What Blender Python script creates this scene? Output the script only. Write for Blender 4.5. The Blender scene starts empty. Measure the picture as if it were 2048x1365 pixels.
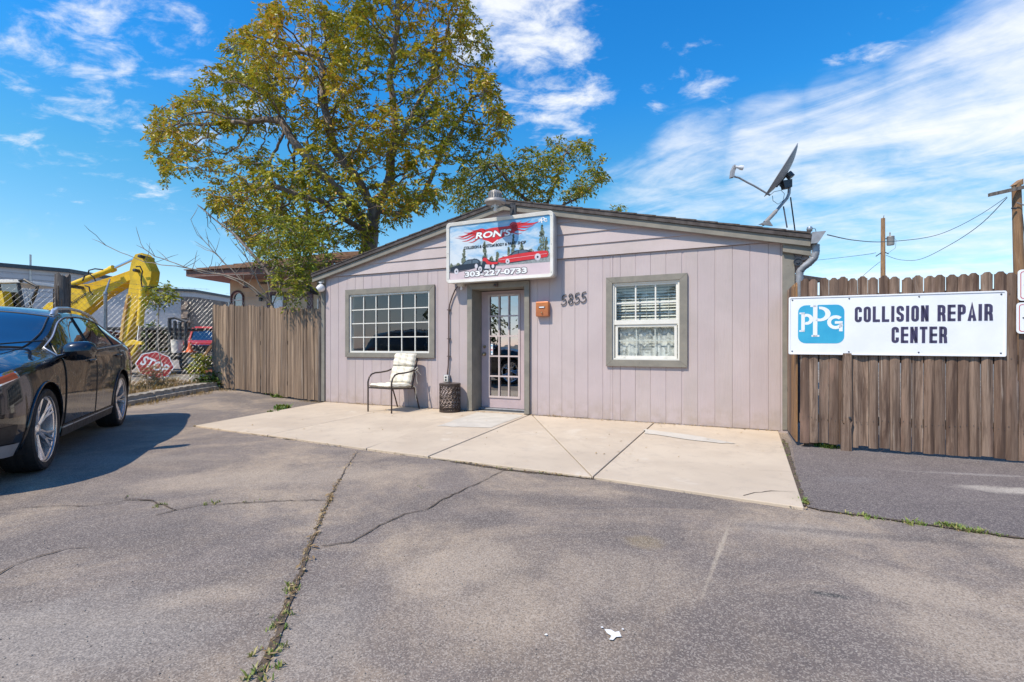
import bpy, bmesh, math, random
import numpy as np
from mathutils import Vector, Matrix, noise as mnoise
random.seed(7); np.random.seed(7)
R = math.radians
SC = bpy.context.scene
COL = SC.collection

# ------------------------------------------------------------------ camera
FPX, HZ, CAMZ = 950.0, 692.0, 1.13          # focal length in photo pixels, horizon row, eye height
cam = bpy.data.cameras.new('camera'); camo = bpy.data.objects.new('camera', cam); COL.objects.link(camo)
camo.location = (0, 0, CAMZ); camo.rotation_euler = (R(90), 0, 0)
cam.sensor_width = 36.0; cam.lens = 36.0 * FPX / 2048.0
cam.shift_y = (HZ - 682.5) / 2048.0
cam.clip_start = 0.05; cam.clip_end = 2000.0
SC.camera = camo
SC.view_settings.view_transform = 'Standard'; SC.view_settings.look = 'None'
SC.view_settings.gamma = 1.0; SC.view_settings.use_curve_mapping = False
SC.view_settings.exposure = 0.62

def W(px, py, D):                            # a point of the place seen at photo pixel (px,py), D metres ahead
    return Vector(((px - 1024) / FPX * D, D, CAMZ - (py - HZ) / FPX * D))
def Gd(px, py, z=0.0):                       # the same for a point at height z
    return W(px, py, (CAMZ - z) * FPX / (py - HZ))

# ------------------------------------------------------------------ sun and sky
SUN_TRAVEL = Vector((0.858, 0.710, -1.55)).normalized()
sd = bpy.data.lights.new('sun', 'SUN'); sd.energy = 3.5; sd.angle = R(0.5); sd.color = (1.0, 0.895, 0.74)
so = bpy.data.objects.new('sun', sd); COL.objects.link(so)
so.rotation_euler = SUN_TRAVEL.to_track_quat('-Z', 'Y').to_euler()
world = bpy.data.worlds.new('World'); SC.world = world; world.use_nodes = True
nt = world.node_tree; nt.nodes.clear()
def wn(t, **k):
    n = nt.nodes.new(t)
    for a, b in k.items():
        if a.startswith('i_'):
            s = n.inputs[a[2:]]; s.default_value = b
        else: setattr(n, a, b)
    return n
def wmath(op, a, b=None, c=None, clamp=False):
    n = nt.nodes.new('ShaderNodeMath'); n.operation = op; n.use_clamp = clamp
    for i, x in enumerate((a, b, c)):
        if x is None: continue
        if isinstance(x, (int, float)): n.inputs[i].default_value = x
        else: nt.links.new(x, n.inputs[i])
    return n.outputs[0]
L = nt.links.new
sky = wn('ShaderNodeTexSky', sky_type='NISHITA', sun_disc=False)
sky.sun_elevation = R(54.3); sky.sun_rotation = math.atan2(-SUN_TRAVEL.x, -SUN_TRAVEL.y)
sky.altitude = 1600; sky.air_density = 1.0; sky.dust_density = 0.4; sky.ozone_density = 1.6
hsv = wn('ShaderNodeHueSaturation'); hsv.inputs['Saturation'].default_value = 1.24; hsv.inputs['Hue'].default_value = 0.492
hsv.inputs['Value'].default_value = 1.0
L(sky.outputs[0], hsv.inputs['Color'])

tc = wn('ShaderNodeTexCoord')
sep = wn('ShaderNodeSeparateXYZ'); L(tc.outputs['Generated'], sep.inputs[0])
dx, dy, dz = sep.outputs
# clean dry high-altitude air: deeper blue aloft, no yellow at the horizon
gcr = wn('ShaderNodeValToRGB'); e = gcr.color_ramp.elements
e[0].position = 0.0; e[0].color = (.49, .43, .55, 1); e[1].position = .75; e[1].color = (.085, .50, .76, 1)
for p_, c_ in ((.06, (.56, .47, .47, 1)), (.14, (.53, .50, .45, 1)), (.30, (.34, .54, .52, 1)), (.45, (.16, .53, .68, 1))):
    x_ = e.new(p_); x_.color = c_
L(dz, gcr.inputs[0])
gm = wn('ShaderNodeMix', data_type='RGBA', blend_type='MULTIPLY'); gm.inputs['Factor'].default_value = 1.0
L(hsv.outputs[0], gm.inputs['A']); L(gcr.outputs[0], gm.inputs['B'])
gv = wn('ShaderNodeVectorMath', operation='SCALE'); gv.inputs['Scale'].default_value = 2.2; L(gm.outputs['Result'], gv.inputs[0])
den = wmath('ADD', wmath('MAXIMUM', dz, 0.0), 0.22)
u_ = wmath('DIVIDE', dx, den); v_ = wmath('DIVIDE', dy, den)
def comb(a, b, c=0.0):
    n = nt.nodes.new('ShaderNodeCombineXYZ')
    for i, x in enumerate((a, b, c)):
        if isinstance(x, (int, float)): n.inputs[i].default_value = x
        else: L(x, n.inputs[i])
    return n.outputs[0]
def wnoise(vec, scale, detail=6, rough=0.6, dist=0.0):
    n = wn('ShaderNodeTexNoise'); n.inputs['Scale'].default_value = scale; n.inputs['Detail'].default_value = detail
    n.inputs['Roughness'].default_value = rough; n.inputs['Distortion'].default_value = dist
    L(vec, n.inputs['Vector']); return n.outputs['Fac']
# cloud sheets in the plane of the sky: rotated and stretched so that the streaks run up towards the right
ca, sa = math.cos(R(-42)), math.sin(R(-42))
ur = wmath('ADD', wmath('MULTIPLY', u_, ca), wmath('MULTIPLY', v_, sa))
vr = wmath('SUBTRACT', wmath('MULTIPLY', v_, ca), wmath('MULTIPLY', u_, sa))
streak = wnoise(comb(wmath('MULTIPLY', ur, 0.85), wmath('MULTIPLY', vr, 2.1), 3.1), 2.3, 9, 0.62, 0.6)
mottle = wnoise(comb(u_, wmath('MULTIPLY', v_, 1.5), 7.7), 7.5, 7, 0.62, 0.3)
big = wnoise(comb(u_, v_, 1.3), 0.9, 3, 0.5)
def blob(px, py, wid_lo, wid_hi):            # soft patch of cloud cover around a direction of the sky
    d = Vector(((px - 1024) / FPX, 1.0, (HZ - py) / FPX)).normalized()
    n = nt.nodes.new('ShaderNodeVectorMath'); n.operation = 'DOT_PRODUCT'
    L(tc.outputs['Generated'], n.inputs[0]); n.inputs[1].default_value = d
    m = nt.nodes.new('ShaderNodeMapRange'); m.interpolation_type = 'SMOOTHSTEP'
    m.inputs['From Min'].default_value = math.cos(R(wid_hi)); m.inputs['From Max'].default_value = math.cos(R(wid_lo))
    L(n.outputs['Value'], m.inputs['Value']); return m.outputs[0]
def vmax(*a):
    r = a[0]
    for x in a[1:]: r = wmath('MAXIMUM', r, x)
    return r
band = vmax(blob(2230, 110, 2, 12), blob(2050, 185, 2, 10.5), wmath('MULTIPLY', blob(1880, 240, 1, 9), .92), wmath('MULTIPLY', blob(1700, 285, 1, 8.5), .88), wmath('MULTIPLY', blob(1540, 305, .5, 7.5), .85), wmath('MULTIPLY', blob(1390, 310, .5, 7), 0.72),
            wmath('MULTIPLY', blob(1800, 520, 1, 14), 0.62), wmath('MULTIPLY', blob(2000, 400, 1, 12), 0.62), wmath('MULTIPLY', blob(1400, 420, 1, 13), 0.52), wmath('MULTIPLY', blob(1560, 470, 1, 9), 0.55))
patch = vmax(blob(1060, 60, 2, 11), wmath('MULTIPLY', blob(1130, 190, 1, 7), .85), wmath('MULTIPLY', blob(250, 110, 2, 17), .60), wmath('MULTIPLY', blob(480, 60, 2, 13), .62),
             wmath('MULTIPLY', blob(1400, 180, 1, 7), .5), wmath('MULTIPLY', blob(1780, 110, 1, 6), .65))
def ramp(val, lo, hi):
    m = nt.nodes.new('ShaderNodeMapRange'); m.interpolation_type = 'SMOOTHSTEP'
    m.inputs['From Min'].default_value = lo; m.inputs['From Max'].default_value = hi
    L(val, m.inputs['Value']); return m.outputs[0]
c1 = ramp(wmath('ADD', wmath('MULTIPLY', wmath('SUBTRACT', streak, .5), 1.35), wmath('ADD', wmath('MULTIPLY', band, 0.80), wmath('MULTIPLY', wmath('SUBTRACT', mottle, .5), .55))), 0.12, 1.12)
c2 = wmath('MULTIPLY', ramp(wmath('ADD', wmath('ADD', wmath('MULTIPLY', wmath('SUBTRACT', mottle, .5), 2.0), wmath('MULTIPLY', wmath('SUBTRACT', streak, .5), .9)), wmath('MULTIPLY', patch, 0.66)), 0.30, 1.0), 0.92)
# the rest of the dome (behind the camera) keeps the same broken cover
back = wmath('MULTIPLY', ramp(dy, 0.25, -0.35), 0.9)
c3 = wmath('MULTIPLY', ramp(wmath('ADD', streak, wmath('MULTIPLY', big, 0.3)), 0.62, 0.95), back)
cov = wmath('MINIMUM', vmax(c1, c2, c3), 0.96)
cov = wmath('MULTIPLY', cov, ramp(dz, -0.01, 0.10))
mix = wn('ShaderNodeMix', data_type='RGBA'); L(cov, mix.inputs['Factor'])
L(gv.outputs[0], mix.inputs['A']); mix.inputs['B'].default_value = (5.7, 5.85, 6.1, 1)
bg = wn('ShaderNodeBackground'); bg.inputs['Strength'].default_value = 0.118; L(mix.outputs['Result'], bg.inputs['Color'])
out = wn('ShaderNodeOutputWorld'); L(bg.outputs[0], out.inputs['Surface'])

# ------------------------------------------------------------------ materials
MATS = {}
def newmat(name):
    m = bpy.data.materials.new(name); m.use_nodes = True
    MATS[name] = m; return m, m.node_tree
class NT:
    def __init__(s, name):
        s.m, s.t = newmat(name); s.b = s.t.nodes['Principled BSDF']; s.out = s.t.nodes['Material Output']
        s.tc = s.t.nodes.new('ShaderNodeTexCoord')
    def n(s, t, **k):
        x = s.t.nodes.new(t)
        for a, b in k.items(): setattr(x, a, b)
        return x
    def set(s, sock, v):
        if hasattr(v, 'is_output') or hasattr(v, 'links'): s.t.links.new(v, sock)
        elif isinstance(v, (tuple, list)) and len(v) == 3 and sock.type == 'RGBA': sock.default_value = (*v, 1)
        else: sock.default_value = v
    def mapping(s, scale=(1, 1, 1), src='Object', loc=(0, 0, 0), rnd=False):
        mp = s.n('ShaderNodeMapping'); mp.inputs['Scale'].default_value = scale; mp.inputs['Location'].default_value = loc
        s.t.links.new(s.tc.outputs[src], mp.inputs['Vector'])
        if rnd:
            oi = s.n('ShaderNodeObjectInfo'); cx = s.n('ShaderNodeCombineXYZ'); mu = s.math('MULTIPLY', oi.outputs['Random'], 37.0)
            s.t.links.new(mu, cx.inputs[0]); s.t.links.new(mu, cx.inputs[2]); s.t.links.new(cx.outputs[0], mp.inputs['Location'])
        return mp.outputs[0]
    def noise(s, vec, scale=5, detail=6, rough=.55, dist=0):
        x = s.n('ShaderNodeTexNoise'); s.t.links.new(vec, x.inputs['Vector'])
        x.inputs['Scale'].default_value = scale; x.inputs['Detail'].default_value = detail
        x.inputs['Roughness'].default_value = rough; x.inputs['Distortion'].default_value = dist
        return x.outputs['Fac']
    def voro(s, vec, scale=5, feature='F1', out='Distance', rand=1.0):
        x = s.n('ShaderNodeTexVoronoi', feature=feature); s.t.links.new(vec, x.inputs['Vector']); x.inputs['Scale'].default_value = scale
        x.inputs['Randomness'].default_value = rand
        return x.outputs[out]
    def math(s, op, a, b=None, clamp=False):
        x = s.n('ShaderNodeMath', operation=op, use_clamp=clamp)
        s.set(x.inputs[0], a)
        if b is not None: s.set(x.inputs[1], b)
        return x.outputs[0]
    def ramp(s, v, lo, hi, a=0.0, b=1.0):
        x = s.n('ShaderNodeMapRange', interpolation_type='SMOOTHSTEP'); s.set(x.inputs['Value'], v)
        x.inputs['From Min'].default_value = lo; x.inputs['From Max'].default_value = hi
        x.inputs['To Min'].default_value = a; x.inputs['To Max'].default_value = b
        return x.outputs[0]
    def mix(s, f, a, b, mode='MIX'):
        x = s.n('ShaderNodeMix', data_type='RGBA', blend_type=mode); s.set(x.inputs['Factor'], f)
        s.set(x.inputs['A'], a); s.set(x.inputs['B'], b); return x.outputs['Result']
    def bump(s, h, strength=.3, dist=.01, prev=None):
        x = s.n('ShaderNodeBump'); x.inputs['Strength'].default_value = strength; x.inputs['Distance'].default_value = dist
        s.t.links.new(h, x.inputs['Height'])
        if prev is not None: s.t.links.new(prev, x.inputs['Normal'])
        return x.outputs['Normal']
    def done(s, color, rough=.6, normal=None, metal=0, **k):
        s.set(s.b.inputs['Base Color'], color); s.set(s.b.inputs['Roughness'], rough); s.b.inputs['Metallic'].default_value = metal
        if normal is not None: s.t.links.new(normal, s.b.inputs['Normal'])
        for a, v in k.items(): s.set(s.b.inputs[a.replace('_', ' ')], v)
        return s.m
def simple(name, c, rough=.5, metal=0, var=.12, scale=9, bump=0.0, bscale=80, rnd=0, stretch=(1, 1, 1), c2=None, **k):
    s = NT(name); v = s.mapping(stretch, rnd=bool(rnd))
    f = s.ramp(s.noise(v, scale, 5, .6), .3, .7)
    c2 = c2 or tuple(x * (1 - var * 2) for x in c)
    col = s.mix(f, c, c2)
    if rnd:
        oi = s.n('ShaderNodeObjectInfo')
        col = s.mix(1.0, col, s.mix(oi.outputs['Random'], (1 - rnd,) * 3, (1 + rnd,) * 3), 'MULTIPLY')
    nrm = s.bump(s.noise(v, bscale, 3, .6), bump, .004) if bump else None
    rr = s.ramp(f, 0, 1, rough * .9, min(1, rough * 1.12))
    return s.done(col, rr, nrm, metal, **k)

def mat_siding():
    s = NT('mauve_painted_siding'); v = s.mapping((1, 1, 1), 'Object', rnd=True)
    vg = s.mapping((60, 60, 2.2), 'Object', rnd=True); vg2 = s.mapping((14, 14, 1.2), 'Object', rnd=True)
    big = s.ramp(s.noise(v, 1.7, 5, .6), .3, .75); grain = s.noise(vg, 1, 6, .7, 1.5); g2 = s.noise(vg2, 1, 4, .6, 2.5)
    col = s.mix(big, (.470, .390, .378), (.415, .350, .328))
    nl = s.voro(s.mapping((5, 5, 2.6), 'Object'), 1.0); col = s.mix(s.math('MULTIPLY', s.ramp(nl, .030, .018), .7), col, (.16, .11, .10))
    oi = s.n('ShaderNodeObjectInfo')
    col = s.mix(s.ramp(oi.outputs['Random'], 0, 1, 0, .5), col, (.455, .375, .385))
    # dusty splash zone low on the wall and small scuffs
    sp = s.n('ShaderNodeSeparateXYZ'); s.t.links.new(s.tc.outputs['Object'], sp.inputs[0])
    low = s.math('MULTIPLY', s.ramp(sp.outputs[2], .45, .0), s.ramp(s.noise(v, 6, 5, .65), .35, .7))
    col = s.mix(s.math('MULTIPLY', low, .75), col, (.34, .27, .21))
    dr_ = s.ramp(s.noise(s.mapping((22, 22, .55), 'Object'), 1, 5, .65, .4), .56, .74); col = s.mix(s.math('MULTIPLY', dr_, .30), col, (.37, .31, .28))
    fd = s.ramp(s.noise(s.mapping((1, 1, 1), 'Object'), .9, 4, .6, .5), .4, .7); col = s.mix(s.math('MULTIPLY', fd, .35), col, (.56, .48, .46))
    scuff = s.ramp(s.noise(v, 34, 2, .5), .74, .80); col = s.mix(s.math('MULTIPLY', scuff, .35), col, (.3, .25, .24))
    nr = s.bump(grain, .5, .0022); nr = s.bump(g2, .45, .006, nr)
    return s.done(col, .62, nr)
mat_siding()
def mat_trim():
    s = NT('grey_green_trim_wood'); v = s.mapping((1, 1, 1), rnd=True); vg = s.mapping((25, 25, 25), rnd=True)
    col = s.mix(s.ramp(s.noise(v, 5, 6, .65), .3, .7), (.245, .225, .185), (.185, .172, .145))
    chips = s.ramp(s.noise(s.mapping((3, 3, 3), rnd=True), 9, 5, .75), .66, .72); col = s.mix(s.math('MULTIPLY', chips, .5), col, (.33, .27, .20))
    dark = s.ramp(s.noise(v, 22, 3, .6), .68, .76); col = s.mix(s.math('MULTIPLY', dark, .8), col, (.07, .06, .05))
    return s.done(col, .7, s.bump(s.noise(vg, 3, 4, .7), .4, .003))
mat_trim()
def mat_wood(name, a, b, d, orange=None, grain=1.0):
    s = NT(name); v = s.mapping((1, 1, 1), rnd=True); vg = s.mapping((70, 70, 2.5), rnd=True); vw = s.mapping((9, 9, .9), rnd=True)
    oi = s.n('ShaderNodeObjectInfo')
    col = s.mix(oi.outputs['Random'], a, b)
    rr2 = s.math('FRACT', s.math('MULTIPLY', oi.outputs['Random'], 13.7)); col = s.mix(1.0, col, s.mix(rr2, (.72, .70, .70), (1.22, 1.2, 1.18)), 'MULTIPLY')
    col = s.mix(s.ramp(s.noise(vw, 1, 6, .7, 1.2), .42, .68), col, d)
    col = s.mix(s.math('MULTIPLY', s.ramp(s.noise(vg, 1, 5, .75, .6), .40, .72), .6 * grain), col, tuple(x * .45 for x in d))
    col = s.mix(s.math('MULTIPLY', s.ramp(s.noise(s.mapping((26, 26, .7), rnd=True), 1, 4, .6, .4), .50, .66), .75), col, tuple(x * .62 for x in d))
    pale = s.ramp(s.noise(s.mapping((40, 40, 1.3), rnd=True), 1, 4, .6, .4), .58, .74); col = s.mix(s.math('MULTIPLY', pale, .45), col, (.50, .43, .36))
    if orange:
        sp = s.n('ShaderNodeSeparateXYZ'); s.t.links.new(s.tc.outputs['Object'], sp.inputs[0])
        f = s.ramp(s.noise(s.mapping((3, 3, .8), rnd=True), 1.2, 4, .6), .56, .72)
        col = s.mix(s.math('MULTIPLY', f, .65), col, orange)
    knot = s.ramp(s.noise(s.mapping((7, 7, 4), rnd=True), 1.5, 2, .4), .73, .80); col = s.mix(s.math('MULTIPLY', knot, .75), col, (.05, .03, .02))
    return s.done(col, .85, s.bump(s.noise(vg, 1, 6, .7), .6, .004))
mat_wood('weathered_picket_wood', (.34, .245, .18), (.155, .098, .068), (.095, .054, .036), (.27, .165, .12))
mat_wood('grey_gate_wood', (.42, .30, .20), (.235, .165, .11), (.15, .10, .068), (.33, .22, .13))
mat_wood('orange_cedar_wood', (.42, .23, .09), (.32, .17, .07), (.16, .085, .04))
mat_wood('pole_wood', (.42, .25, .12), (.36, .21, .10), (.20, .11, .06))
mat_wood('grey_post_wood', (.22, .19, .16), (.17, .145, .125), (.07, .055, .05))
mat_wood('beam_wood_grey', (.45, .41, .34), (.38, .34, .28), (.25, .22, .18), grain=.4)

def mat_asphalt(name, dark, tan, tanamt, lo=.42, hi=.68, stains=()):
    s = NT(name); v = s.mapping((1, 1, 1))
    fine = s.voro(v, 185, out='Color'); fh = s.voro(v, 140)
    cs = s.n('ShaderNodeSeparateColor'); s.t.links.new(fine, cs.inputs[0])
    agg = s.ramp(cs.outputs[0], .0, 1.0)
    big = s.ramp(s.noise(v, .75, 6, .66, .5), lo, hi); mid = s.ramp(s.noise(v, 2.6, 6, .68, .6), .35, .7)
    col = s.mix(mid, dark, tuple(x * 1.22 for x in dark)); huge = s.ramp(s.noise(v, .28, 4, .6, .3), .42, .58); col = s.mix(s.math('MULTIPLY', huge, .55), col, tuple(x * .72 for x in dark))
    col = s.mix(s.math('MULTIPLY', s.math('MULTIPLY', big, tanamt), s.ramp(s.noise(v, 7, 5, .7), .25, .7, .45, 1.)), col, tan)
    # stains and dust drifts that lie at fixed spots of the lot: (pixel seen at, half sizes in m, turn, colour, strength)
    nzz = s.noise(v, 3.1, 6, .7, .6); spx = s.n('ShaderNodeSeparateXYZ'); s.t.links.new(s.tc.outputs['Object'], spx.inputs[0])
    for px, py, rx, ry, rot, c, k in stains:
        g = Gd(px, py); cr_, sr_ = math.cos(R(rot)), math.sin(R(rot))
        ax_ = s.math('SUBTRACT', spx.outputs[0], g.x); ay_ = s.math('SUBTRACT', spx.outputs[1], g.y)
        uu = s.math('MULTIPLY', s.math('ADD', s.math('MULTIPLY', ax_, cr_), s.math('MULTIPLY', ay_, sr_)), 1 / rx)
        vv = s.math('MULTIPLY', s.math('SUBTRACT', s.math('MULTIPLY', ay_, cr_), s.math('MULTIPLY', ax_, sr_)), 1 / ry)
        dd = s.math('ADD', s.math('SQRT', s.math('ADD', s.math('MULTIPLY', uu, uu), s.math('MULTIPLY', vv, vv))), s.math('MULTIPLY', s.math('SUBTRACT', nzz, .5), 1.5))
        col = s.mix(s.math('MULTIPLY', s.ramp(dd, 1.15, .35), k), col, c)
    # directional dusty streaks
    st = s.ramp(s.noise(s.mapping((.35, 1.6, 1)), 1.6, 6, .65, .8), .52, .74); col = s.mix(s.math('MULTIPLY', st, .38), col, tuple(x * 1.05 for x in tan))
    col = s.mix(s.math('MULTIPLY', s.ramp(agg, .76, .95), .38), col, (.47, .41, .34))
    col = s.mix(s.math('MULTIPLY', s.ramp(agg, .32, .10), .36), col, (.045, .04, .04))
    sp = s.ramp(s.voro(v, 9), .035, .02); col = s.mix(s.math('MULTIPLY', sp, .6), col, (.55, .5, .42))
    oil = s.ramp(s.noise(s.mapping((1, 1, 1), loc=(5, 2, 0)), 1.9, 3, .5), .70, .80); col = s.mix(s.math('MULTIPLY', oil, .35), col, (.05, .045, .04))
    nr = s.bump(fh, .35, .003); nr = s.bump(s.noise(v, 1.4, 4, .6), .5, .03, nr)
    return s.done(col, .82, nr)
TAN = (.40, .315, .23); DRK = (.092, .074, .068); GRY = (.30, .26, .22)
mat_asphalt('weathered_asphalt', (.160, .128, .108), (.40, .305, .210), .95, .42, .66, [
    (1285, 1083, .13, .12, 0, (.22, .165, .095), .75), (560, 955, 1.5, .35, 12, TAN, .55), (930, 1130, .45, .28, 20, TAN, .6), (1010, 1210, .4, .3, 0, TAN, .4), (80, 1280, .7, .45, 10, GRY, .6), (420, 1190, .35, .12, 15, TAN, .5),
    (1840, 1180, .45, .22, -35, TAN, .65), (1930, 1280, .35, .3, -20, TAN, .6), (1240, 1150, .5, .35, 0, TAN, .35), (300, 1085, .6, .35, 10, DRK, .45), (1530, 1290, .5, .25, 0, DRK, .45), (560, 1130, .35, .3, 0, DRK, .4), (1120, 1005, .7, .18, -18, DRK, .5),
    (860, 1000, .5, .25, 10, DRK, .45), (1660, 1190, .10, .025, -20, (.05, .05, .045), .8), (760, 880, .6, .12, 0, TAN, .4), (1438, 1105, .016, .60, -31, (.46, .38, .28), .55),
    (200, 920, 1.0, .3, 5, GRY, .35), (1600, 1060, .5, .15, -12, GRY, .4), (1780, 1075, .9, .06, -14, DRK, .5), (640, 1260, .25, .4, 0, GRY, .4), (1130, 1330, .5, .18, 0, DRK, .35)])
mat_asphalt('dark_asphalt', (.118, .096, .090), (.22, .185, .155), .35, .5, .75, [(2060, 985, .55, .13, -14, (.42, .37, .31), .85), (1950, 950, .55, .05, -12, (.30, .27, .25), .6), (1700, 960, .3, .12, 0, (.16, .14, .135), .5)])
def mat_concrete():
    s = NT('apron_concrete'); v = s.mapping((1, 1, 1), rnd=True); v0 = s.mapping((1, 1, 1))
    col = s.mix(s.ramp(s.noise(v, 1.1, 6, .6), .3, .7), (.57, .47, .35), (.48, .39, .29))
    col = s.mix(s.math('MULTIPLY', s.ramp(s.noise(v0, 5, 6, .7), .5, .72), .4), col, (.40, .33, .26))
    col = s.mix(s.math('MULTIPLY', s.ramp(s.noise(v0, 13, 4, .7), .66, .74), .35), col, (.28, .22, .17))
    wr = s.ramp(s.noise(s.mapping((1, 1, 1), loc=(3, 7, 0)), 2.2, 6, .75, 1.2), .55, .66); col = s.mix(s.math('MULTIPLY', wr, .28), col, (.36, .29, .22))
    pt = s.ramp(s.voro(v0, 7), .05, .02); col = s.mix(s.math('MULTIPLY', pt, .6), col, (.16, .12, .09))
    lt = s.ramp(s.noise(s.mapping((1, 1, 1), loc=(9, 1, 0)), 1.5, 5, .7, .8), .58, .70); col = s.mix(s.math('MULTIPLY', lt, .5), col, (.62, .55, .45))
    return s.done(col, .8, s.bump(s.noise(v0, 90, 4, .7), .3, .002))
mat_concrete()
simple('door_slab_concrete', (.57, .52, .44), .8, 0, .08, 4, .2, 90)
simple('old_curb_concrete', (.44, .40, .33), .85, 0, .15, 8, .6, 60, c2=(.27, .24, .20))
simple('crack_dirt', (.125, .09, .062), .95, 0, .3, 30, .8, 60)
simple('soil', (.26, .19, .13), .95, 0, .25, 6, .8, 30, c2=(.16, .115, .08))
simple('yard_ground', (.27, .23, .19), .95, 0, .25, .8, .6, 20, c2=(.19, .165, .14))
simple('far_ground', (.20, .19, .175), .95, 0, .2, .1)
simple('road_grey', (.16, .155, .15), .9, 0, .15, 1.2)
simple('grit', (.34, .30, .25), .9, 0, .3, 40, c2=(.14, .12, .11))
simple('white_paint', (.78, .77, .74), .6, 0, .05, 20)
simple('vinyl_white', (.73, .71, .64), .4, 0, .04, 6)
simple('sign_white', (.82, .84, .86), .35, 0, .05, 2.5, c2=(.74, .76, .80))
simple('sign_frame_white', (.70, .68, .63), .45, 0, .1, 5, c2=(.60, .57, .50))
simple('sign_side_grey', (.46, .44, .43), .5, 0, .1, 5)
simple('navy_letter', (.060, .052, .115), .5, 0, .15, 5)
simple('teal_logo', (.035, .33, .55), .4, 0, .12, 3, c2=(.05, .40, .60))
simple('letter_white', (.86, .86, .86), .4)
simple('letter_black', (.012, .012, .014), .5)
simple('red_ink', (.62, .02, .025), .4, 0, .1)
simple('red_border', (.55, .05, .06), .4, 0, .1)
simple('dark_roof_edge', (.085, .07, .065), .8, 0, .2, 12, .5, 60)
simple('shingle', (.11, .09, .08), .9, 0, .25, 14, .7, 90, rnd=.2)
simple('brown_shingle', (.26, .15, .095), .9, 0, .2, 6, .6, 60, rnd=.15)
simple('shadow_gap', (.10, .085, .085), .9)
simple('taupe_soffit', (.30, .25, .235), .8)
simple('galvanised', (.42, .42, .42), .42, .75, .15, 12)
simple('galvanised_dull', (.36, .37, .39), .55, .4, .15, 12)
simple('lamp_grey', (.36, .34, .32), .5, .3, .12, 14)
simple('dish_grey', (.31, .32, .34), .5, 0, .08, 4)
simple('dark_metal', (.07, .075, .085), .45, .4, .1, 9)
simple('bronze_metal', (.085, .062, .052), .4, .5, .15, 9)
simple('conduit_paint', (.13, .085, .075), .5, 0, .15, 9)
simple('copper_paint', (.55, .19, .06), .4, .25, .15, 7, c2=(.40, .13, .05))
simple('brass', (.5, .4, .25), .3, .9)
simple('black_rubber', (.022, .021, .022), .7, 0, .2, 20, .4, 120)
simple('black_plastic', (.018, .018, .02), .45, 0, .2, 20)
simple('camera_white', (.78, .78, .78), .35)
simple('excavator_yellow', (.82, .52, .010), .6, 0, .10, 3, c2=(.55, .36, .02), bump=.15)
simple('rusty_yellow', (.62, .42, .08), .6, 0, .2, 6, c2=(.42, .2, .08))
simple('truck_red', (.50, .03, .03), .35, 0, .1, 3)
simple('rust_red', (.30, .10, .05), .8, 0, .25, 6)
simple('sign_red', (.50, .015, .02), .45, 0, .15, 4)
simple('chrome', (.80, .80, .82), .08, 1.0, .02, 9)
simple('wheel_chrome', (.86, .86, .88), .24, .85, .03, 9)
simple('silver_rail', (.62, .62, .63), .3, .7, .05)
simple('hose_black', (.02, .02, .02), .6)
simple('grey_plastic', (.30, .30, .31), .5)
simple('render_white', (.56, .53, .52), .8, 0, .06, .6)
simple('render_taupe', (.36, .315, .30), .8, 0, .06, .6)
simple('parapet_dark', (.06, .075, .085), .5)
simple('beige_stucco', (.60, .43, .28), .9, 0, .08, 2, .3, 60)
simple('brown_trim', (.17, .075, .055), .6, 0, .15, 5)
simple('maroon_trim', (.12, .05, .055), .6, 0, .15, 5)
simple('orange_plastic', (.75, .13, .03), .5)
simple('bucket_white', (.72, .70, .66), .5, 0, .1)
simple('bark', (.22, .175, .14), .9, 0, .25, 7, .9, 40, c2=(.10, .078, .064), stretch=(1, 1, .35))
simple('pale_bark', (.32, .26, .20), .8, 0, .2, 9, .5, 50, c2=(.24, .19, .15))
simple('sapling_bark', (.50, .43, .36), .8, 0, .15, 9)
simple('straw', (.50, .36, .19), .9, 0, .25, 9, c2=(.30, .19, .10))
simple('lilac_door', (.50, .395, .405), .5, 0, .07, 3)
simple('muntin_lilac', (.56, .47, .45), .45, 0, .05)
simple('blind_white', (.80, .77, .68), .5, 0, .05)
simple('interior_grey', (.13, .14, .15), .9, 0, .1)
simple('interior_pale', (.35, .33, .30), .9, 0, .1)
simple('desk_brown', (.16, .10, .07), .6, 0, .1)
simple('red_misc', (.55, .09, .05), .6, 0, .15)
def mat_leaf(name, stops):
    s = NT(name); at = s.n('ShaderNodeAttribute'); at.attribute_name = 'tint'
    cr = s.n('ShaderNodeValToRGB'); e = cr.color_ramp.elements
    while len(e) > 1: e.remove(e[-1])
    e[0].position, e[0].color = stops[0][0], (*stops[0][1], 1)
    for p, c in stops[1:]:
        x = e.new(p); x.color = (*c, 1)
    s.t.links.new(at.outputs['Fac'], cr.inputs[0]); col = cr.outputs[0]
    s.set(s.b.inputs['Base Color'], col); s.b.inputs['Roughness'].default_value = .5
    tr = s.n('ShaderNodeBsdfTranslucent'); s.t.links.new(s.mix(.5, col, (.30, .26, .02)), tr.inputs['Color'])
    mx = s.n('ShaderNodeMixShader'); mx.inputs[0].default_value = .30
    s.t.links.new(s.b.outputs[0], mx.inputs[1]); s.t.links.new(tr.outputs[0], mx.inputs[2]); s.t.links.new(mx.outputs[0], s.out.inputs[0])
    return s.m
mat_leaf('ailanthus_leaf', [(0, (.045, .085, .012)), (.30, (.13, .19, .018)), (.58, (.32, .34, .024)), (.84, (.56, .43, .03)), (1, (.56, .27, .035))])
mat_leaf('green_leaf', [(0, (.02, .045, .01)), (.5, (.05, .10, .015)), (1, (.13, .19, .03))])
mat_leaf('weed_leaf', [(0, (.08, .15, .03)), (.6, (.17, .27, .05)), (1, (.45, .38, .14))])
mat_leaf('dry_leaf', [(0, (.22, .13, .06)), (.5, (.42, .28, .13)), (1, (.55, .42, .24))])
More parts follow.
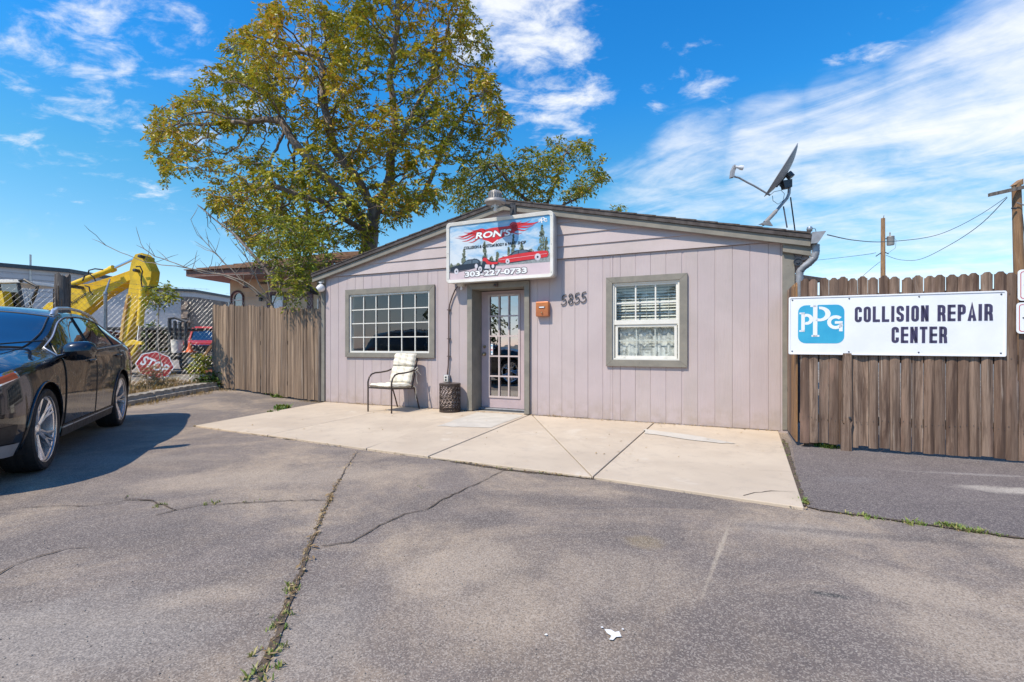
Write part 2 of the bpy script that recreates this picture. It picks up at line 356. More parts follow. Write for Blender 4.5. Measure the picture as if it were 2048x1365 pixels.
def mat_glass(name, tint=(.9, .95, .95), refl=.12, rough=0.0):
    s = NT(name); s.t.nodes.remove(s.b)
    g = s.n('ShaderNodeBsdfGlossy'); g.inputs['Roughness'].default_value = rough; g.inputs['Color'].default_value = (1, 1, 1, 1)
    t = s.n('ShaderNodeBsdfTransparent'); t.inputs['Color'].default_value = (*tint, 1)
    f = s.n('ShaderNodeLayerWeight'); f.inputs['Blend'].default_value = .5
    fac = s.math('ADD', s.math('MULTIPLY', s.math('POWER', f.outputs['Facing'], 4.0), .9), refl + .045, True)
    nz = s.bump(s.noise(s.mapping((1, 1, 1)), 1.3, 2, .5), .06, .05); s.t.links.new(nz, g.inputs['Normal'])
    mx = s.n('ShaderNodeMixShader'); s.t.links.new(fac, mx.inputs[0]); s.t.links.new(t.outputs[0], mx.inputs[1]); s.t.links.new(g.outputs[0], mx.inputs[2])
    s.t.links.new(mx.outputs[0], s.out.inputs[0]); return s.m
mat_glass('window_glass', (.86, .90, .90), .03)
mat_glass('door_glass', (.35, .40, .44), .30)
mat_glass('clear_glass', (.93, .94, .93), .04)
def mat_carpaint(name, c, rough=.03):
    s = NT(name); v = s.mapping((1, 1, 1))
    m = s.done(c, .35, s.bump(s.noise(v, 3.2, 2, .5), .30, .08), 0, Specular_IOR_Level=.15, Coat_Weight=1.0, Coat_Roughness=rough, Coat_IOR=1.68)
    return m
mat_carpaint('black_car_paint', (.006, .006, .009))
mat_carpaint('silver_car_paint', (.35, .36, .38))
def mat_tint():
    s = NT('tinted_car_glass'); return s.done((.01, .014, .02), .02, None, 0, Specular_IOR_Level=.9, Coat_Weight=1.0, Coat_Roughness=.01, Coat_IOR=1.9)
mat_tint()
def mat_lace():
    s = NT('lace_curtain'); s.b.inputs['Base Color'].default_value = (.82, .80, .74, 1); s.b.inputs['Roughness'].default_value = .9
    v = s.mapping((1, 1, 1)); f = s.ramp(s.noise(v, 9, 5, .7, 1.0), .42, .60, .95, .35)
    tr = s.n('ShaderNodeBsdfTransparent'); mx = s.n('ShaderNodeMixShader'); s.t.links.new(f, mx.inputs[0])
    s.t.links.new(tr.outputs[0], mx.inputs[1]); s.t.links.new(s.b.outputs[0], mx.inputs[2]); s.t.links.new(mx.outputs[0], s.out.inputs[0])
mat_lace()
def mat_cushion():
    s = NT('striped_cushion'); v = s.mapping((1, 1, 1)); w = s.n('ShaderNodeTexWave'); w.inputs['Scale'].default_value = 2.1; w.inputs['Distortion'].default_value = .3
    w.bands_direction = 'Y'; s.t.links.new(v, w.inputs['Vector'])
    w2 = s.n('ShaderNodeTexWave'); w2.inputs['Scale'].default_value = 9.0; w2.bands_direction = 'Y'; s.t.links.new(v, w2.inputs['Vector'])
    f = s.math('MULTIPLY', s.ramp(w.outputs['Fac'], .55, .75), s.ramp(w2.outputs['Fac'], .35, .75, .25, 1.))
    col = s.mix(s.math('MULTIPLY', f, .8), (.74, .68, .56), (.46, .44, .36))
    return s.done(col, .9, s.bump(s.noise(v, 7, 3, .5), .5, .02))
mat_cushion()
def mat_print_sky():
    s = NT('sign_print_sky'); sp = s.n('ShaderNodeSeparateXYZ'); s.t.links.new(s.tc.outputs['Object'], sp.inputs[0])
    n = s.noise(s.mapping((1.3, 1, 4)), 1.6, 6, .6, .5)
    f = s.ramp(s.math('ADD', n, s.math('ADD', s.math('MULTIPLY', sp.outputs[2], .42), s.math('MULTIPLY', sp.outputs[0], .10))), .70, 1.05)
    col = s.mix(f, (.58, .63, .66), (.10, .34, .58))
    return s.done(col, .3)
mat_print_sky()
simple('print_ground', (.62, .50, .52), .35, 0, .06, 4)
simple('print_tree', (.11, .14, .10), .4, 0, .25, 20)
simple('print_black_car', (.02, .025, .04), .3)
simple('print_hill', (.30, .33, .33), .4, 0, .2, 30)
simple('print_tree_light', (.20, .23, .15), .4, 0, .2, 30)
simple('print_window', (.10, .14, .18), .3)
simple('print_wheel', (.62, .60, .64), .35)
def mat_stone():
    s = NT('split_stone'); v = s.mapping((1, 1, 1)); w = s.n('ShaderNodeTexBrick'); s.t.links.new(s.mapping((1, 1, 1)), w.inputs['Vector'])
    c = s.voro(s.mapping((1, 1, 2)), 2.2, out='Color'); cs = s.n('ShaderNodeSeparateColor'); s.t.links.new(c, cs.inputs[0])
    col = s.mix(cs.outputs[0], (.33, .25, .19), (.17, .13, .11)); return s.done(col, .9)
mat_stone()

# ------------------------------------------------------------------ mesh helpers
class MB:
    def __init__(s): s.v, s.f, s.m = [], [], []
    def add(s, vs, fs, mi=0):
        o = len(s.v); s.v += [tuple(x) for x in vs]; s.f += [tuple(i + o for i in f) for f in fs]; s.m += [mi] * len(fs); return s
    def box(s, x0, x1, y0, y1, z0, z1, mi=0):
        return s.add([(x0, y0, z0), (x1, y0, z0), (x1, y1, z0), (x0, y1, z0), (x0, y0, z1), (x1, y0, z1), (x1, y1, z1), (x0, y1, z1)],
                     [(0, 3, 2, 1), (4, 5, 6, 7), (0, 1, 5, 4), (1, 2, 6, 5), (2, 3, 7, 6), (3, 0, 4, 7)], mi)
    def prism(s, pts, d, mi=0):              # closed loop of 3D points, pushed along vector d
        n = len(pts); d = Vector(d); pts = [Vector(p) for p in pts]
        nn = Vector((0, 0, 0))
        for i in range(n): nn += pts[i].cross(pts[(i + 1) % n])
        if nn.dot(d) > 0: pts = pts[::-1]
        vs = pts + [p + d for p in pts]
        return s.add(vs, [tuple(range(n)), tuple(range(2 * n - 1, n - 1, -1))] + [(i, i + n, (i + 1) % n + n, (i + 1) % n) for i in range(n)], mi)
    def tube(s, pts, r, n=6, mi=0, cap=True):
        pts = [Vector(p) for p in pts]; N = len(pts)
        rs = r if isinstance(r, (list, tuple)) else [r] * N
        o = len(s.v); ref = None
        for i, p in enumerate(pts):
            t = (pts[min(i + 1, N - 1)] - pts[max(i - 1, 0)])
            t = t.normalized() if t.length > 1e-9 else Vector((0, 0, 1))
            if ref is None:
                ref = t.orthogonal().normalized()
            ref = (ref - t * ref.dot(t)); ref = ref.normalized() if ref.length > 1e-6 else t.orthogonal().normalized()
            b = t.cross(ref)
            for k in range(n):
                a = 2 * math.pi * k / n
                s.v.append(tuple(p + (ref * math.cos(a) + b * math.sin(a)) * rs[i]))
        for i in range(N - 1):
            for k in range(n):
                a, b2 = o + i * n + k, o + i * n + (k + 1) % n
                s.f.append((a, b2, b2 + n, a + n)); s.m.append(mi)
        if cap:
            s.f.append(tuple(o + k for k in range(n))[::-1]); s.f.append(tuple(o + (N - 1) * n + k for k in range(n))); s.m += [mi, mi]
        return s
    def lathe(s, prof, n=24, org=(0, 0, 0), axis=(0, 0, 1), mi=0, closed=False):   # prof: (radius, along)
        ax = Vector(axis).normalized(); e1 = ax.orthogonal().normalized(); e2 = ax.cross(e1); org = Vector(org); o = len(s.v); N = len(prof)
        for r, h in prof:
            for k in range(n):
                a = 2 * math.pi * k / n
                s.v.append(tuple(org + ax * h + (e1 * math.cos(a) + e2 * math.sin(a)) * max(r, 1e-4)))
        for i in range(N if closed else N - 1):
            for k in range(n):
                a, b = o + i * n + k, o + i * n + (k + 1) % n; j = ((i + 1) % N - i) * n
                s.f.append((a, b, b + j, a + j)); s.m.append(mi)
        return s
    def grid(s, P, mi=0, flip=False):        # P[i][j] points
        o = len(s.v); a, b = len(P), len(P[0])
        for row in P: s.v += [tuple(p) for p in row]
        for i in range(a - 1):
            for j in range(b - 1):
                q = (o + i * b + j, o + i * b + j + 1, o + (i + 1) * b + j + 1, o + (i + 1) * b + j)
                s.f.append(q[::-1] if flip else q); s.m.append(mi)
        return s
    def mesh(s, name, mats, smooth=None):
        me = bpy.data.meshes.new(name); me.from_pydata(s.v, [], s.f)
        for m in (mats if isinstance(mats, (list, tuple)) else [mats]): me.materials.append(MATS[m])
        if isinstance(mats, (list, tuple)): me.polygons.foreach_set('material_index', s.m)
        if smooth is not None:
            me.polygons.foreach_set('use_smooth', [True] * len(me.polygons))
            if smooth < 179: me.set_sharp_from_angle(angle=R(smooth))
        me.update(); return me
    def build(s, name, mats, parent=None, smooth=None, bevel=0, **tags):
        o = bpy.data.objects.new(name, s.mesh(name, mats, smooth)); COL.objects.link(o); o.parent = parent
        if bevel:
            b = o.modifiers.new('bevel', 'BEVEL'); b.width = bevel; b.segments = 2; b.limit_method = 'ANGLE'; b.angle_limit = R(40)
        for k, v in tags.items(): o[k] = v
        return o
def thing(name, label, cat, loc=(0, 0, 0), rz=0.0, group=None):
    o = bpy.data.objects.new(name, None); COL.objects.link(o); o.location = loc; o.rotation_euler = (0, 0, rz)
    o.empty_display_size = .2; o['label'] = label; o['category'] = cat
    if group: o['group'] = group
    return o
def tag(o, label=None, cat=None, group=None, kind=None):
    if label: o['label'] = label
    if cat: o['category'] = cat
    if group: o['group'] = group
    if kind: o['kind'] = kind
    return o
def inst(name, me, parent=None, loc=(0, 0, 0), rot=(0, 0, 0), scale=(1, 1, 1)):
    o = bpy.data.objects.new(name, me); COL.objects.link(o); o.parent = parent; o.location = loc; o.rotation_euler = rot; o.scale = scale; return o
def text_mb(txt, size=1.0, bold=0.0, sx=1.0, shear=0.0, depth=0.0, spacing=1.0, align='LEFT'):
    """flat letters in the local XZ plane (x along the line, z up), returned as vertices and faces"""
    c = bpy.data.curves.new('t', 'FONT'); c.body = txt; c.size = size; c.offset = bold; c.shear = shear; c.extrude = depth
    c.space_character = spacing; c.resolution_u = 3; c.align_x = align
    o = bpy.data.objects.new('t', c); COL.objects.link(o); bpy.context.view_layer.update()
    dg = bpy.context.evaluated_depsgraph_get(); me = bpy.data.meshes.new_from_object(o.evaluated_get(dg))
    vs = [(v.co.x * sx, -v.co.z, v.co.y) for v in me.vertices]; fs = [tuple(p.vertices) for p in me.polygons]
    bpy.data.objects.remove(o); bpy.data.curves.remove(c); bpy.data.meshes.remove(me)
    return vs, fs
def fit_text(txt, x0, x1, z0, z1, y, **k):   # letters stretched to fill the rectangle
    vs, fs = text_mb(txt, 1.0, **k)
    ax0, ax1 = min(v[0] for v in vs), max(v[0] for v in vs); az0, az1 = min(v[2] for v in vs), max(v[2] for v in vs)
    kx, kz = (x1 - x0) / (ax1 - ax0), (z1 - z0) / (az1 - az0)
    return [(x0 + (v[0] - ax0) * kx, y + v[1], z0 + (v[2] - az0) * kz) for v in vs], fs
# ------------------------------------------------------------------ ground
def S01(x): x = max(0.0, min(1.0, x)); return x * x * (3 - 2 * x)
def gh(x, y):                                # the lot rises a little towards the gate
    return .146 * S01((y - 7.7) / 3.2) * S01((-x - 3.7) / 2.7)
FA = Vector((-3.695, 9.41, 0)); FRZ = math.atan2(-.4113, .9115)
FU = Vector((.9115, -.4113, 0)); FI = Vector((.4113, .9115, 0))
def FW(s, o, z=0): return FA + FU * s - FI * o + Vector((0, 0, z))     # facade coordinates: along, out, up
m = MB(); m.add([(-900, -900, -.06), (900, -900, -.06), (900, 900, -.06), (-900, 900, -.06)], [(0, 1, 2, 3)])
m.build('ground', 'far_ground', kind='structure')
def sheet(name, mat, x0, x1, y0, y1, st, z):
    nx, ny = int((x1 - x0) / st), int((y1 - y0) / st)
    P = [[(x0 + (x1 - x0) * i / nx, y0 + (y1 - y0) * j / ny, gh(x0 + (x1 - x0) * i / nx, y0 + (y1 - y0) * j / ny) + z) for j in range(ny + 1)] for i in range(nx + 1)]
    return MB().grid(P, flip=True).build(name, mat, smooth=180, kind='structure')
sheet('parking_lot', 'weathered_asphalt', -26, 16, -9, 22, .5, 0.0)
# the yard behind the fences, packed dirt over the asphalt
m = MB(); m.add([(-60, 8.9, .13), (-9.2, 8.9, .15), (-6.85, 11.0, .152), (-3.9, 11.2, .155), (-3.2, 24, .155), (-30, 60, .155), (-90, 60, .155)], [tuple(range(7))])
m.build('yard', 'yard_ground', kind='structure')
m = MB(); m.add([(-60, -9.05, -.03), (40, -9.05, -.03), (40, -16, -.03), (-60, -16, -.03)], [(3, 2, 1, 0)]); m.build('street', 'road_grey', kind='structure')

# darker asphalt of the driveway right of the apron
def zpoly(pts, z): return [Vector((p.x, p.y, z)) for p in pts]
drv = [Gd(1601, 1012), Gd(1640, 1022), Gd(1760, 1038), Gd(1900, 1058), Gd(2048, 1078), Gd(2300, 1110), FW(12.5, 1.2), FW(12.5, -1.5), FW(7.95, -1.5), FW(7.95, .5)]
m = MB(); m.add(zpoly(drv, .004), [tuple(range(len(drv)))]); m.build('driveway_patch', 'dark_asphalt', kind='structure')

# concrete apron: separate poured panels with open joints
ap = thing('concrete_apron', None or 'x', 'x', tuple(FA), FRZ); del ap['label']; del ap['category']; ap['kind'] = 'structure'
PT = .022
P = lambda s, o: (s, -o)
def panel(pts, matn, inset=.007, z=PT):
    v = [Vector((a, b, 0)) for a, b in pts]; n = len(v); c = []
    area = sum(v[i].x * v[(i + 1) % n].y - v[(i + 1) % n].x * v[i].y for i in range(n)); sg = 1 if area > 0 else -1
    for i in range(n):
        a, b, d = v[i - 1], v[i], v[(i + 1) % n]
        e1, e2 = (b - a).normalized(), (d - b).normalized(); n1 = Vector((-e1.y, e1.x, 0)) * sg; n2 = Vector((-e2.y, e2.x, 0)) * sg
        k = (n1 + n2); k = k / max(.3, k.dot(n1)); c.append(b + k * inset)
    mb = MB().prism([Vector((q.x, q.y, -.05)) for q in c], (0, 0, z + .05)); return mb.build('slab_panel', matn, ap, bevel=.006)
panel([P(0, .0), P(1.86, .0), P(2.04, 2.93), P(1.2, 2.90), P(.5, 2.85)], 'apron_concrete')
panel([P(1.86, 0), P(3.29, .0), P(3.42, .3), P(3.70, 3.04), P(2.04, 2.93)], 'apron_concrete', z=PT + .002)
panel([P(3.29, .0), P(3.345, -.27), P(4.29, -.27), P(4.36, 0), P(4.52, 3.07), P(3.70, 3.04)], 'apron_concrete', z=PT + .004)
panel([P(4.36, 0), P(4.42, .02), P(6.21, 3.12), P(4.52, 3.07)], 'apron_concrete', z=PT + .001)
panel([P(4.42, .02), P(6.29, .0), P(6.21, 3.12)], 'apron_concrete', z=PT + .003)
panel([P(6.29, .0), P(7.86, .0), P(7.73, 3.27), P(7.02, 3.20), P(6.21, 3.12)], 'apron_concrete')
# worn pale patch of old paint in front of the door, and one on the right panel
def blobpoly(mb, pts, z, jag=.03, n=6, seed=0):
    rr = random.Random(seed); o = []
    for i in range(len(pts)):
        a, b = Vector(pts[i]), Vector(pts[(i + 1) % len(pts)])
        for k in range(n):
            q = a.lerp(b, k / n); o.append((q.x + rr.uniform(-jag, jag), q.y + rr.uniform(-jag, jag), z))
    mb.add(o, [tuple(range(len(o)))])
m = MB(); blobpoly(m, [P(3.48, .12), P(3.62, 1.55), P(4.36, 1.35), P(4.30, .1)], PT + .008, .02, 7, 1)
m.build('worn_patch', 'door_slab_concrete', ap)
m = MB(); blobpoly(m, [P(6.25, .62), P(6.30, .92), P(7.1, 1.18), P(7.32, 1.14), P(6.9, .82)], PT + .006, .02, 6, 2)
m.build('worn_patch', 'door_slab_concrete', ap)

# cracks, filled with dark dirt, as thin jagged strips a few mm proud of the lot
def crack(name, px, w, seed=1, jit=.02, sub=9, zoff=.006, mat='crack_dirt', gz=0):
    rr = random.Random(seed); pts = [Gd(a, b, gz) for a, b in px]; o = []; ws = []
    for i in range(len(pts) - 1):
        k2 = max(2, int((pts[i + 1] - pts[i]).length / .05)) if sub else 1
        for k in range(k2):
            t = k / k2; q = pts[i].lerp(pts[i + 1], t)
            o.append(q + Vector((rr.uniform(-jit, jit), rr.uniform(-jit, jit), 0))); ws.append((w[i] * (1 - t) + w[i + 1] * t) * rr.uniform(.45, 1.5))
    o.append(pts[-1]); ws.append(w[-1] * .3); vs = []
    for i, q in enumerate(o):
        t = (o[min(i + 1, len(o) - 1)] - o[max(i - 1, 0)]).normalized(); nn = Vector((-t.y, t.x, 0))
        z = gh(q.x, q.y) + zoff
        vs += [(q.x + nn.x * ws[i] / 2, q.y + nn.y * ws[i] / 2, z), (q.x - nn.x * ws[i] / 2, q.y - nn.y * ws[i] / 2, z)]
    MB().add(vs, [(2 * i + 1, 2 * i + 3, 2 * i + 2, 2 * i) for i in range(len(o) - 1)]).build(name, mat, kind='structure')
    return o
CR = {}
CR['main'] = crack('pavement_crack', [(715, 905), (690, 940), (660, 995), (640, 1045), (618, 1100), (600, 1150), (575, 1215), (545, 1290), (512, 1380)], [.005, .006, .008, .010, .017, .024, .026, .030, .032], 3, .008)
CR['left'] = crack('pavement_crack', [(655, 1001), (560, 1003), (480, 1007), (400, 1013), (350, 1021), (325, 1012), (306, 1003), (250, 1003), (180, 1013), (100, 1012), (0, 1023)], [.008, .009, .009, .009, .010, .013, .009, .007, .008, .006, .004], 4, .012)
crack('pavement_crack', [(350, 1021), (320, 1030), (285, 1040)], [.008, .006, .003], 5, .012)
crack('pavement_crack', [(306, 1003), (250, 998), (255, 992), (300, 985)], [.01, .007, .006, .004], 5, .010)
CR['right'] = crack('pavement_crack', [(640, 1094), (700, 1086), (735, 1066), (785, 1040), (810, 1030), (855, 1020), (880, 1003), (940, 975), (1012, 940)], [.006, .009, .009, .009, .007, .010, .010, .009, .006], 6, .010)
crack('pavement_crack', [(0, 1150), (30, 1132), (60, 1120), (110, 1106), (140, 1098), (200, 1094)], [.009, .011, .010, .008, .006, .003], 7, .008)
CR['seam'] = crack('pavement_crack', [(1605, 1013), (1640, 1022), (1760, 1038), (1900, 1058), (2048, 1079), (2300, 1112)], [.02, .02, .022, .024, .024, .024], 8, .006, zoff=.008)
CR['edge'] = crack('apron_edge_joint', [(390, 853), (535, 873), (733, 900), (858, 916), (1015, 941), (1187, 958), (1400, 986), (1605, 1017)], [.035, .04, .045, .045, .05, .05, .05, .05], 9, .005, gz=0)
CR['side'] = crack('apron_edge_joint', [(1605, 1013), (1590, 960), (1574, 900), (1566, 880)], [.05, .045, .045, .03], 10, .006, zoff=.009)
CR['slabcrack'] = crack('slab_crack', [(1487, 992), (1510, 986), (1545, 983), (1590, 984)], [.006, .007, .007, .005], 11, .006, zoff=PT + .003 - 0, gz=PT)
crack('tar_seam', [(705, 1180), (760, 1140), (1040, 930)], [.0, .0, .0], 2) if False else None
m = MB(); rr = random.Random(5)
c = Gd(1226, 1272); pts = []
for px, py in [(1209, 1262), (1222, 1263), (1230, 1268), (1238, 1266), (1243, 1277), (1232, 1278), (1226, 1284), (1218, 1283), (1223, 1276), (1214, 1270)]: q = Gd(px, py); pts.append((q.x, q.y, .007))
m.add(pts, [tuple(range(len(pts)))[::-1]])
for cx, cy, rad in [(1092, 1273, .006), (1204, 1258, .006), (1246, 1262, .005)]:
    q = Gd(cx, cy); m.add([(q.x + rad * math.cos(a) * rr.uniform(.6, 1.2), q.y + rad * math.sin(a) * rr.uniform(.6, 1.2), .007) for a in [k * math.pi / 4 for k in range(8)]], [tuple(range(8))])
m.build('paint_splash', 'white_paint', kind='structure')

# ------------------------------------------------------------------ the shop building (local frame: x along the front, y into the building, z up)
shop = thing('shop_building', 'mauve wooden shop building with low gable, vertical siding and grey trim', 'building', tuple(FA), FRZ)
RS = .2247; RX = 3.94                         # roof slope and ridge
def roofz(s, top=3.497): return top - abs(s - RX) * RS
BT = 2.478
gr = [0, .13, .34, .555, .76, .96, 1.165, 1.378, 1.586, 1.801, 2.001, 2.208, 2.42, 2.63, 2.84, 3.06, 3.25, 4.37, 4.50, 4.70, 4.907, 5.117, 5.321, 5.552, 5.702, 5.813, 6.03, 6.243, 6.456, 6.671, 6.881, 7.097, 7.314, 7.525, 7.742, 7.88]
WL = (.60, 2.50, .96, 2.14); WR = (5.66, 6.69, .88, 2.09)
rr = random.Random(3)
seams = {2.42, 3.25, 5.552, 5.702, 6.671}
for i in range(len(gr) - 1):
    a, b = gr[i], gr[i + 1]
    if a == 3.25: continue
    g = (.0045 if (a in seams or b in seams) else .0020); top = BT - .003; bot = .028 + rr.uniform(-.004, .006)
    segs = [(a, b, bot, top)]
    for w in (WL, WR):
        new = []
        for (x0, x1, z0, z1) in segs:
            if x1 <= w[0] or x0 >= w[1]: new.append((x0, x1, z0, z1)); continue
            if x0 < w[0]: new.append((x0, w[0], z0, z1)); x0 = w[0]
            if x1 > w[1]: new.append((w[1], x1, z0, z1)); x1 = w[1]
            new.append((x0, x1, z0, w[2])); new.append((x0, x1, w[3], z1))
        segs = new
    for (x0, x1, z0, z1) in segs:
        if x1 - x0 < .02: continue
        jy = rr.uniform(-.0012, .0012)
        zl = (rr.uniform(-.006, .006) if z0 < .1 else 0)
        mb = MB(); xa, xb = x0 + (g if x0 == a else 0), x1 - (g if x1 == b else 0)
        c = .003
        # board with chamfered long edges
        pts = [(xa, .016, 0), (xa, jy + c, 0), (xa + c, jy, 0), (xb - c, jy, 0), (xb, jy + c, 0), (xb, .016, 0)]
        mb.add([(x, y, z0 + (zl if x > (xa + xb) / 2 else 0)) for x, y, _ in pts] + [(x, y, z1) for x, y, _ in pts],
               [(0, 1, 2, 3, 4, 5), (11, 10, 9, 8, 7, 6)] + [(k, k + 6, k + 7, k + 1) for k in range(5)])
        mb.build('siding_board', 'mauve_painted_siding', shop)
# sheathing behind the boards (grooves show it), with the openings left free
def wall_with_holes(mb, x0, x1, z0, z1, holes, y0, y1, mi=0):
    xs = sorted({x0, x1, *[h[0] for h in holes], *[h[1] for h in holes]}); zs = sorted({z0, z1, *[h[2] for h in holes], *[h[3] for h in holes]})
    for i in range(len(xs) - 1):
        for j in range(len(zs) - 1):
            cx, cz = (xs[i] + xs[i + 1]) / 2, (zs[j] + zs[j + 1]) / 2
            if any(h[0] < cx < h[1] and h[2] < cz < h[3] for h in holes): continue
            mb.box(xs[i], xs[i + 1], y0, y1, zs[j], zs[j + 1], mi)
DOORH = (3.33, 4.31, 0.0, 2.10)
mb = MB(); wall_with_holes(mb, -.0, 7.99, .02, 2.48, [WL, WR, DOORH], .006, .11)
mb.build('sheathing', 'mauve_painted_siding', shop)
mb = MB(); mb.prism([(-.0, .017, 2.48), (7.99, .017, 2.48), (RX, .017, roofz(RX) - .06)], (0, .09, 0)); mb.build('gable_wall', 'mauve_painted_siding', shop)
# lap boards of the gable, clipped by the rake
cour = [2.483, 2.67, 2.855, 3.04, 3.225, 3.40]
for k in range(5):
    z0, z1 = cour[k], cour[k + 1] + .018
    for x0, x1 in ((-.12, RX - .02 + .6 * (k % 2)), (RX - .02 + .6 * (k % 2), 7.99)):
        pts = []
        for t in range(25):
            x = x0 + (x1 - x0) * t / 24; zz = min(z1, roofz(x) - .07)
            if zz > z0 + .004: pts.append((x, zz))
        if len(pts) < 2: continue
        y_lo, y_hi = -.030, -.010
        fy = lambda z: y_lo + (y_hi - y_lo) * (z - z0) / (z1 - z0)
        mb = MB(); n = len(pts); vs = []
        for x, z in pts: vs += [(x, fy(z0), z0), (x, fy(z), z), (x, .015, z), (x, .015, z0)]
        fs = [(0, 1, 2, 3), (4 * n - 1, 4 * n - 2, 4 * n - 3, 4 * n - 4)]
        for t in range(n - 1):
            a, b = 4 * t, 4 * t + 4
            fs += [(a, b, b + 1, a + 1), (a + 1, b + 1, b + 2, a + 2), (a + 3, b + 3, b, a)]
        mb.add(vs, fs); mb.build('lap_board', 'mauve_painted_siding', shop)
# roof: deck, shingle courses, rake boards
YB = 11.0                                     # building depth
for sgn, e in ((-1, -.25), (1, 8.20)):
    mb = MB(); a, b = RX, e
    q = lambda s, d: (s, 0, roofz(s) - d)
    P0 = [(a, -.10, roofz(a) - .055), (b, -.10, roofz(b) - .055), (b, -.10, roofz(b) - .012), (a, -.10, roofz(a) - .012)]
    mb.prism(P0, (0, YB + .2, 0)); mb.build('roof_deck', 'dark_roof_edge', shop)
    n = 16
    mb = MB()
    for k in range(n):                        # shingle courses, laid from the eave up
        s0 = e + (a - e) * k / n; s1 = e + (a - e) * (k + 1.12) / n
        if (s1 - a) * (e - a) < 0: s1 = a
        z0, z1 = roofz(s0), roofz(s1)
        mb.prism([(s0, -.135, z0 - .012), (s0, -.135, z0 + .012), (s1, -.135, z1 + .002), (s1, -.135, z1 - .012)], (0, YB + .27, 0))
    mb.build('shingle_courses', 'shingle', shop, kind='stuff')
    # rake: dark drip strip above, wide board, narrow backing board
    mb = MB(); mb.prism([(a, -.125, roofz(a) - .070), (e, -.125, roofz(e) - .070), (e, -.125, roofz(e) - .015), (a, -.125, roofz(a) - .015)], (0, .022, 0)); mb.build('drip_board', 'dark_roof_edge', shop)
    mb = MB(); mb.prism([(a, -.100, roofz(a) - .165), (e, -.100, roofz(e) - .165), (e, -.100, roofz(e) - .072), (a, -.100, roofz(a) - .072)], (0, .03, 0)); mb.build('rake_board', 'grey_green_trim_wood', shop, bevel=.003)
    mb = MB(); mb.prism([(a, -.069, roofz(a) - .150), (e, -.069, roofz(e) - .150), (e, -.069, roofz(e) - .06), (a, -.069, roofz(a) - .06)], (0, .075, 0)); mb.build('soffit_board', 'taupe_soffit', shop)
# other walls
for nm, pts in (('side_wall', [(7.99, .017), (7.99, YB), (7.93, YB), (7.93, .017)]), ('side_wall', [(-.0, .017), (-.0, YB), (.06, YB), (.06, .017)])):
    mb = MB(); mb.prism([(x, y, .02) for x, y in pts], (0, 0, 2.50)); mb.build(nm, 'mauve_painted_siding', shop)
mb = MB(); mb.prism([(.06, YB - .05, .02), (7.93, YB - .05, .02), (7.93, YB - .05, 2.52), (RX, YB - .05, 3.38), (.06, YB - .05, 2.52)], (0, .05, 0)); mb.build('rear_wall', 'mauve_painted_siding', shop)
# corner posts
MB().box(-.125, -.003, -.028, .10, .03, 2.62).build('corner_post', 'grey_green_trim_wood', shop, bevel=.004)
MB().box(7.90, 8.04, -.006, .12, .04, 2.44).build('corner_post', 'grey_green_trim_wood', shop, bevel=.004)
MB().prism([(7.90, -.060, 2.47), (8.21, -.060, 2.40), (8.21, -.060, 2.26), (7.90, -.060, 2.34)], (0, .05, 0)).build('eave_board', 'grey_green_trim_wood', shop, bevel=.003)
MB().prism([(8.04, -.01, 2.33), (8.20, -.01, 2.28), (8.20, -.01, 2.24), (8.04, -.01, 2.20)], (0, YB, 0)).build('eave_soffit', 'taupe_soffit', shop)
MB().prism([(-.25, -.060, 2.47), (.02, -.060, 2.53), (.02, -.060, 2.36), (-.10, -.060, 2.36), (-.25, -.060, 2.42)], (0, .05, 0)).build('eave_board', 'grey_green_trim_wood', shop, bevel=.003)
# inside: floor, ceiling, walls
mb = MB(); mb.box(.06, 7.93, .11, YB - .05, .0, .03); mb.build('floor', 'interior_grey', shop)
mb = MB(); mb.box(.06, 7.93, .11, YB - .05, 2.40, 2.45); mb.build('ceiling', 'interior_pale', shop)
mb = MB(); mb.box(.061, 7.92, 4.5, 4.55, .03, 2.40); mb.box(3.0, 3.06, .112, 4.5, .03, 2.40); mb.box(4.75, 4.80, .112, 4.5, .03, 2.40); mb.build('partition_wall', 'interior_pale', shop)

def mitre_trim(o0, o1, i0, i1, oz0, oz1, iz0, iz1, y0, y1, mat, name='trim_board', parent=shop, sides='LRTB'):
    quads = {'L': [(o0, oz0), (i0, iz0), (i0, iz1), (o0, oz1)], 'R': [(i1, iz0), (o1, oz0), (o1, oz1), (i1, iz1)],
             'T': [(o0, oz1), (i0, iz1), (i1, iz1), (o1, oz1)], 'B': [(o0, oz0), (o1, oz0), (i1, iz0), (i0, iz0)]}
    for k in sides:
        q = quads[k]; cx = sum(p[0] for p in q) / 4; cz = sum(p[1] for p in q) / 4
        q = [(cx + (p[0] - cx) * .9985, cz + (p[1] - cz) * .9985) for p in q]
        mb = MB().prism([(x, y0, z) for x, z in q], (0, y1 - y0, 0)); mb.build(name, mat, parent, bevel=.0025)
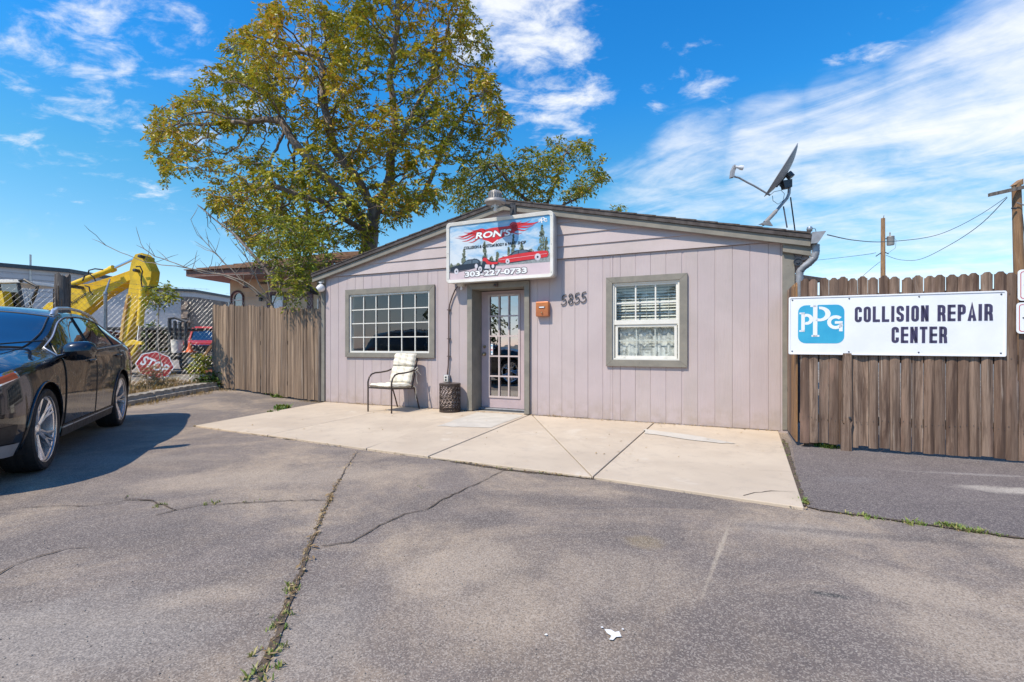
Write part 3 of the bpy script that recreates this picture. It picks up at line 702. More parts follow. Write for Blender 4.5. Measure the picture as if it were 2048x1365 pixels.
# left window
wl = MB()
def window_frame(name, x0, x1, z0, z1, t, y0, y1, mat='vinyl_white', parent=shop):
    mb = MB(); mb.box(x0, x1, y0, y1, z0, z0 + t); mb.box(x0, x1, y0, y1, z1 - t, z1); mb.box(x0, x0 + t, y0, y1, z0 + t, z1 - t); mb.box(x1 - t, x1, y0, y1, z0 + t, z1 - t)
    return mb.build(name, mat, parent, bevel=.002)
mitre_trim(.540, 2.575, .632, 2.468, .915, 2.205, 1.000, 2.105, -.036, -.002, 'grey_green_trim_wood')
w1 = window_frame('window', .625, 2.475, .992, 2.112, .040, -.012, .075)
ix0, ix1, iz0, iz1 = .665, 2.435, 1.032, 2.072
def panes_and_bars(par, x0, x1, z0, z1, nc, nr, t, yb, yg, barmat='vinyl_white', glass='window_glass', d=.014):
    for i in range(1, nc): x = x0 + (x1 - x0) * i / nc; MB().box(x - t / 2, x + t / 2, yb, yb + d, z0, z1).build('muntin', barmat, par)
    for j in range(1, nr):
        z = z0 + (z1 - z0) * j / nr
        MB().box(x0, x1, yb + .001, yb + d - .001, z - t / 2, z + t / 2).build('muntin', barmat, par)
    for i in range(nc):
        for j in range(nr):
            a0, a1 = x0 + (x1 - x0) * i / nc, x0 + (x1 - x0) * (i + 1) / nc; b0, b1 = z0 + (z1 - z0) * j / nr, z0 + (z1 - z0) * (j + 1) / nr
            k = random.uniform(-.0008, .0008)
            MB().add([(a0, yg - k, b0), (a1, yg + k, b0), (a1, yg + k * .5, b1), (a0, yg - k * .5, b1)], [(0, 1, 2, 3)]).build('pane', glass, par)
panes_and_bars(w1, ix0, ix1, iz0, iz1, 6, 4, .017, .004, .022)
MB().box(1.33, 1.47, -.0, .0, 1, 1)
# right window, double hung
mitre_trim(5.605, 6.745, 5.698, 6.640, .828, 2.145, .925, 2.058, -.036, -.002, 'grey_green_trim_wood')
w2 = window_frame('window', 5.690, 6.648, .917, 2.066, .032, -.010, .085)
up = window_frame('upper_sash', 5.722, 6.616, 1.470, 2.034, .026, .006, .040, parent=w2)
MB().box(5.722, 6.616, -.004, .05, 1.440, 1.505).build('meeting_rail', 'vinyl_white', w2, bevel=.003)
window_frame('lower_sash', 5.735, 6.603, .949, 1.440, .036, .012, .050, parent=w2)
panes_and_bars(w2, 5.748, 6.590, 1.505, 2.010, 3, 2, .020, .018, .030)
MB().add([(5.77, .034, .985), (6.568, .034, .985), (6.568, .034, 1.42), (5.77, .034, 1.42)], [(0, 1, 2, 3)]).build('pane', 'window_glass', w2)
for i in (1, 2): x = 5.77 + .798 * i / 3; MB().box(x - .008, x + .008, .037, .041, .985, 1.42).build('muntin', 'vinyl_white', w2)
MB().box(5.77, 6.568, .0375, .0405, 1.195, 1.211).build('muntin', 'vinyl_white', w2)
for x in (5.87, 6.45): MB().box(x - .018, x + .018, .006, .014, .955, .985).build('sash_lock', 'vinyl_white', w2, bevel=.002)
bl = thing('window_blind', 'cream venetian blind hanging inside the right-hand window', 'blind', tuple(FW(5.70, -.13, .95)), FRZ)
sl = MB()
for k in range(25):
    z = 1.08 - k * .044 if False else .02 + k * .043
    a = R(28); mb = None
slat = MB(); slat.add([(.02, -.021, -.011), (.92, -.021, -.011), (.92, .021, .011), (.02, .021, .011), (.02, -.021, -.008), (.92, -.021, -.008), (.92, .021, .014), (.02, .021, .014)], [(0, 3, 2, 1), (4, 5, 6, 7), (0, 1, 5, 4), (1, 2, 6, 5), (2, 3, 7, 6), (3, 0, 4, 7)])
sm = slat.mesh('blind_slat', 'blind_white')
for k in range(25): inst('blind_slat', sm, bl, (0, 0, .02 + k * .043), (R(16 + random.uniform(-3, 3)), R(random.uniform(-.25, .25)), 0))
MB().box(.01, .93, -.025, .025, 1.085, 1.13).build('headrail', 'blind_white', bl)
for x in (.16, .47, .78): MB().box(x - .002, x + .002, -.026, -.023, .0, 1.1).build('ladder_cord', 'blind_white', bl)
lc = MB(); P2 = []
for i in range(61):
    x = .02 + .90 * i / 60; P2.append([(x, .012 * math.sin(x * 46) + .006 * math.sin(x * 101 + 1), z) for z in (.01, .16, .32, .47)])
lc.grid(P2); o = lc.build('lace_curtain', 'lace_curtain', smooth=180); o.location = FW(5.70, -.085, .955); o.rotation_euler = (0, 0, FRZ)
tag(o, 'white patterned lace curtain covering the lower sash of the right-hand window', 'curtain')

# door in its deep recess
mitre_trim(3.245, 4.375, 3.338, 4.290, .036, 2.170, .036, 2.078, -.055, -.004, 'grey_green_trim_wood', sides='LRT')
MB().box(3.300, 3.336, -.003, .30, .036, 2.08).build('door_jamb', 'grey_green_trim_wood', shop)
MB().box(4.292, 4.328, -.003, .30, .036, 2.08).build('door_jamb', 'grey_green_trim_wood', shop)
MB().box(3.300, 4.328, -.003, .30, 2.082, 2.12).build('door_head', 'grey_green_trim_wood', shop)
MB().box(4.215, 4.291, .262, .300, .045, 2.08).build('door_stop', 'lilac_door', shop, bevel=.003)
MB().box(3.337, 4.291, .20, .34, .040, .060).build('threshold', 'galvanised_dull', shop, bevel=.003)
dr = MB(); dx0, dx1, dz0, dz1 = 3.342, 4.213, .066, 2.070
gx0, gx1, gz0, gz1 = 3.500, 4.050, .262, 1.985
wall_with_holes(dr, dx0, dx1, dz0, dz1, [(gx0, gx1, gz0, gz1)], .285, .325)
door = dr.build('door', 'lilac_door', shop, bevel=.002)
window_frame('glazing_bead', gx0 - .028, gx1 + .028, gz0 - .028, gz1 + .028, .034, .270, .286, 'muntin_lilac', door)
panes_and_bars(door, gx0, gx1, gz0, gz1, 3, 5, .024, .276, .302, 'muntin_lilac', 'door_glass', .02)
kb = MB(); kb.lathe([(0, -.07), (.018, -.068), (.027, -.055), (.028, -.04), (.02, -.028), (.012, -.02), (.012, -.008), (.03, -.006), (.032, 0)], 16, (3.405, .284, .985), (0, 1, 0)); kb.build('handle', 'brass', door, smooth=60)
kb = MB(); kb.lathe([(0, -.03), (.02, -.028), (.024, -.01), (.028, 0)], 16, (3.405, .284, 1.115), (0, 1, 0)); kb.build('lock', 'brass', door, smooth=60)
st = MB().box(3.515, 3.555, .298, .3005, .975, 1.165).build('door_sticker', 'sign_white'); st.location = FA; st.rotation_euler = (0, 0, FRZ); tag(st, 'narrow white sticker on the glass of the shop door', 'sticker')
for z, mt in ((1.06, 'red_ink'), (1.02, 'teal_logo'), (1.13, 'teal_logo')):
    MB().box(3.523, 3.547, .2970, .2985, z - .011, z + .011).build('sticker_mark', mt, st)

# things inside the office, seen dimly through the left window
def inside(name, label, cat, s, y, z=.03): return thing(name, label, cat, tuple(FW(s, -y, z)), FRZ)
dk = inside('desk', 'brown desk inside the office behind the grid window', 'desk', .9, 1.0)
MB().box(0, 1.5, 0, .6, .70, .74).build('desktop', 'desk_brown', dk); MB().box(.0, .04, 0, .6, 0, .70).build('side_panel', 'desk_brown', dk); MB().box(1.46, 1.5, 0, .6, 0, .70).build('side_panel', 'desk_brown', dk)
bx = inside('paper_tray', 'grey letter tray on the desk behind the grid window', 'tray', 1.0, 1.15, .77)
MB().box(0, .28, 0, .34, .0, .012).box(0, .28, 0, .34, .09, .10).box(0, .28, 0, .34, .17, .18).build('tray_shelf', 'grey_plastic', bx); MB().box(.005, .015, 0, .34, .012, .17).box(.265, .275, 0, .34, .012, .17).build('tray_side', 'grey_plastic', bx)
sw = MB().box(-.035, .035, -.006, 0, -.055, .055).build('wall_switch', 'vinyl_white'); sw.location = FW(1.45, -4.49, 1.35); sw.rotation_euler = (0, 0, FRZ); tag(sw, 'pale switch plate on the wall inside the office', 'switch')
oc = inside('office_chair', 'dark office chair standing inside behind the grid window', 'chair', 1.9, .75)
MB().box(-.24, .24, -.24, .24, .42, .50).build('seat', 'black_rubber', oc, bevel=.03); MB().box(-.22, .22, .18, .26, .55, 1.15).build('backrest', 'black_rubber', oc, bevel=.03)
MB().tube([(0, 0, .08), (0, 0, .42)], .03, 8).build('pillar', 'dark_metal', oc)
for k in range(5): a = k * 1.2566; MB().tube([(0, 0, .10), (.28 * math.cos(a), .28 * math.sin(a), .05)], .02, 6).build('foot', 'dark_metal', oc)
pp = inside('potted_plant', 'leafy pot plant inside the office behind the grid window', 'plant', 1.75, 1.05, .77)
MB().lathe([(0, 0), (.07, 0), (.09, .15), (.08, .15), (.075, .13), (0, .13)], 14).build('pot', 'rust_red', pp, smooth=50)
# ------------------------------------------------------------------ things on the front of the shop (facade frame)
def fthing(name, label, cat, s, o, z, group=None): return thing(name, label, cat, tuple(FW(s, o, z)), FRZ, group)
def rrect(x0, x1, z0, z1, r, n=5):
    pts = []
    for cx, cz, a0 in ((x1 - r, z1 - r, 0), (x0 + r, z1 - r, 90), (x0 + r, z0 + r, 180), (x1 - r, z0 + r, 270)):
        for k in range(n + 1): a = R(a0 + 90 * k / n); pts.append((cx + r * math.cos(a), cz + r * math.sin(a)))
    return pts
sg = fthing('shop_sign', 'big white-framed cabinet sign with cars and flames above the door', 'sign', 2.945, .20, 2.18)
sgR = R(0.0); SWd, SHt = 1.895, 1.005
prof = rrect(0, SWd, 0, SHt, .06)
mb = MB().prism([(x, .002, z) for x, z in prof], (0, .150, 0)); mb.build('cabinet', 'sign_side_grey', sg, smooth=30)
ou = rrect(-.004, SWd + .004, -.004, SHt + .004, .062); inn = rrect(.050, SWd - .050, .050, SHt - .050, .03)
mb = MB(); N = len(ou)
for (yo, yi) in ((-.030, -.022),):
    vs = [(x, .03, z) for x, z in ou] + [(x, yo + .006, z) for x, z in ou] + [(x + (SWd / 2 - x) * .008, yo, z + (SHt / 2 - z) * .012) for x, z in ou] + [(x, yi, z) for x, z in inn] + [(x, -.003, z) for x, z in inn]
    fs = []
    for ring in range(4):
        for k in range(N): a, b = ring * N + k, ring * N + (k + 1) % N; fs.append((a, a + N, b + N, b))
    mb.add(vs, fs)
mb.build('frame', 'sign_frame_white', sg, smooth=35)
fx0, fx1, fz0, fz1 = .05, SWd - .05, .05, SHt - .05
MB().box(fx0, fx1, -.006, .001, fz0, fz1).build('printed_panel', 'print_sky' if 0 else 'sign_print_sky', sg)
FWd, FHt = fx1 - fx0, fz1 - fz0
def PX(a, b, y): return (fx0 + a * FWd, y, fz0 + b * FHt)     # position on the print, 0..1
def flat(name, polys, mat, y, t=.0015):
    mb = MB()
    for p in polys: mb.prism([PX(a, b, y) for a, b in p], (0, t, 0))
    return mb.build(name, mat, sg)
flat('printed_ground', [[(0, 0), (1, 0), (1, .30), (.75, .27), (.5, .24), (.25, .19), (0, .17)]], 'print_ground', -.0078)
rr = random.Random(4); trees = []; trees2 = []
hills = [[(0, .20)] + [(k / 24, .285 + .05 * (k / 24) + rr.uniform(-.012, .018)) for k in range(25)] + [(1, .20)]]
flat('printed_hills', hills, 'print_hill', -.0080)
for cx, w, b0, h in ((.155, .030, .27, .27), (.37, .036, .28, .36), (.50, .026, .26, .18), (.655, .026, .34, .38), (.61, .014, .32, .18), (.735, .024, .38, .17), (.925, .045, .32, .50), (.965, .03, .28, .34), (.02, .03, .20, .10), (.09, .045, .24, .06), (.27, .05, .27, .08), (.44, .035, .27, .09), (.56, .04, .28, .07), (.82, .07, .40, .03)):
    for k in range(int(60 * (h / .3) ** .6)):
        t = rr.random() ** .8; ww = w * (1 - t) ** .55 * (.35 + .65 * rr.random()); x = cx + rr.uniform(-ww, ww); z = b0 + h * t; r_ = .010 + .009 * rr.random(); x = min(.99, max(.01, x))
        pl = [(x + r_ * .55 * math.cos(a + .3) * rr.uniform(.6, 1.3), z + r_ * 1.5 * math.sin(a + .3) * rr.uniform(.6, 1.3)) for a in (0, 1.05, 2.1, 3.14, 4.2, 5.2)]
        (trees if rr.random() < .7 else trees2).append(pl)
flat('printed_trees', trees, 'print_tree', -.0084, .001)['kind'] = 'stuff'; flat('printed_tree_highlights', trees2, 'print_tree_light', -.0088, .001)['kind'] = 'stuff'
def ell(cx, cy, rx, ry, n=14): return [(cx + rx * math.cos(2 * math.pi * k / n), cy + ry * math.sin(2 * math.pi * k / n)) for k in range(n)]
flat('printed_dark_car', [[(.005, .155), (.01, .235), (.05, .255), (.13, .27), (.17, .335), (.20, .355), (.285, .36), (.315, .33), (.33, .29), (.33, .20), (.22, .185), (.05, .145)]], 'print_black_car', -.0090)
flat('printed_car_glass', [[(.145, .275), (.18, .335), (.235, .34), (.235, .28)], [(.245, .28), (.245, .34), (.28, .345), (.305, .32), (.31, .285)]], 'print_window', -.0096)
flat('printed_red_car', [[(.505, .265), (.508, .325), (.56, .352), (.62, .362), (.655, .372), (.70, .385), (.78, .392), (.84, .398), (.95, .398), (.975, .385), (.985, .33), (.97, .29), (.90, .275), (.75, .262), (.60, .245), (.54, .25)]], 'red_ink', -.0090)
flat('printed_red_car_roof', [[(.605, .36), (.65, .42), (.68, .445), (.74, .452), (.785, .44), (.84, .398), (.70, .385)]], 'print_black_car', -.0093)
flat('printed_chrome_line', [[(.51, .300), (.70, .318), (.97, .345), (.97, .350), (.70, .323), (.51, .305)]], 'print_wheel', -.0096)
flat('printed_car_shadow', [[(.50, .245), (.60, .225), (.86, .262), (.985, .285), (.97, .30), (.60, .245)], [(.0, .135), (.06, .125), (.30, .195), (.30, .205), (.06, .14), (0, .15)]], 'print_black_car', -.0086)
flat('printed_car_glass', [[(.635, .372), (.665, .415), (.70, .435), (.70, .382)], [(.708, .384), (.708, .437), (.745, .44), (.775, .432), (.80, .40)]], 'print_window', -.0099)
flat('printed_motorcycle', [ell(.325, .165, .035, .085), ell(.455, .20, .028, .065), [(.33, .16), (.35, .30), (.345, .37), (.375, .39), (.40, .34), (.43, .30), (.50, .28), (.515, .23), (.46, .20), (.40, .13)]], 'print_black_car', -.0102)
flat('printed_motorcycle_body', [[(.345, .31), (.36, .365), (.39, .36), (.41, .30), (.44, .275), (.505, .27), (.50, .235), (.44, .23), (.40, .24), (.375, .30)]], 'red_ink', -.0108)
flat('printed_wheels', [ell(.075, .155, .022, .055), ell(.285, .225, .016, .045), ell(.325, .165, .020, .052), ell(.455, .20, .014, .035), ell(.60, .265, .020, .045), ell(.885, .30, .028, .062), [(.37, .17), (.38, .24), (.42, .235), (.43, .16)]], 'print_wheel', -.0114)
flat('printed_wheel_hubs', [ell(.075, .155, .007, .018), ell(.325, .165, .006, .016), ell(.885, .30, .009, .02), ell(.60, .265, .006, .014)], 'print_black_car', -.0120)
# flame band with licks both ways and the heart point
fl = [[(.27, .80), (.33, .86), (.45, .885), (.60, .885), (.66, .90), (.70, .80), (.62, .74), (.50, .66), (.45, .60), (.40, .66), (.30, .735)]]
for x0, z0, x1, z1, w in ((.32, .83, .09, .80, .03), (.32, .79, .10, .75, .022), (.34, .84, .15, .86, .022), (.33, .76, .13, .70, .022), (.36, .73, .20, .665, .02), (.38, .85, .22, .90, .016), (.30, .81, .05, .775, .012),
                          (.64, .85, .90, .90, .028), (.64, .81, .86, .86, .022), (.63, .88, .82, .94, .020), (.66, .78, .80, .80, .018), (.62, .90, .74, .955, .014), (.60, .76, .74, .74, .016), (.66, .86, .94, .925, .012)):
    pts_t, pts_b = [], []
    for k in range(9):
        t = k / 8; x = x0 + (x1 - x0) * t; z = z0 + (z1 - z0) * t + .022 * math.sin(t * 6.5) * (1 - t * .3); ww = w * (1 - t) ** .8
        pts_t.append((x, z + ww)); pts_b.append((x, z - ww))
    fl.append(pts_t + pts_b[::-1])
fl_o = flat('printed_flames', fl, 'red_ink', -.0090, .0012)
def sign_text(name, txt, a0, a1, b0, b1, y, mat, outline=0.0, par=sg, lift=0, skewz=0, **k):
    x0, x1, z0, z1 = fx0 + a0 * FWd, fx0 + a1 * FWd, fz0 + b0 * FHt, fz0 + b1 * FHt
    if outline:
        b = dict(k); b['bold'] = k.get('bold', 0) + outline
        vs, fs = fit_text(txt, x0 - .008, x1 + .008, z0 - .008, z1 + .008, y + .0006, **b); MB().add([(v[0], v[1], v[2] + (v[0] - x0) * skewz) for v in vs], fs).build(name + '_outline', 'letter_black', par)
    vs, fs = fit_text(txt, x0, x1, z0, z1, y, **k); MB().add([(v[0], v[1], v[2] + (v[0] - x0) * skewz) for v in vs], fs).build(name, mat, par)
sign_text('shop_name', "RON'S", .275, .635, .715, .835, -.0108, 'letter_white', .022, shear=.18, bold=.035)
sign_text('slogan', 'COLLISION & CUSTOM BODY & PAINT SHOP', .155, .775, .545, .600, -.0106, 'letter_black', 0, bold=.03, shear=.12)
sign_text('phone_number', '303-227-0733', .165, .785, .035, .140, -.0130, 'letter_white', .035, bold=.045)
flat('heart_swoosh', [[(.385, .665), (.40, .66), (.452, .61), (.50, .665), (.512, .66), (.452, .578)]], 'letter_white', -.0106)

def ppg_logo(mb, x0, x1, z0, z1, y, t=.0012, mi=0, small=False):
    """the three white letters p P G of the emblem"""
    w, h = x1 - x0, z1 - z0
    X = lambda a: x0 + a * w; Z = lambda b: z0 + b * h
    def ring(cx, cz, ro, ri_, a0, a1, asp=1.0, n=14, innerx=1.0):
        pts = [(cx + ro * math.cos(R(a0 + (a1 - a0) * k / n)), cz + ro * asp * math.sin(R(a0 + (a1 - a0) * k / n))) for k in range(n + 1)]
        pin = [(cx + ri_ * innerx * math.cos(R(a0 + (a1 - a0) * k / n)), cz + ri_ * asp * 1.0 * math.sin(R(a0 + (a1 - a0) * k / n))) for k in range(n + 1)]
        for k in range(n):
            q = [pts[k], pts[k + 1], pin[k + 1], pin[k]]; mb.prism([(X(a), y, Z(b)) for a, b in q], (0, t, 0), mi)
    def rect(a0, a1, b0, b1): mb.prism([(X(a0), y, Z(b0)), (X(a1), y, Z(b0)), (X(a1), y, Z(b1)), (X(a0), y, Z(b1))], (0, t, 0), mi)
    asp = w / h
    # small p
    rect(.070, .150, .30, .80); rect(.030, .150, .30, .345); rect(.030, .150, .765, .81)
    ring(.190, .63, .145, .070, -110, 125, asp * .98, innerx=.85)
    # tall P
    rect(.330, .425, .17, 1.0); rect(.300, .470, .17, .215); rect(.270, .40, .95, 1.0)
    ring(.475, .765, .235, .150, -112, 95, asp * .80, innerx=.80)
    # G
    ring(.815, .545, .180, .098, 45, 335, asp * .98, innerx=1.0)
    rect(.80, .965, .505, .57); rect(.89, .965, .31, .53)
mb = MB(); lw = .16; ppg_logo(mb, fx1 - .20, fx1 - .045, fz1 - .135, fz1 - .03, -.0095, .001); mb.build('small_emblem', 'letter_white', sg)
for x in (.03, SWd - .03):
    for z in (.07, .5, .93):
        MB().lathe([(0, -.004), (.006, -.003), (.007, 0)], 8, (x, -.027, z), (0, 1, 0)).build('screw', 'galvanised_dull', sg, smooth=60)
for x in (.25, 1.6):
    MB().box(x, x + .08, .152, .195, .15, .85).build('mounting_bracket', 'dark_metal', sg)

# finned barn lamp on its arm at the ridge
lp = fthing('gable_lamp', 'grey finned yard lamp with glass globe hanging over the sign', 'lamp', 3.965, .44, 3.16)
MB().lathe([(0, .395), (.02, .395), (.025, .375), (.075, .368), (.085, .352), (.088, .26), (.10, .245), (.15, .232), (.165, .215), (.166, .185), (.155, .175), (.150, .185), (.10, .200), (0, .205)], 36).build('housing', 'lamp_grey', lp, smooth=40)
for k in range(20):
    a = 2 * math.pi * k / 20; c, s_ = math.cos(a), math.sin(a); d = .0045
    q = [(.084, .36), (.094, .36), (.104, .33), (.106, .255), (.084, .25)]
    MB().prism([(r * c - s_ * d, r * s_ + c * d, z) for r, z in q], (s_ * 2 * d, -c * 2 * d, 0)).build('fin', 'lamp_grey', lp)
MB().lathe([(.066, .175), (.072, .15), (.070, .10), (.058, .06), (.035, .025), (.0, .012)], 24).build('globe', 'clear_glass', lp, smooth=180)
MB().lathe([(0, .05), (.02, .06), (.028, .09), (.02, .13), (.016, .175), (0, .175)], 14).build('bulb', 'letter_white', lp, smooth=60)
MB().tube([(.06, .10, .20), (.13, .25, .175), (.16, .34, .17)], .014, 8).build('arm', 'dark_metal', lp, smooth=60)
MB().box(.11, .21, .315, .335, .06, .26).build('mounting_plate', 'dark_metal', lp, bevel=.004)
MB().tube([(.15, .31, .20), (.17, .27, .13), (.15, .28, .05), (.10, .28, .0), (.02, .27, -.02)], .006, 6).build('cable', 'dark_metal', lp, smooth=60)

# junction box with small sensor below the sign, conduit down the wall to an outlet
jb = fthing('sensor_box', 'small white junction box with a photocell under the cabinet sign', 'electrical box', 3.13, .0, 2.08)
MB().box(-.055, .055, -.09, -.002, .06, .135).build('box', 'sign_frame_white', jb, bevel=.006)
MB().lathe([(0, 0), (.018, 0), (.02, .03), (.012, .06)], 12, (0, -.045, .0)).build('photocell', 'sign_white', jb, smooth=50)
cd = MB(); cd.tube([FW(3.07, .045, 2.16), FW(3.00, .035, 2.09), FW(2.94, .03, 1.98), FW(2.885, .03, 1.84), FW(2.868, .03, 1.70), FW(2.868, .03, 1.10), FW(2.860, .03, .80), FW(2.840, .03, .63)], .0125, 8)
cdo = cd.build('conduit', 'conduit_paint', smooth=60); tag(cdo, 'thin brown conduit running down the wall from sign to outlet', 'conduit')
for z in (1.75, 1.25, .95):
    q = FW(2.868, .03, z); 
    mb = MB(); mb.box(-.028, .028, -.016, .028, -.007, .007); o = mb.build('clamp', 'conduit_paint', cdo); o.location = q; o.rotation_euler = (0, 0, FRZ)
ob = fthing('outlet_box', 'grey weatherproof outlet box on the wall above the pierced stool', 'electrical box', 2.835, .0, .50)
MB().box(-.055, .055, -.065, -.003, .0, .13).build('housing', 'galvanised', ob, bevel=.008)
MB().box(-.042, .042, -.072, -.066, .012, .118).build('cover', 'sign_frame_white', ob, bevel=.003)
for z in (.042, .088): MB().box(-.016, .016, -.075, -.0725, z - .014, z + .014).build('socket', 'black_plastic', ob)
# peephole camera over the door
pc = fthing('door_camera', 'tiny brown camera above the shop door', 'camera', 3.80, .056, 2.125)
MB().box(-.035, .035, -.05, -.0, -.025, .025).build('housing', 'conduit_paint', pc, bevel=.01); MB().lathe([(0, -.066), (.014, -.064), (.016, -.05)], 12, (0, 0, 0), (0, 1, 0)).build('lens', 'black_plastic', pc, smooth=50)
# security camera at the left corner
sc = fthing('security_camera', 'white dome security camera on the left corner of the shop', 'camera', -.045, .03, 2.26)
sc.scale = (.78, .78, .78)
MB().lathe([(0, .16), (.045, .16), (.05, .145), (.03, .13), (.02, .10)], 20, (0, -.06, 0)).build('base', 'camera_white', sc, smooth=50)
MB().tube([(0, -.06, .10), (0, -.065, .05)], .02, 12).build('stem', 'camera_white', sc, smooth=60)
MB().lathe([(0, .105), (.055, .10), (.085, .075), (.098, .03), (.095, -.01), (.075, -.06), (.055, -.085), (.05, -.09)], 28, (0, -.075, -.0), (.45, .75, .45)).build('shell', 'camera_white', sc, smooth=60)
MB().lathe([(.05, -.088), (.03, -.105), (0, -.11)], 20, (0, -.075, 0), (.45, .75, .45)).build('lens', 'black_plastic', sc, smooth=60)
# mailbox
mbx = fthing('mailbox', 'copper-coloured letter box with a slot and knob right of the door', 'mailbox', 4.50, .0, 1.59)
MB().box(0, .213, -.085, -.004, 0, .232).build('body', 'copper_paint', mbx, bevel=.010)
MB().box(.055, .155, -.092, -.083, .128, .158).build('slot_plate', 'bronze_metal', mbx, bevel=.002); MB().box(.063, .147, -.0945, -.092, .135, .151).build('name_card', 'sign_white', mbx)
MB().lathe([(0, -.03), (.010, -.026), (.012, -.015), (.006, -.008), (.006, 0)], 12, (.107, -.084, .06), (0, 1, 0)).build('knob', 'brass', mbx, smooth=60)
# house number 5855: four separate bent strips standing off the wall
hn = fthing('house_number', 'dark metal house number 5855 on the wall between door and window', 'house number', 4.905, .0, 1.76)
def digit(kind, cx, cz):
    if kind == '5': pts = [(.075, .16), (.022, .145), (.012, .085), (.045, .098), (.068, .078), (.072, .045), (.05, .015), (.015, .005), (-.01, .022)]
    else: pts = [(.045, .085), (.07, .11), (.068, .145), (.042, .158), (.018, .14), (.02, .112), (.045, .085), (.07, .055), (.068, .02), (.038, .004), (.008, .02), (.012, .055), (.045, .085)]
    mb = MB(); P = []
    # smooth the path
    sm = []
    n = len(pts)
    for i in range(n - 1):
        p0, p1, p2, p3 = pts[max(i - 1, 0)], pts[i], pts[i + 1], pts[min(i + 2, n - 1)]
        for k in range(5):
            t = k / 5; sm.append(tuple(.5 * ((2 * p1[j]) + (-p0[j] + p2[j]) * t + (2 * p0[j] - 5 * p1[j] + 4 * p2[j] - p3[j]) * t * t + (-p0[j] + 3 * p1[j] - 3 * p2[j] + p3[j]) * t ** 3) for j in (0, 1)))
    sm.append(pts[-1])
    for i, (x, z) in enumerate(sm):
        a, b = sm[max(i - 1, 0)], sm[min(i + 1, len(sm) - 1)]; t = Vector((b[0] - a[0], 0, b[1] - a[1])).normalized(); nx, nz = -t.z * .0058, t.x * .0058
        X, Z = cx + x, cz + z
        P.append([(X + nx, -.022, Z + nz), (X - nx, -.022, Z - nz), (X - nx, -.010, Z - nz), (X + nx, -.010, Z + nz), (X + nx, -.022, Z + nz)])
    mb.grid(P, flip=True); return mb.build('digit', 'dark_metal', hn)
for k, ch in enumerate('5855'): digit(ch, .0 + k * .105, .0 + k * .010)

# pierced metal drum stool
ds = fthing('drum_stool', 'round pierced metal garden stool standing by the conduit', 'stool', 3.005, .21, PT)
RR, HH = .172, .475; mb = MB()
nu, nv = 30, 11
hole = []
# lattice wall made of crossing curved bars, with small rings at the crossings
for sgn in (1, -1):
    for k in range(nu // 2 + 3):
        a0 = 2 * math.pi * k / (nu // 2 + 3); pts = []
        for t in range(25):
            z = .035 + (HH - .07) * t / 24; a = a0 + sgn * (t / 24 * 2.2 + .09 * math.sin(t / 24 * 6.283 * 5)); pts.append((RR * math.cos(a), RR * math.sin(a), z))
        mb.tube(pts, .0045, 4)
mb.build('lattice', 'bronze_metal', ds, smooth=60, kind='stuff')
mb = MB()
for j in range(8):
    for k in range(18):
        a = 2 * math.pi * (k + .5 * (j % 2)) / 18; z = .06 + (HH - .12) * j / 7; c = Vector((RR * math.cos(a), RR * math.sin(a), z)); n_ = Vector((math.cos(a), math.sin(a), 0)); e = Vector((-math.sin(a), math.cos(a), 0))
        q = [c + n_ * .007 + (e * math.cos(t) + Vector((0, 0, 1)) * math.sin(t)) * .013 for t in [k2 * math.pi / 3 for k2 in range(6)]]
        mb.add(q, [tuple(range(6))])
mb.build('lattice_boss', 'bronze_metal', ds, kind='stuff')
MB().lathe([(0, HH + .004), (RR + .004, HH + .004), (RR + .008, HH), (RR + .008, HH - .035), (RR + .002, HH - .035)], 32).build('top', 'bronze_metal', ds, smooth=40)
MB().lathe([(RR + .006, 0), (RR + .008, .02), (RR + .006, .04), (RR, .04), (RR - .004, 0)], 32).build('base_ring', 'bronze_metal', ds, smooth=40)

# patio chair; local +x is the way it faces
q = [Vector((-2.42, 8.01, 0)), Vector((-2.04, 7.61, 0)), Vector((-1.67, 8.19, 0)), Vector((-2.06, 8.73, 0))]
fc = (q[0] + q[1]) / 2; rc = (q[2] + q[3]) / 2; ctr = (fc + rc) / 2; fwd = (fc - rc)
ch = thing('patio_chair', 'bronze metal patio armchair with cream striped cushions under the grid window', 'chair', (ctr.x, ctr.y, PT), math.atan2(fwd.y, fwd.x))
cw = .265; rl = .0125
def sq(mb, pts, r=rl): mb.tube(pts, r, 8)
for s_ in (1, -1):
    mb = MB(); sq(mb, [(.30, s_ * cw, 0), (.30, s_ * cw, .22), (.30, s_ * cw, .44)]); mb.build('leg', 'bronze_metal', ch, smooth=60)
    mb = MB(); sq(mb, [(-.40, s_ * (cw - .01), 0), (-.33, s_ * (cw - .01), .20), (-.24, s_ * (cw - .01), .42)]); mb.build('leg', 'bronze_metal', ch, smooth=60)
    mb = MB(); sq(mb, [(.30, s_ * cw, .42), (.30, s_ * cw, .50), (.275, s_ * cw, .575), (.22, s_ * cw, .625), (.14, s_ * cw, .645), (.0, s_ * cw, .648), (-.15, s_ * cw, .662), (-.30, s_ * cw, .70), (-.34, s_ * cw, .705)], .014); mb.build('armrest', 'bronze_metal', ch, smooth=60)
mb = MB()
for s_ in (1, -1): sq(mb, [(.30, s_ * (cw - .012), .405), (.0, s_ * (cw - .012), .385), (-.22, s_ * (cw - .012), .37)])
sq(mb, [(.30, -cw, .405), (.30, cw, .405)]); sq(mb, [(-.22, -cw, .37), (-.22, cw, .37)]); mb.build('seat_frame', 'bronze_metal', ch, smooth=60)
mb = MB()
for s_ in (1, -1): sq(mb, [(-.22, s_ * .235, .37), (-.30, s_ * .235, .62), (-.37, s_ * .235, .88)])
sq(mb, [(-.37, -.235, .88), (-.37, .235, .88)]); mb.build('back_frame', 'bronze_metal', ch, smooth=60)
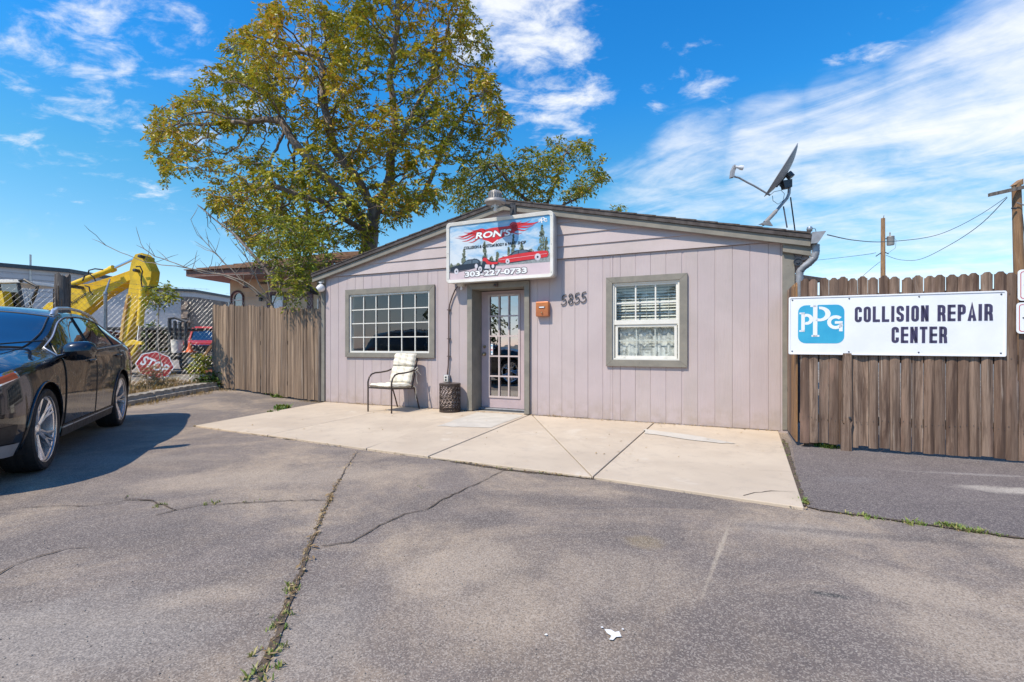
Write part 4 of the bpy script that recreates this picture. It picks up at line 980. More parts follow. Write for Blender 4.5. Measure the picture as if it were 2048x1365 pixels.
def cushion(name, org, ux, vy, nz, w, l, t, seed, sag=0.0):
    """puffy cushion: org corner centre, ux across, vy along, nz thickness direction"""
    ux, vy, nz = Vector(ux).normalized(), Vector(vy).normalized(), Vector(nz).normalized(); org = Vector(org); nu, nv = 17, 17; P = []; rr = random.Random(seed)
    mb = MB()
    for side in (1, -1):
        P = []
        for i in range(nu):
            row = []
            for j in range(nv):
                a, b = -1 + 2 * i / (nu - 1), j / (nv - 1) * 2 - 1
                ed = (max(0, 1 - abs(a) ** 7) * max(0, 1 - abs(b) ** 7)) ** .33
                h = side * t / 2 * ed * (1.0 + .07 * math.sin(a * 5 + seed) * math.cos(b * 6)) + (0 if side < 0 else .006 * math.sin(b * 9 + a * 3)) - sag * (1 - b * b) * 1
                row.append(org + ux * (a * w / 2 * (1 - .02 * (1 - ed))) + vy * (l / 2 + b * l / 2) + nz * h)
            P.append(row)
        mb.grid(P, flip=(side > 0))
    return mb.build(name, 'striped_cushion', ch, smooth=180)
cushion('seat_cushion', (.31, 0, .445), (0, 1, 0), (-1, 0, -.03), (0, 0, 1), .50, .55, .085, 1, .01)
bd = Vector((-.30, 0, 1)).normalized()
cushion('back_cushion', Vector((-.19, 0, .46)), (0, 1, 0), bd, (1, 0, .28), .49, .30, .10, 2)
cushion('head_cushion', Vector((-.19, 0, .46)) + bd * .30, (0, 1, 0), bd, (1, 0, .28), .49, .235, .11, 3)
def tie(pts): 
    mb = MB(); mb.tube(pts, .006, 5); mb.build('tie_ribbon', 'striped_cushion', ch, smooth=60)
tie([(-.27, .27, .66), (-.31, .30, .70), (-.29, .31, .74), (-.25, .28, .70), (-.30, .30, .67), (-.38, .30, .60)])
tie([(-.27, .27, .66), (-.29, .29, .60), (-.28, .29, .52), (-.31, .29, .44)])
tie([(-.23, .27, .40), (-.20, .30, .42), (-.24, .31, .38), (-.27, .29, .30), (-.26, .29, .20), (-.29, .29, .16)])

# gutter, downspout and eave bits on the right corner
gt = fthing('rain_gutter', 'grey metal gutter along the right eave with its end cap', 'gutter', 8.20, .0, 2.40)
mb = MB(); pr = [(0.01, .14), (.0, 0), (.07, -.0), (.09, .03), (.15, .13), (.155, .14)]
vs = [(x, -.16, z) for x, z in pr] + [(x, YB, z) for x, z in pr]; mb.add(vs, [(i, i + 1, i + 7, i + 6) for i in range(5)]); vs = [(x + .003, -.158, z + .004) for x, z in pr]; mb.add([(x, -.163, z) for x, z in pr], [tuple(range(6))])
mb.build('channel', 'galvanised_dull', gt)
dsp = fthing('downspout', 'ribbed grey downspout curving back to the wall under the right gutter', 'downspout', 8.04, .0, .0)
pts = [(.22, -.06, 2.40), (.22, -.06, 2.30), (.205, -.05, 2.235), (.15, -.03, 2.175), (.09, -.01, 2.13), (.055, .0, 2.08), (.05, .0, 1.95), (.05, .0, 1.2), (.05, 0, .15)]
fine = []
for i in range(len(pts) - 1):
    a, b = Vector(pts[i]), Vector(pts[i + 1]); n = max(1, int((b - a).length / .016)) if i < 6 else 2
    for k in range(n): fine.append(a.lerp(b, k / n))
fine.append(Vector(pts[-1])); mb = MB(); mb.tube(fine, [.042 + (.004 if (i % 2 and i < 36) else 0) for i in range(len(fine))], 12); mb.build('pipe', 'galvanised_dull', dsp, smooth=30)
for c in ((.03, -.03, 2.20),):
    MB().lathe([(0, -.012), (.02, -.012), (.022, 0), (.04, 0), (.042, -.01), (.048, -.01), (.05, 0)], 18, c, (0, 1, 0)).build('bracket_disc', 'dark_metal', dsp, smooth=40)
MB().tube([(-.02, -.02, 2.32), (.03, -.03, 2.20), (.10, -.02, 2.30)], .006, 6).build('bracket_strap', 'dark_metal', dsp)
ins = fthing('cable_anchor', 'small grey cable anchor clamp standing on the right gutter end', 'anchor', 8.20, .02, 2.52)
MB().lathe([(.012, 0), (.014, .05), (.03, .06), (.035, .09), (.028, .115), (0, .125)], 14).build('cap', 'galvanised', ins, smooth=50); MB().tube([(.02, 0, .10), (.06, -.02, .08), (.07, -.02, .02), (.10, -.02, .0)], .004, 5).build('lead', 'dark_metal', ins)
vn = fthing('roof_vent', 'short round roof vent cap above the right window', 'vent', 6.13, -.9, roofz(6.13))
MB().lathe([(.05, -.05), (.05, .10)], 16).build('pipe', 'lamp_grey', vn, smooth=60); MB().lathe([(.06, .10), (.085, .105), (.085, .15), (.08, .16), (0, .165)], 20).build('cap', 'lamp_grey', vn, smooth=50)

# ------------------------------------------------------------------ satellite dish on the roof (built from the points it occupies over the right roof slope)
DD = 6.62
dsh = thing('satellite_dish', 'grey satellite dish tilted on a braced elbow mast over the right roof slope', 'satellite dish', tuple(W(1536, 447, DD)))
o0 = Vector(dsh.location)
def Q(px, py, dd=0): return W(px, py, DD + dd) - o0
mb = MB(); mb.tube([Q(1526, 450, -.1), Q(1545, 432, -.03), Q(1562, 411), Q(1574, 397), Q(1578, 388), Q(1579, 372)], [.020, .020, .020, .020, .020, .020], 12); mb.build('mast', 'galvanised_dull', dsh, smooth=40)
mb = MB(); mb.tube([Q(1530, 446, -.1), Q(1551, 424, -.03)], .027, 12); mb.build('mast_sleeve', 'lamp_grey', dsh, smooth=40)
MB().prism([Q(1518, 449, -.17), Q(1538, 440, -.17), Q(1546, 452, -.17)], (0, .02, 0)).build('foot_plate', 'lamp_grey', dsh); MB().prism([Q(1518, 449, .0), Q(1538, 440, .0), Q(1546, 452, .0)], (0, .02, 0)).build('foot_plate', 'lamp_grey', dsh)
mb = MB(); mb.tube([Q(1581, 395), Q(1590, 462, .15)], .009, 8); mb.build('strut', 'dark_metal', dsh); mb = MB(); mb.tube([Q(1567, 414), Q(1574, 455, -.35)], .009, 8); mb.build('strut', 'dark_metal', dsh)
ax = Vector((-.80, .27, .50)).normalized()
e_up = (Q(1587, 293) - Q(1533, 390)); e_up = (e_up - ax * e_up.dot(ax)).normalized(); e_s = ax.cross(e_up)
cen = (Q(1587, 293) + Q(1536, 390)) / 2
mb = MB(); P = []; P2 = []
for i in range(13):
    r = i / 12; row, row2 = [], []
    for k in range(41):
        a = 2 * math.pi * k / 40; dep = .085 * (r * r - 1)
        p = cen + e_up * (.385 * r * math.cos(a)) + e_s * (.345 * r * math.sin(a)) + ax * dep
        row.append(p); row2.append(p - ax * (.008 if i < 12 else .0))
    P.append(row); P2.append(row2)
mb.grid(P, flip=False); mb.grid(P2, flip=True); mb.build('reflector', 'dish_grey', dsh, smooth=60)
rim = [cen + e_up * (.385 * math.cos(2 * math.pi * k / 40)) + e_s * (.345 * math.sin(2 * math.pi * k / 40)) for k in range(41)]
mb = MB(); mb.tube(rim, .006, 6, cap=False); mb.build('reflector_rim', 'dish_grey', dsh, smooth=60)
back = cen - ax * .10
mb = MB(); mb.tube([back, back - ax * .07 - e_up * .03], .05, 10); mb.build('hub', 'dark_metal', dsh)
mb = MB(); mb.prism([Q(1566, 361, -.04), Q(1585, 358, -.04), Q(1585, 374, -.04), Q(1570, 377, -.04)], (0, .09, 0)); mb.build('clamp_head', 'dark_metal', dsh, bevel=.004)
mb = MB(); mb.tube([Q(1553, 374), Q(1572, 352), Q(1566, 345)], .014, 6); mb.tube([Q(1560, 372), Q(1573, 366)], .016, 6); mb.build('tilt_bracket', 'dark_metal', dsh)
mb = MB(); mb.tube([Q(1540, 391), Q(1508, 372), Q(1494, 365), Q(1478, 356), Q(1466, 353)], .013, 8); mb.build('feed_arm', 'galvanised_dull', dsh, smooth=40)
mb = MB(); mb.prism([Q(1462, 355, -.03), Q(1469, 354, -.03), Q(1470, 345, -.03), Q(1474, 331, -.03), Q(1469, 329, -.03), Q(1464, 340, -.03)], (0, .06, 0)); mb.build('feed_bracket', 'dish_grey', dsh, bevel=.003)
for d in (-.045, .045):
    mb = MB(); a, b = Q(1470, 334, d), Q(1484, 336, d); v = (b - a).normalized(); mb.lathe([(.018, 0), (.018, .05), (.03, .07), (.033, .11), (.0, .112)], 14, a, v); mb.build('feed_horn', 'camera_white', dsh, smooth=50)
mb = MB(); mb.tube([Q(1540, 391), Q(1548, 384), Q(1562, 381), Q(1569, 388), Q(1566, 402), Q(1556, 409), Q(1546, 402), Q(1545, 392)], .0035, 5); mb.build('coax_cable', 'black_plastic', dsh)

# ------------------------------------------------------------------ right-hand board fence (starts at the shop corner)
fr = thing('board_fence', 'brown weathered dog-eared board fence right of the shop', 'fence', tuple(FW(7.99, .88, 0)), FRZ)
def picket_mesh(w, h, t=.016, ear=.022, seed=0, name='picket', mat='weathered_picket_wood', k=1.0):
    rr = random.Random(seed); mb = MB(); cols = [0, .10, .32, .5, .68, .90, 1]; crown = k * rr.uniform(.010, .017) * (1 if seed % 4 else -.6)
    def topz(f): e = min(f, 1 - f); return h - (0 if e > .30 else (ear * .30 if e > .12 else ear))
    rows = []
    for f in cols:
        y = -t - crown * (1 - (2 * f - 1) ** 2); x = f * w + rr.uniform(-.002, .002) * (0 < f < 1); rows.append([(x + rr.uniform(-.0015, .0015), y, z) for z in (0, h * .35, h * .7, topz(f))])
    mb.grid(rows, flip=True); n = len(cols)
    back = [(f * w, 0, 0) for f in cols] + [(f * w, 0, topz(f)) for f in cols]; o = len(mb.v); mb.v += back
    for i in range(n - 1): mb.f += [(o + i + 1, o + i, o + n + i, o + n + i + 1), (i * 4 + 3, (i + 1) * 4 + 3, o + n + i + 1, o + n + i), (i * 4, o + i, o + i + 1, (i + 1) * 4)]; mb.m += [0, 0, 0]
    mb.f += [(0, 1, 2, 3, o + n, o)[::-1], tuple([(n - 1) * 4 + k for k in range(4)] + [o + 2 * n - 1, o + n - 1])]; mb.m += [0, 0]
    return mb.mesh(name, mat)
rr = random.Random(11); x = .0; k = 0
meshes = [picket_mesh(.0865 + .002 * (i % 3 - 1), 1.815 + rr.uniform(-.014, .014), seed=i) for i in range(9)]
while x < 2.72:
    me = meshes[rr.randrange(9)]; o = inst('picket', me, fr, (x, rr.uniform(-.004, .004), .055 - x * .012 + rr.uniform(-.014, .014)), (R(rr.uniform(-.4, .4)), R(rr.uniform(-.35, .35)), R(rr.uniform(-1.5, 1.5))))
    x += .0885 + rr.uniform(.0, .0045); k += 1
for z in (.28, .95, 1.60): MB().box(.0, 2.8, .018, .056, z, z + .09).build('rail', 'weathered_picket_wood', fr)
for xx in (.05, 2.7): MB().box(xx, xx + .09, .057, .147, 0, 1.75).build('post', 'weathered_picket_wood', fr)
nm = MB(); rn = random.Random(5)
for i in range(30):
    for z in (.33, 1.0, 1.645):
        for dx_ in (.02, .066):
            xx = i * .0907 + dx_ + rn.uniform(-.01, .01)
            if xx < 2.7: nm.lathe([(0, -.003), (.0035, -.002), (.0035, .004)], 6, (xx, -.0285 + rn.uniform(-.002, .002), z + rn.uniform(-.02, .02)), (0, 1, 0))
nm.build('nails', 'dark_metal', fr, kind='stuff')
# short return to the wall, fresher cedar
for j in range(6):
    me = MB(); me.prism([(-.02 + .0, .02 + j * .145, .05), (-.02, .155 + j * .145, .05), (-.02, .155 + j * .145, 1.80), (-.02, .125 + j * .145, 1.845), (-.02, .05 + j * .145, 1.845), (-.02, .02 + j * .145, 1.80)], (-.016, 0, 0))
    me.build('return_picket', 'orange_cedar_wood' if j < 3 else 'weathered_picket_wood', fr)
# broken front post nailed over the boards
bp = MB(); bp.prism([(.375, -.072, .0), (.468, -.072, .0), (.462, -.072, .24), (.478, -.072, .33), (.455, -.072, .30), (.452, -.072, .36), (.437, -.072, .33), (.42, -.072, .345), (.40, -.072, .28), (.372, -.072, .33)], (0, .045, 0)); bp.build('broken_post_stub', 'weathered_picket_wood', fr)
bp = MB(); bp.prism([(.395, -.060, .30), (.478, -.060, .27), (.468, -.060, 1.05), (.392, -.060, 1.05)], (0, .040, 0)); bp.build('broken_post', 'weathered_picket_wood', fr)
MB().lathe([(0, -.01), (.012, -.008), (.014, 0)], 8, (.452, -.073, .36), (0, 1, 0)).build('bolt', 'dark_metal', fr)
# the big white board sign on it
ps = fthing('repair_sign', 'long white metal sign with blue PPG emblem reading COLLISION REPAIR CENTER on the fence', 'sign', 7.874, .925, 1.034)
ps.rotation_euler = (0, R(.35), FRZ)
pw, ph = 1.824, .640
MB().prism([(x, 0, z) for x, z in rrect(0, pw, 0, ph, .015, 3)], (0, .012, 0)).build('panel', 'sign_white', ps)
ou = rrect(0, pw, 0, ph, .015, 3); inn = rrect(.014, pw - .014, .014, ph - .014, .010, 3); N = len(ou); mb = MB()
vs = [(x, -.001, z) for x, z in ou] + [(x + (pw / 2 - x) * .002, -.007, z + (ph / 2 - z) * .006) for x, z in ou] + [(x, -.007, z) for x, z in inn] + [(x + (pw / 2 - x) * .004, -.0005, z + (ph / 2 - z) * .012) for x, z in inn]
mb.add(vs, [(r * N + k, (r + 1) * N + k, (r + 1) * N + (k + 1) % N, r * N + (k + 1) % N) for r in range(3) for k in range(N)]); mb.build('raised_edge', 'sign_white', ps, smooth=40)
lx0, lx1, lz0, lz1 = .090, .520, .125, .545
MB().prism([(x, -.0020, z) for x, z in rrect(lx0, lx1, lz0, lz1, .075)], (0, .0015, 0)).build('emblem_field', 'teal_logo', ps)
mb = MB(); ppg_logo(mb, lx0, lx1, lz0, lz1, -.0036, .0014); mb.build('emblem_letters', 'sign_white', ps)
def gothic(txt, x0, x1, z0, z1, y, t=.0012, sw=.0262):
    """condensed gothic capitals drawn as thick strokes"""
    mb = MB(); n = len(txt); wts = [.45 if c == 'I' else (.6 if c == ' ' else 1.0) for c in txt]; gap = .26; tot = sum(wts) + gap * (n - 1); u = (x1 - x0) / tot; h = z1 - z0; x = x0
    def stroke(pts, closed=False):
        m_ = len(pts); L1, L2 = [], []
        for i, p in enumerate(pts):
            a = pts[i - 1] if (i or closed) else p; b = pts[(i + 1) % m_] if (i < m_ - 1 or closed) else p
            d1 = Vector((p[0] - a[0], p[1] - a[1])); d2 = Vector((b[0] - p[0], b[1] - p[1])); d1 = d1.normalized() if d1.length > 1e-9 else d2.normalized(); d2 = d2.normalized() if d2.length > 1e-9 else d1
            nn = Vector((-d1.y - d2.y, d1.x + d2.x)); nn = nn.normalized(); k_ = sw / 2 / max(.5, nn.dot(Vector((-d1.y, d1.x)))); L1.append((p[0] + nn.x * k_, p[1] + nn.y * k_)); L2.append((p[0] - nn.x * k_, p[1] - nn.y * k_))
        for i in range(m_ if closed else m_ - 1):
            j = (i + 1) % m_; mb.prism([(q[0], y, q[1]) for q in (L1[i], L1[j], L2[j], L2[i])], (0, t, 0))
    def arc(cx, cz, r, a0, a1, k_=5): return [(cx + r * math.cos(R(a0 + (a1 - a0) * i / k_)), cz + r * math.sin(R(a0 + (a1 - a0) * i / k_))) for i in range(k_ + 1)]
    for c, wt in zip(txt, wts):
        w = u * wt; l, r_, b_, t_ = x + sw / 2, x + w - sw / 2, z0 + sw / 2, z1 - sw / 2; q = (r_ - l) * .48; mz = (b_ + t_) / 2
        if c == 'O': stroke(arc(r_ - q, t_ - q, q, 0, 90) + arc(l + q, t_ - q, q, 90, 180) + arc(l + q, b_ + q, q, 180, 270) + arc(r_ - q, b_ + q, q, 270, 360), True)
        elif c == 'C': stroke([(r_, t_ - h * .26)] + arc(r_ - q, t_ - q, q, 0, 90) + arc(l + q, t_ - q, q, 90, 180) + arc(l + q, b_ + q, q, 180, 270) + arc(r_ - q, b_ + q, q, 270, 360) + [(r_, b_ + h * .26)])
        elif c == 'L': stroke([(l, z1), (l, b_), (x + w, b_)])
        elif c == 'I': stroke([((l + r_) / 2, z0), ((l + r_) / 2, z1)])
        elif c == 'S': stroke([(r_, t_ - h * .22)] + arc(r_ - q, t_ - q, q, 0, 90) + arc(l + q, t_ - q, q, 90, 180) + [(l, mz + h * .12), (l + q * .5, mz + h * .045), (r_ - q * .5, mz - h * .045), (r_, mz - h * .12)] + arc(r_ - q, b_ + q, q, 360, 270) + arc(l + q, b_ + q, q, 270, 180) + [(l, b_ + h * .22)])
        elif c == 'N': stroke([(l, z0), (l, z1)]); stroke([(r_, z0), (r_, z1)]); stroke([(l, z1 - sw * .4), (r_, z0 + sw * .4)])
        elif c == 'E': stroke([(l, z0), (l, z1)]); [stroke([(l, zz), (x + w, zz)]) for zz in (b_, mz, t_)]
        elif c == 'T': stroke([((l + r_) / 2, z0), ((l + r_) / 2, z1)]); stroke([(x, t_), (x + w, t_)])
        elif c in 'PR':
            stroke([(l, z0), (l, z1)]); stroke([(l, t_)] + arc(r_ - q, t_ - q, q, 90, 0) + arc(r_ - q, mz + q - h * .03, q, 0, -90) + [(l, mz - h * .03)])
            if c == 'R': stroke([(r_ - q * .4, mz - h * .05), (r_, mz - h * .16), (r_ + sw * .1, z0)])
        elif c == 'A': stroke([(x + sw * .4, z0), ((l + r_) / 2, z1), (x + w - sw * .4, z0)]); stroke([(l + w * .12, z0 + h * .26), (r_ - w * .12, z0 + h * .26)])
        x += w + u * gap
    return mb
gothic('COLLISION REPAIR', .612, 1.722, .352, .515, -.0030).build('lettering', 'navy_letter', ps, kind='stuff')
gothic('CENTER', .930, 1.378, .132, .298, -.0030).build('lettering', 'navy_letter', ps, kind='stuff')
for x in (.035, .562, 1.155, pw - .04):
    for z in (.035, ph - .035): MB().lathe([(0, -.005), (.006, -.004), (.008, 0)], 8, (x, -.001, z), (0, 1, 0)).build('screw', 'dark_metal', ps, smooth=50)
for z0_, lab, s0_ in ((1.560, 'white sign with red border high at the right edge of the fence', 9.780), (1.246, 'white sign with red border directly below the upper red-bordered one', 9.770)):
    t = fthing('notice_sign', lab, 'sign', s0_, .925, z0_, 'red-bordered notice signs at the fence edge')
    MB().prism([(x, 0, z) for x, z in rrect(0, .46, 0, .297, .03)], (0, .004, 0)).build('panel', 'sign_white', t)
    a, b = rrect(.018, .442, .018, .279, .022), rrect(.024, .436, .024, .273, .018); N = len(a); mb = MB()
    mb.add([(x, -.001, z) for x, z in a] + [(x, -.001, z) for x, z in b], [(k, k + N, (k + 1) % N + N, (k + 1) % N) for k in range(N)]); mb.build('red_border', 'red_border', t)
    MB().lathe([(0, -.004), (.007, -.003), (.008, 0)], 8, (.05, 0, .15), (0, 1, 0)).build('screw', 'dark_metal', t, smooth=50)
# ------------------------------------------------------------------ the black SUV (local frame: x forward, y to its left, z up)
KX = [2.30, 2.24, 2.10, 1.85, 1.50, 1.20, 1.02, .68, .30, -.02, -.55, -1.10, -1.55, -1.93, -2.12, -2.25, -2.38, -2.44]
KS = [  # centre z, then (y, z) of hood/roof edge, belt, shoulder, mid door, lower door, sill
 (.74, .35, .73, .52, .68, .60, .62, .62, .52, .60, .42, .55, .34), (.84, .46, .83, .64, .77, .71, .69, .74, .55, .72, .42, .66, .29), (.93, .56, .92, .75, .85, .81, .76, .85, .58, .83, .42, .77, .25),
 (.995, .63, .985, .83, .92, .89, .82, .925, .61, .915, .42, .85, .23), (1.05, .67, 1.04, .865, .975, .925, .86, .955, .66, .945, .43, .89, .23), (1.095, .69, 1.08, .87, 1.00, .925, .89, .945, .69, .935, .45, .89, .23),
 (1.13, .71, 1.11, .875, 1.015, .92, .91, .935, .70, .925, .46, .895, .23), (1.315, .73, 1.235, .88, 1.03, .92, .925, .93, .71, .92, .46, .90, .23), (1.495, .69, 1.43, .885, 1.045, .925, .94, .93, .72, .92, .46, .90, .23),
 (1.560, .665, 1.495, .885, 1.06, .925, .95, .93, .73, .92, .46, .90, .23), (1.590, .65, 1.52, .885, 1.085, .928, .97, .935, .74, .92, .46, .90, .23), (1.580, .635, 1.50, .885, 1.11, .93, .985, .94, .75, .925, .46, .90, .23),
 (1.55, .62, 1.455, .88, 1.13, .93, 1.00, .945, .77, .93, .46, .90, .24), (1.49, .60, 1.375, .86, 1.145, .915, 1.01, .93, .78, .915, .47, .87, .27), (1.42, .585, 1.27, .83, 1.13, .89, 1.00, .91, .78, .89, .48, .84, .30),
 (1.24, .56, 1.17, .78, 1.07, .85, .96, .88, .77, .86, .49, .80, .32), (1.02, .52, .99, .72, .94, .79, .87, .83, .72, .81, .50, .74, .34), (.82, .48, .80, .66, .77, .72, .70, .74, .62, .72, .50, .66, .38)]
KXa = np.array(KX)[::-1]; KSa = np.array(KS)[::-1]
def herm(x, X, Y):                            # smooth monotone-ish interpolation of whole rows
    i = int(np.clip(np.searchsorted(X, x) - 1, 0, len(X) - 2)); h = X[i + 1] - X[i]; t = (x - X[i]) / h
    def sl(j):
        if j == 0: return (Y[1] - Y[0]) / (X[1] - X[0])
        if j == len(X) - 1: return (Y[-1] - Y[-2]) / (X[-1] - X[-2])
        a, b = (Y[j] - Y[j - 1]) / (X[j] - X[j - 1]), (Y[j + 1] - Y[j]) / (X[j + 1] - X[j])
        return np.where(a * b <= 0, 0, 2 * a * b / np.where(a + b == 0, 1, a + b))
    m0, m1 = sl(i), sl(i + 1)
    return (2 * t**3 - 3 * t**2 + 1) * Y[i] + (t**3 - 2 * t**2 + t) * h * m0 + (-2 * t**3 + 3 * t**2) * Y[i + 1] + (t**3 - t**2) * h * m1
def sec(x):
    r = herm(x, KXa, KSa); return [(0.0, r[0]), (r[1], r[2]), (r[3], r[4]), (r[5], r[6]), (r[7], r[8]), (r[9], r[10]), (r[11], r[12])]
def surf(x, q, side=1):                       # q: 0 centre line .. 6 sill
    P = sec(x); q = max(0, min(6, q)); i = min(5, int(q)); t = q - i
    p0 = P[i - 1] if i > 0 else (-P[1][0], P[1][1]); p1, p2 = P[i], P[i + 1]; p3 = P[i + 2] if i + 2 < 7 else (2 * p2[0] - p1[0], 2 * p2[1] - p1[1])
    # roof edge is fairly tight on the glass side: damp the tangents there
    k = .5; m1 = [(p2[j] - p0[j]) * k for j in (0, 1)]; m2 = [(p3[j] - p1[j]) * k for j in (0, 1)]
    if i == 1: m1 = [(p2[j] - p1[j]) * .9 for j in (0, 1)]; m2 = [(p2[j] - p1[j]) * .75 + (p3[j] - p1[j]) * .1 for j in (0, 1)]
    if i == 0: m2 = [(p2[0] - p1[0]) * .9, (p2[1] - p1[1]) * 2.2]
    a, b, c, d = 2 * t**3 - 3 * t**2 + 1, t**3 - 2 * t**2 + t, -2 * t**3 + 3 * t**2, t**3 - t**2
    y = a * p1[0] + b * m1[0] + c * p2[0] + d * m2[0]; z = a * p1[1] + b * m1[1] + c * p2[1] + d * m2[1]
    return Vector((x, y * side, z))
def snorm(x, q, side=1):
    e = .01; a = surf(x + e, q, side) - surf(x - e, q, side); b = surf(x, min(6, q + e), side) - surf(x, max(0, q - e), side)
    n = a.cross(b).normalized() * side
    return n if n.dot(Vector((0, side, .6))) > 0 else -n
def at_z(x, z, lo=1.0, hi=6.0):               # section parameter where the side has height z
    for _ in range(26):
        m_ = (lo + hi) / 2
        if surf(x, m_).z > z: lo = m_
        else: hi = m_
    return (lo + hi) / 2
def patch(fn, nu, nv, off, side=1, thick=0):  # fn(u, v) -> (x, q)
    P = []
    for i in range(nu + 1):
        row = []
        for j in range(nv + 1):
            x, q = fn(i / nu, j / nv); row.append(surf(x, q, side) + snorm(x, q, side) * off)
        P.append(row)
    return P
def build_suv(label, paint, loc, rz):
    car = thing('parked_suv', label, 'car', loc, rz)
    ARC = .415
    NXs = sorted({round(2.30 - 4.74 * i / 90, 4) for i in range(91)} | {round(c_ + ARC * math.cos(R(t)), 4) for c_ in (1.37, -1.37) for t in range(0, 181, 6)}
                 | {round(c_ + sg_ * (ARC + .002), 4) for c_ in (1.37, -1.37) for sg_ in (1, -1)}, reverse=True)
    mb = MB(); rows = []
    for x in NXs:
        qm = 6.0
        for c_ in (1.37, -1.37):
            if abs(x - c_) < ARC:
                za = .385 + math.sqrt(ARC**2 - (x - c_)**2); zs = surf(x, 6).z
                if za > zs: qm = at_z(x, za)
        qs = [i / 5 for i in range(11)] + [2 + (qm - 2) * i / 16 for i in range(1, 17)]
        H = [surf(x, q, 1) for q in qs]; e_ = H[-1]; yi = min(.60, e_.y - .02)
        H += [Vector((x, yi, e_.z)), Vector((x, yi, .24 if qm > 5.99 else .24)), Vector((x, .25, .24))]
        rows.append([Vector((p.x, -p.y, p.z)) for p in H[:0:-1]] + H)
    n = len(rows[0]); mb.v = [tuple(p) for r in rows for p in r]
    for i in range(len(rows) - 1):
        for j in range(n): a = i * n + j; b = i * n + (j + 1) % n; mb.f.append((a, b, b + n, a + n)); mb.m.append(0)
    mb.f.append(tuple(range(n))[::-1]); mb.f.append(tuple((len(rows) - 1) * n + j for j in range(n))); mb.m += [0, 0]
    body = mb.build('body', paint, car)
    bm = bmesh.new(); bm.from_mesh(body.data); bmesh.ops.recalc_face_normals(bm, faces=bm.faces); bm.to_mesh(body.data); bm.free()
    me = body.data; me.polygons.foreach_set('use_smooth', [True] * len(me.polygons)); me.set_sharp_from_angle(angle=R(34))
    for s_ in (1, -1):
        # wheel-well liners and arch lips
        for ax_ in (1.37, -1.37):
            lm = MB(); row = []
            for yy in (.905, .60):
                row.append([Vector((ax_ + .412 * math.cos(R(a)), s_ * yy, .385 + .412 * math.sin(R(a)))) for a in range(-25, 206, 10)])
            lm.grid(row); lm.prism([(ax_ + .41 * math.cos(R(a)), s_ * .60, .385 + .41 * math.sin(R(a))) for a in range(-25, 206, 15)], (0, -s_ * .02, 0)); lm.build('wheel_well', 'black_plastic', car)
            lip = []
            for a in range(-18, 199, 6):
                x = ax_ + .418 * math.cos(R(a)); z = .385 + .418 * math.sin(R(a)); q = at_z(x, max(z, .27)); p = surf(x, q, s_); lip.append(p + snorm(x, q, s_) * .002)
            MB().tube(lip, .011, 6).build('arch_lip', paint, car, smooth=60)
        # doors with their seams
        def door(x0, x1, nm, q0=2.10, q1=5.55, rear=False):
            def fn(u, v):
                x = x1 + (x0 - x1) * u
                if rear:                      # the rear edge follows the wheel arch
                    z = surf(x1, q0 + (q1 - q0) * v).z; lim = -1.37 + math.sqrt(max(0, .47**2 - max(0, (z - .385))**2)) if z < .855 else -1.37
                    x = max(x1, lim) + (x0 - max(x1, lim)) * u
                return x, q0 + (q1 - q0) * v
            dm = MB(); P = patch(fn, 24, 16, .0045, s_); dm.grid(P, flip=(s_ < 0)); d = dm.build(nm, paint, car, smooth=180)
            edge = P[0] + [r[-1] for r in P] + P[-1][::-1] + [r[0] for r in P][::-1]
            MB().tube([p for p in edge], .0045, 5, cap=False).build('door_seam', 'black_plastic', d)
            hx = x1 + .20 if not rear else x1 + .16
            q = 2.92; P2 = patch(lambda u, v: (hx - .085 + .17 * u, q - .10 + .32 * v), 8, 5, .006, s_)
            for r in P2:
                for p in r: pass
            MB().grid(P2, flip=(s_ < 0)).build('handle_recess', 'black_plastic', d, smooth=180)
            c = [surf(hx - .09, q, s_) + snorm(hx, q, s_) * .012, surf(hx - .05, q, s_) + snorm(hx, q, s_) * .035, surf(hx + .05, q, s_) + snorm(hx, q, s_) * .035, surf(hx + .09, q, s_) + snorm(hx, q, s_) * .012]
            MB().tube(c, [.010, .014, .014, .010], 8).build('handle', paint, d, smooth=60)
            return d
        door(.86, -.17, 'front_door'); door(-.185, -1.30, 'rear_door', rear=True)
        # side glass
        def ztop(x):
            z = surf(x, 1).z - .050
            if x < -1.35: z = min(z, 1.435 + (x + 1.35) * .30 - max(0, -(x + 1.74)) * .9)
            return z
        def zbot(x): return surf(x, 2).z + .018
        def glass(xa, xb, ka, kb, nm='side_window'):
            def fn(u, v):
                x = (xa + ka * v) + ((xb + kb * v) - (xa + ka * v)) * u; zb, zt = zbot(x), max(zbot(x) + .004, ztop(x)); z = zb + (zt - zb) * v
                return x, at_z(x, z, 1.0, 2.3)
            gm = MB(); P = patch(fn, 18, 8, .004, s_); gm.grid(P, flip=(s_ > 0)); g = gm.build(nm, 'tinted_car_glass', car, smooth=180)
            edge = P[0] + [r[-1] for r in P] + P[-1][::-1] + [r[0] for r in P][::-1]
            MB().tube(edge, .006, 5, cap=False).build('window_seal', 'black_plastic', g)
        glass(.86, -.125, -.12, -.05); glass(-.21, -1.16, -.05, -.08); glass(-1.24, -1.93, -.02, .02, 'quarter_window')
        xs = [.90 - 2.86 * k / 44 for k in range(45)]
        lo_ = [surf(x, at_z(x, zbot(x) - .010, 1.2, 2.6), s_) + snorm(x, 2, s_) * .006 for x in xs]; hi_ = [surf(x, at_z(x, max(zbot(x), ztop(x) + .012), 1.0, 2.3), s_) + snorm(x, 1.5, s_) * .006 for x in xs]
        MB().tube(lo_ + hi_[::-1] + [lo_[0]], .0075, 6).build('chrome_surround', 'silver_rail', car, smooth=60)
